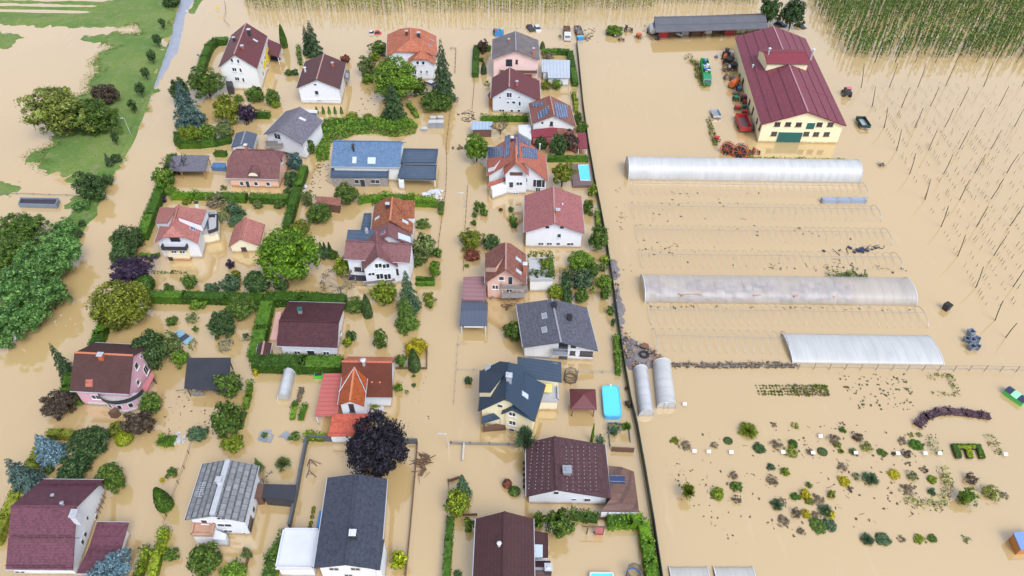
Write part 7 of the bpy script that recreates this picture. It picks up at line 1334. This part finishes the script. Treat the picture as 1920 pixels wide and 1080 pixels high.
# green striped boat like tent on the right, long trough
e, c, u, v, l = base((1891, 739), (1911, 753), 'market_booth', 'green booth with navy roof ends standing in the water at the right', 'booth'); w = 1.7; pr = [(-.5, 0), (-.5, 1.2), (0, 1.65), (.5, 1.2), (.5, 0)]; mb = MB(); l = 3.5
mb.prism([c+v*y*w-u*l/2+UP*(z-.3) for y, z in pr], [c+v*y*w+u*l/2+UP*(z-.3) for y, z in pr]); mb.build('body', M['lime'], e)
for s, m, nm in ((-1, M['navy'], 'roof_end'), (0, M['mint'], 'roof_middle'), (1, M['navy'], 'roof_end')):
    mb = MB(); x0, x1 = (s-.5)*l/3, (s+.5)*l/3; mb.prism([c+v*y*w*1.12+u*x0+UP*(z-.27) for y, z in pr[1:4]], [c+v*y*w*1.12+u*x1+UP*(z-.27) for y, z in pr[1:4]]); mb.build(nm, m, e)
e, c, u, v, l = base((1539, 379), (1622, 379), 'long_trough', 'long grey blue trough with three bands between hoop frames', 'trough'); mb = MB(); mb.cbox(c+UP*.5, u, v, UP, l, 1.2, 1.0); mb.build('body', mat('blue_grey_trough', (.26, .31, .40), .5, .15), e)
for k in (-.47, -.15, .15, .47): mb = MB(); mb.cbox(c+u*l*k+UP*.53, u, v, UP, .5, 1.26, 1.02); mb.build('band', M['grey'], e)
# pergola and swing frames
def frame_thing(name, cat, label, segs, m, r=.08):
    mb = MB()
    for a, b in segs: mb.tube(a, b, r, r, 6)
    o = mb.build(name, m); tag(o, label, cat); return o
view(820, 800, 3.857); P, Q = at((1080, 775)), at((1195, 780)); h = UP*2.3
e = empty('swing', (P+Q)/2, 0, 'brown timber garden swing frame with a red brown panel at the bottom right garden', 'swing'); mb = MB(); mb.tube(P-UP*.5, P+h, .1); mb.tube(Q-UP*.5, Q+h, .1); mb.tube(P+h-XA*.9, Q+h+XA*.3, .1); mb.build('frame', M['wood'], e); mb = MB(); mb.cbox(Q-XA*.6+UP*.9, XA, YA, UP, 1.2, .15, 2.2); mb.build('side_panel', M['redw'], e); mb = MB(); S0 = (P+Q)/2+UP*.5; mb.cbox(S0, XA, YA, UP, .6, .3, .06); 
for s in (-.28, .28): mb.tube(S0+XA*s, S0+XA*s+UP*1.8, .02, None, 4)
mb.build('swing_seat', M['wood'], e)
view(480, 800, 3.8575); P1, P2 = at((405, 285)), at((400, 365)); mb = MB(); h = UP*2.0
for P in (P1, P2):
    for sx in (-.9, .9): mb.tube(P+XA*sx-UP*.3, P+h, .07)
    mb.tube(P+XA*-.45+UP*.9, P+XA*.45+UP*.9, .05)
mb.tube(P1+h, P2+h, .07); mb.tube(P1+XA*1.6+UP*.6, P1+h, .07); tag(mb.build('garden_swing', M['wood']), 'dark timber A frame swing between grey wall and long slate roof', 'swing')
view(500, 660, 4.5); mb = MB(); a = [at(p, .6) for p in ((875, 475), (1015, 515), (985, 525), (870, 510))]
for i in range(4): mb.tube(a[i], a[(i+1) % 4], .1)
mb.tube(a[0], a[2], .07); tag(mb.build('timber_frame', M['wood']), 'dark timber frame lying on the patio above the copper beech', 'frame'); P = ccw([at(p, .3) for p in ((820, 440), (985, 455), (1000, 505), (880, 530), (820, 520))]); mb = MB(); mb.prism([p-UP*.6 for p in P], P); tag(mb.build('patio', M['concrete']), 'grey patio at the front wall of the rust tile house', 'patio')
e, c, u, v, l = base((405, 212), (478, 205), 'garden_table', 'small bright green planter box beside the salmon carport', 'planter'); mb = MB(); mb.cbox(c+UP*.35, u, v, UP, l, 1.0, .6); mb.build('box', mat('bright_green_box', (.08, .50, .04), .5, .1), e); mb = MB(); mb.cbox(c+UP*.67, u, v, UP, l*.8, .7, .05); mb.build('soil', M['dark'], e)
view(0, 0, 1)
# signs
def sign(b, label, m, w=.7, h=.7, z=1.4, name='sign', group=None, flat_=False):
    P = at(b); e = empty(name, P, 0, label, 'sign', group); mb = MB(); mb.tube(P-UP*.4, P+UP*z, .035, None, 5); mb.build('post', M['metal'], e); mb = MB(); mb.cbox(P+UP*(z+h*.3)-YA*.05, XA, (UP*.85-YA*.53).normalized() if flat_ else YA, (UP*.53+YA*.85).normalized() if flat_ else UP, w, .04, h); mb.build('plate', m, e)
sign((410, 24), 'small orange yellow road sign left of the hop vines', M['yel'], 1.4, .6, 1.5); sign((374, 113), 'small blue road sign by the flooded road left of the curved hedge', M['blue'], .6, .6, 1.6); sign((352, 27), 'small white sign at the end of the asphalt path', M['whitep'], .7, .6, 1.2)
sign((64, 613), 'upper white sign board under the left woodland', M['whitep'], 1.3, 1.6, 1.2); sign((32, 645), 'lower white round sign board under the left woodland', M['whitep'], 1.5, 1.5, 1.6); P = at((78, 600)); mb = MB(); mb.cbox(P+UP*.5, (XA*.5+YA).normalized(), (XA-YA*.5).normalized(), UP, 3.4, .5, 1.2); tag(mb.build('bench_box', M['wood']), 'dark slim box standing under the left woodland', 'box')
for i, (p, lb) in enumerate((((1301, 848), 'white plant label plate at the left end of the show garden'), ((1328, 849), 'larger white plate second from the left in the show garden'), ((1370, 850), 'white plate below the dark round bush in the show garden'), ((1467, 850), 'white plate between the two dark mounds of the show garden'), ((1523, 851), 'white plate beside a brown tuft in the show garden middle'), ((1537, 820), 'white plate inside the wire ring of the show garden'), ((1603, 851), 'white plate in front of a silvery tuft'), ((1682, 852), 'white plate beside a dark tuft right of the green shrub'), ((1733, 852), 'white plate below the diamond shaped green shrub'), ((1760, 852), 'white plate at the foot of the grey strip bed'), ((1883, 854), 'white plate at the foot of the rightmost strip bed'), ((1283, 760), 'lone white plate right of the white upright tunnel'))): sign(p, lb, M['whitep'], .7, .55, .3, 'garden_sign', 'white plates in the show garden', True)
# ------------------------------------------------------------------ show garden at the lower right
SG_ = []
def sh(st, x, y, r, q, m, lb):
    c = T(st, (x, y), r*.95, q*.95, m, lb, 'shrub', size='m' if r > 8 else 's')
    if lb.find('young tree') < 0: c.scale.z *= .55; c.location.z = c.scale.z*.35
sh('spike', 1404, 802, 20, 18, 'ygreen', 'big spiky yellow green shrub at the top of the show garden'); sh('ball', 1366, 824, 9, 8, 'dark', 'dark round bush left of the big spiky shrub'); sh('round', 1424, 838, 12, 9, 'dark', 'dark mound below the big spiky shrub'); sh('round', 1489, 829, 9, 9, 'hedge', 'dark green mound in the centre top of the show garden'); sh('sparse', 1484, 843, 15, 9, 'ygreen', 'pale yellowish tuft below the dark green centre mound'); sh('loose', 1266, 824, 8, 7, 'olive', 'olive tuft at the far left of the show garden'); sh('sparse', 1286, 833, 13, 8, 'dry', 'sparse brown strip right of the far left olive tuft'); sh('sparse', 1451, 795, 6, 5, 'dry', 'small brown ring tuft right of the big spiky shrub'); sh('sparse', 1492, 796, 8, 6, 'olive', 'small slanted olive tuft above the centre mound'); sh('sparse', 1457, 831, 12, 10, 'dry', 'dry brown patch between the two dark mounds'); sh('ball', 1543, 845, 10, 6, 'dark', 'flat dark oval bush right of the centre mound'); sh('sparse', 1340, 834, 8, 6, 'dry', 'faint brown tuft left of the dark round bush'); sh('sparse', 1520, 845, 7, 7, 'dry', 'brown tuft beside the flat dark oval bush')
sh('round', 1581, 804, 6, 6, 'green', 'small green bush top left of the brown cluster'); sh('sparse', 1568, 818, 11, 14, 'dry', 'brown cluster left part right of the wire ring'); sh('sparse', 1610, 815, 12, 12, 'brown', 'dark brown cluster in the middle right of the wire ring'); sh('sparse', 1628, 833, 12, 13, 'olive', 'olive brown cluster trailing to the lower right'); sh('round', 1571, 831, 7, 7, 'olive', 'round olive bush in the brown cluster'); sh('spike', 1601, 845, 9, 7, 'silver', 'silvery tuft behind a white plate'); sh('spike', 1578, 844, 6, 6, 'ygreen', 'small yellowish tuft left of the silvery tuft'); sh('round', 1655, 847, 9, 6, 'green', 'green shrub between two white plates'); sh('round', 1719, 831, 13, 9, 'hedge', 'diamond shaped dark green shrub'); sh('sparse', 1695, 823, 9, 9, 'dry', 'brown tuft left of the diamond shaped shrub'); sh('sparse', 1701, 848, 11, 7, 'brown', 'brown star shaped tuft below the diamond shaped shrub'); sh('sparse', 1708, 814, 6, 4, 'olive', 'left of two tiny tufts above the diamond shaped shrub'); sh('sparse', 1724, 814, 6, 5, 'olive', 'right of two tiny tufts above the diamond shaped shrub'); sh('round', 1676, 850, 4, 3, 'brown', 'tiny dark tuft beside a white plate')
sh('spike', 1290, 923, 15, 17, 'ygreen', 'bright young tree with drooping shoots at the left of the show garden'); sh('round', 1346, 921, 13, 13, 'ygreen', 'yellow green shrub second from the left in the lower show garden'); sh('round', 1382, 908, 11, 11, 'green', 'mid green shrub in the brown column of the show garden'); sh('sparse', 1377, 888, 10, 10, 'dry', 'brown tuft on top of the mid green shrub'); sh('sparse', 1383, 931, 8, 12, 'dry', 'brown tuft under the mid green shrub'); sh('round', 1446, 873, 7, 7, 'teal', 'small blue green bush at the top of the lower show garden'); sh('loose', 1474, 881, 9, 10, 'ygreen', 'yellowish bush right of the small blue green bush'); sh('sparse', 1450, 898, 12, 11, 'dry', 'brown patch below the small blue green bush'); sh('spike', 1458, 943, 13, 12, 'teal', 'blue green tussock left of the big shrub group'); sh('sparse', 1468, 937, 8, 9, 'dry', 'dry tuft right of the blue green tussock'); sh('round', 1493, 929, 8, 8, 'hedge', 'dark green round bush at the top of the big shrub group'); sh('round', 1512, 922, 10, 12, 'yellow', 'golden green bush at the top of the big shrub group'); sh('round', 1518, 936, 9, 8, 'olive', 'olive bush beneath the golden green bush'); sh('sparse', 1535, 935, 13, 9, 'dry', 'dry brown bush right of the golden green bush'); sh('spike', 1550, 954, 15, 13, 'teal', 'large blue green tussock in the big shrub group'); sh('round', 1536, 983, 16, 12, 'green', 'large green dome at the bottom of the big shrub group'); sh('round', 1513, 960, 9, 9, 'yellow', 'golden bush in the middle of the big shrub group'); sh('sparse', 1497, 956, 11, 15, 'dry', 'dry brown edge left of the golden bush'); sh('sparse', 1530, 964, 10, 8, 'dry', 'straw coloured tuft in the centre of the big shrub group'); sh('spike', 1518, 907, 7, 7, 'silver', 'spiky silver tuft above the golden green bush'); sh('sparse', 1470, 974, 14, 8, 'dry', 'faint brown drift left below the big shrub group'); sh('sparse', 1503, 994, 9, 8, 'dry', 'faint brown tuft below the big shrub group'); sh('yel' if False else 'round', 1560, 962, 8, 8, 'yellow', 'golden bush at the right of the big shrub group'); sh('round', 1556, 982, 13, 11, 'teal', 'grey green dome right of the large green dome')
sh('round', 1584, 899, 11, 10, 'yellow', 'golden shrub beneath a brown tuft in the right show garden'); sh('sparse', 1581, 873, 10, 9, 'dry', 'brown tuft above a golden shrub in the right show garden'); sh('spike', 1635, 893, 16, 15, 'teal', 'large blue green starburst tussock'); sh('sparse', 1608, 890, 8, 9, 'silver', 'grey tuft left of the starburst tussock'); sh('round', 1678, 887, 11, 9, 'yellow', 'lemon yellow shrub right of the starburst tussock'); sh('sparse', 1715, 888, 11, 13, 'silver', 'grey feathery tuft right of the lemon yellow shrub'); sh('round', 1750, 896, 9, 9, 'ygreen', 'yellow green bush above the small teal bush'); sh('round', 1749, 919, 7, 8, 'teal', 'small teal bush inside the stone arc'); sh('sparse', 1735, 880, 7, 6, 'brown', 'dark tuft right of the grey feathery tuft'); sh('sparse', 1704, 915, 13, 11, 'dry', 'brown patch left of the small teal bush'); sh('sparse', 1821, 898, 14, 11, 'brown', 'brown slanted patch above the right young tree'); sh('loose', 1813, 931, 16, 17, 'fresh', 'bright young tree with a mirrored patch below it'); sh('sparse', 1858, 923, 18, 12, 'olive', 'olive slanted oval patch right of the young tree'); sh('sparse', 1884, 927, 8, 7, 'dry', 'grey tuft at the end of the olive oval patch'); sh('round', 1561, 923, 7, 10, 'olive', 'upright olive bush right of the big shrub group'); sh('sparse', 1596, 915, 6, 6, 'brown', 'tiny brown tuft below a golden shrub')
sh('spike', 1628, 1008, 14, 12, 'teal', 'left blue green dome in the bottom row of the show garden'); sh('round', 1658, 1008, 14, 12, 'teal', 'right and darker dome in the bottom row of the show garden'); sh('sparse', 1691, 1009, 8, 6, 'dry', 'brown tuft in the bottom row of the show garden'); sh('loose', 1725, 1008, 11, 9, 'ygreen', 'yellow green tuft in the bottom row of the show garden'); sh('round', 1750, 1008, 9, 8, 'green', 'green bush in the bottom row of the show garden'); sh('sparse', 1813, 1010, 8, 7, 'silver', 'last grey tuft of the bottom row of the show garden')
hedge([(1748, 818), (1750, 832), (1757, 848)], .4, 1.2, 'silver', 'grey green strip bed right of the diamond shaped shrub', .6, 'strip_bed', cat='plant bed', dens=7); hedge([(1854, 815), (1862, 830), (1876, 850)], .4, 1.1, 'olive', 'rightmost slanted strip bed of the show garden', .6, 'strip_bed', cat='plant bed', dens=7)
hedge([(1721, 797), (1735, 780), (1758, 772), (1775, 769), (1805, 772), (1835, 776), (1858, 779)], .55, 1.5, 'heath', 'curved purple heather bed above the letter shaped bed', .24, 'heather_bed', cat='plant bed')
hedge([(1766, 877), (1772, 890), (1778, 905), (1775, 925), (1765, 940), (1748, 946), (1720, 943), (1695, 935)], .22, 1.3, 'olive', 'thin grey green arc of low plants round the small teal bush', .6, 'plant_arc', cat='plant bed', dens=10, kind='stuff')
hedge([(1742, 704), (1780, 704), (1788, 722), (1796, 738)], .3, .8, 'olive', 'half sunk square olive bed by the nursery fence', .6, 'plant_border', cat='plant bed', dens=9); hedge([(1752, 736), (1790, 740)], .25, .6, 'olive', 'lower edge of the half sunk square bed', .6, 'plant_border', cat='plant bed', dens=6)
# letter shaped bed reading E (arms pointing down the picture)
view(1540, 680, 4.908); Z_ = .45; EP = [(1197, 745), (1465, 747), (1515, 872), (1460, 875), (1435, 790), (1378, 790), (1405, 870), (1348, 872), (1325, 790), (1275, 790), (1298, 868), (1245, 872)]; P = [at(p, Z_) for p in EP]; c = cen(P); e = empty('letter_bed', Vector((c.x, c.y, 0)), 0, 'clipped green bed shaped like the letter E in dark edging', 'plant bed'); mb = MB(); mb.prism([Vector((p.x, p.y, -.3)) for p in ccw(P)], ccw(P)); mb.build('edging', mat('dark_bed_edging', (.035, .035, .02), .8, .2), e)
PW = [tuple(p[:2]) for p in P]; rs_ = np.random.RandomState(3); n = 6000; X = rs_.uniform(min(p[0] for p in PW), max(p[0] for p in PW), n); Y = rs_.uniform(min(p[1] for p in PW), max(p[1] for p in PW), n); D = inpoly(X, Y, PW); k = D > .12; Pn = np.stack([X[k], Y[k], np.full(k.sum(), Z_+.06)], 1)+rs_.normal(0, .03, (k.sum(), 3))
for nm, m, sel in (('yellow_planting', 'lime', (Pn[:, 0] > PW[5][0]-2.1) & (Pn[:, 0] < PW[5][0]+.9) & (Pn[:, 1] < PW[5][1]+.5)), ('green_planting', 'hedge', None)):
    s_ = sel if sel is not None else ~((Pn[:, 0] > PW[5][0]-2.1) & (Pn[:, 0] < PW[5][0]+.9) & (Pn[:, 1] < PW[5][1]+.5)); q = quads(Pn[s_], unit(rs_.normal(0, .35, (s_.sum(), 3))+np.array([0, 0, 1.])), .26, rs_)-np.array(e.location); o = link(nm, np_mesh(nm, q, L[m]), e)
view(0, 0, 1)
# young vegetable plants in four rows
rs = random.Random(21)
for r in range(4):
    for i in range(22):
        x = 1418+i*6.2+rs.uniform(-1, 1)+r*1.6; y = 723+r*5.4+rs.uniform(-.7, .7)+(x-1418)*.012; d = .55+.5*(i/22); P = at((x, y)); o = link('vegetable_plant', crown('round' if rs.random() < .5 else 'sparse', 's', i % 2)); o.location = P; s = rs.uniform(.25, .42)*d; o.scale = (s, s, s*.8); o.rotation_euler.z = rs.random()*6; slot(o, L[rs.choice(('olive', 'olive', 'dry', 'green'))]); tag(o, 'small plant tip in the four vegetable rows below the debris line', 'plant', 'vegetable plants in four rows')
# ------------------------------------------------------------------ floating debris and rubble
def litter(label, poly, n, sz, cols, name='floating_debris', z=.03, seed=1, flat_=.25, stick=.3, cat='debris'):
    PW = [tuple(at(p)[:2]) for p in poly]; rs = random.Random(seed); mb = MB(); k = 0; x0, x1 = min(p[0] for p in PW), max(p[0] for p in PW); y0, y1 = min(p[1] for p in PW), max(p[1] for p in PW)
    cl = [(rs.uniform(x0, x1), rs.uniform(y0, y1)) for _ in range(max(3, n//9))]
    while k < n:
        k += 1; c = rs.choice(cl); x, y = (c[0]+rs.gauss(0, (x1-x0)*.05+.3), c[1]+rs.gauss(0, min(1.2, (y1-y0)*.12)+.15)) if rs.random() < .75 else (rs.uniform(x0, x1), rs.uniform(y0, y1))
        if inpoly(np.array([x]), np.array([y]), PW)[0] < 0: continue
        a = rs.random()*6.28; u = Vector((math.cos(a), math.sin(a), rs.uniform(-.2, .3))).normalized(); v = UP.cross(u).normalized(); w = u.cross(v); s = sz*rs.uniform(.3, 1.2)
        if rs.random() < stick: mb.tube(Vector((x, y, z))-u*s*1.3, Vector((x, y, z+.05))+u*s*1.3, s*.09, s*.05, 4)
        else: mb.cbox(Vector((x, y, z)), u, v, w, s, s*rs.uniform(.3, .8), s*flat_)
    tag(mb.build(name, cols), label, cat, kind='stuff')
M['weedy'] = mat('muddy_leaves', (.10, .095, .04), .9, .5, 3)
DB = mat('drift_debris', (.13, .095, .06), .9, .6, 3)
GR = mat('grey_rubble', (.20, .175, .17), .9, .35, 1.2)
terrain('rubble_bank', [[(1145, 492), (1152, 494), (1158, 510), (1162, 530), (1165, 555), (1162, 580), (1160, 590), (1166, 612), (1170, 630), (1186, 640), (1208, 648), (1230, 662), (1250, 676), (1263, 690), (1240, 692), (1178, 691), (1166, 650), (1156, 585), (1150, 540)]], GR, .45, .7, .35, .45, pad=2, seed=31)
for m, n, sd_, c in ((mat('orange_rubble', (.36, .17, .085), .9, .5, 2), 260, 3, 'orange brick rubble scattered over the rubble bank'), (mat('pale_rubble', (.34, .29, .24), .9, .4, 2), 320, 4, 'pale stones scattered over the rubble bank'), (mat('dark_rubble', (.07, .06, .055), .9, .4, 2), 220, 5, 'dark stones scattered over the rubble bank')): litter(c, [(1166, 612), (1186, 640), (1208, 648), (1230, 662), (1250, 676), (1258, 689), (1182, 689), (1168, 650)] if sd_ == 3 else [(1150, 500), (1160, 530), (1162, 570), (1160, 590), (1168, 630), (1186, 640), (1208, 648), (1230, 662), (1255, 682), (1182, 689), (1166, 650), (1156, 585)], int(n*1.3), .4, m, 'rubble_stones', .5, sd_, .6, .15, 'rubble')
mb = MB(); P = at((1208, 665), .9)
mb.path([P+Vector((math.cos(t)*.75, math.sin(t)*.75, .1)) for t in [2*math.pi*i/16 for i in range(17)]], .22, 7); tag(mb.build('rubber_ring', M['tyre']), 'big black tyre lying on the rubble tip', 'tyre')
litter('tangled drift line of branches and reeds along the nursery fence', [(1258, 681), (1330, 681), (1400, 680), (1450, 679), (1500, 684), (1500, 691), (1400, 690), (1262, 690)], 520, .5, DB, 'drift_line', .12, 6, .3, .45); litter('broken pale sticks in the nursery drift line', [(1258, 682), (1380, 681), (1495, 685), (1495, 690), (1262, 690)], 90, .5, M['greywood'], 'drift_line', .2, 61, .3, .6)
litter('reeds and scraps along the front edge of the clear tunnel', [(1220, 572), (1715, 577), (1715, 583), (1220, 578)], 130, .4, DB, seed=7); litter('weed scraps floating among the hoop frames', [(1188, 360), (1640, 360), (1690, 510), (1210, 512)], 120, .45, DB, seed=8); litter('clumps of weed floating above the clear tunnel', [(1450, 485), (1700, 485), (1700, 512), (1440, 508)], 70, .5, DB, seed=9)
litter('dark torn film along the fourth hoop frame', [(1540, 467), (1600, 464), (1668, 460), (1672, 470), (1600, 474), (1545, 474)], 70, .9, M['navy'], 'torn_film', .15, 10, .2, .5)
litter('brown litter on the water between the rubble and hoop frames', [(1150, 300), (1180, 400), (1185, 480), (1190, 640), (1168, 600), (1160, 500)], 130, .3, DB, seed=11); litter('white polystyrene sheets piled at the street below the unplastered house', [(786, 366), (800, 362), (815, 356), (832, 357), (832, 376), (815, 374), (800, 371)], 70, 1.1, M['whitep'], 'polystyrene_sheets', .2, 12, .12, 0); litter('white plastic rubbish beside the straight clipped hedge', [(559, 350), (574, 348), (575, 368), (560, 370)], 34, 1.1, M['whitep'], 'plastic_rubbish', .2, 13, .3, 0)
litter('scattered dark twigs left of the unplastered house', [(585, 310), (617, 305), (620, 350), (580, 355)], 90, .5, DB, seed=14); litter('drift wood where the side street meets the street', [(845, 275), (868, 270), (868, 280), (835, 292)], 40, .9, DB, seed=15); litter('broken branches and planks at the right street fence', [(783, 845), (800, 848), (810, 870), (806, 890), (786, 900), (781, 880)], 34, 1.1, M['wood'], 'branch_pile', .2, 16, .3, .8); litter('branches and scraps where the streets meet near the timber shed', [(855, 208), (890, 208), (890, 226), (866, 230)], 70, .7, DB, seed=17); litter('toys and planks floating in front of the brick roofed house', [(940, 565), (972, 565), (974, 582), (940, 582)], 50, .5, M['wood'], seed=18); litter('rubbish floating in the yard left of the long shed', [(1095, 55), (1120, 52), (1122, 80), (1095, 80)], 70, .6, DB, seed=19); litter('scraps along the left edge of the long shed', [(1205, 48), (1228, 50), (1232, 78), (1205, 74)], 60, .9, M['greywood'], seed=20)
litter('vegetable tips and leaves beyond the four vegetable rows', [(1570, 700), (1700, 695), (1720, 770), (1600, 770)], 190, .4, M['weedy'], 'floating_leaves', .05, 22, .5, .1); litter('brown leaves scattered through the show garden', [(1260, 810), (1540, 790), (1760, 800), (1780, 960), (1500, 1010), (1270, 940)], 330, .35, DB, 'floating_leaves', .04, 23, .4, .2); litter('faint line of leaves drifting at the lower left of the show garden', [(1240, 870), (1285, 860), (1360, 990), (1400, 1030), (1360, 1045), (1340, 1000)], 150, .25, DB, 'floating_leaves', .02, 24, .3, .1); litter('leaf litter between the black felt shed and full round tree', [(300, 745), (385, 740), (400, 800), (300, 815)], 60, .3, DB, seed=25); litter('vegetation scraps below the plain brown roofed house', [(590, 190), (700, 160), (720, 215), (600, 222)], 60, .4, DB, seed=26); litter('scraps and leaves around the street corner garden', [(740, 700), (800, 700), (810, 800), (745, 800)], 30, .3, DB, seed=27); litter('floating flagstones above the grey boundary wall', [(488, 808), (545, 806), (548, 824), (490, 824)], 16, 1.5, M['grey'], 'flagstones', .05, 28, .12, 0); litter('stones and pale gravel by the clipped box hedge', [(325, 815), (348, 808), (350, 832), (328, 834)], 60, .5, M['concrete'], 'gravel', .08, 29, .6, 0); litter('clutter under the black felt shed eave', [(340, 730), (420, 734), (418, 742), (345, 740)], 24, .8, M['greywood'], 'clutter', .3, 30, .5, .3)
litter('faint straight scum lines on the water left of the green lorry', [(1142, 95), (1148, 95), (1138, 232), (1131, 232)], 110, .2, DB, 'scum_line', .02, 41, .2, .2); litter('second faint scum line crossing the yard water', [(1158, 90), (1161, 90), (1146, 200), (1143, 200)], 60, .16, DB, 'scum_line', .02, 42, .2, .2); litter('small floating scraps on the flooded left road', [(120, 560), (190, 520), (170, 640), (60, 700)], 40, .3, M['concrete'], seed=43)
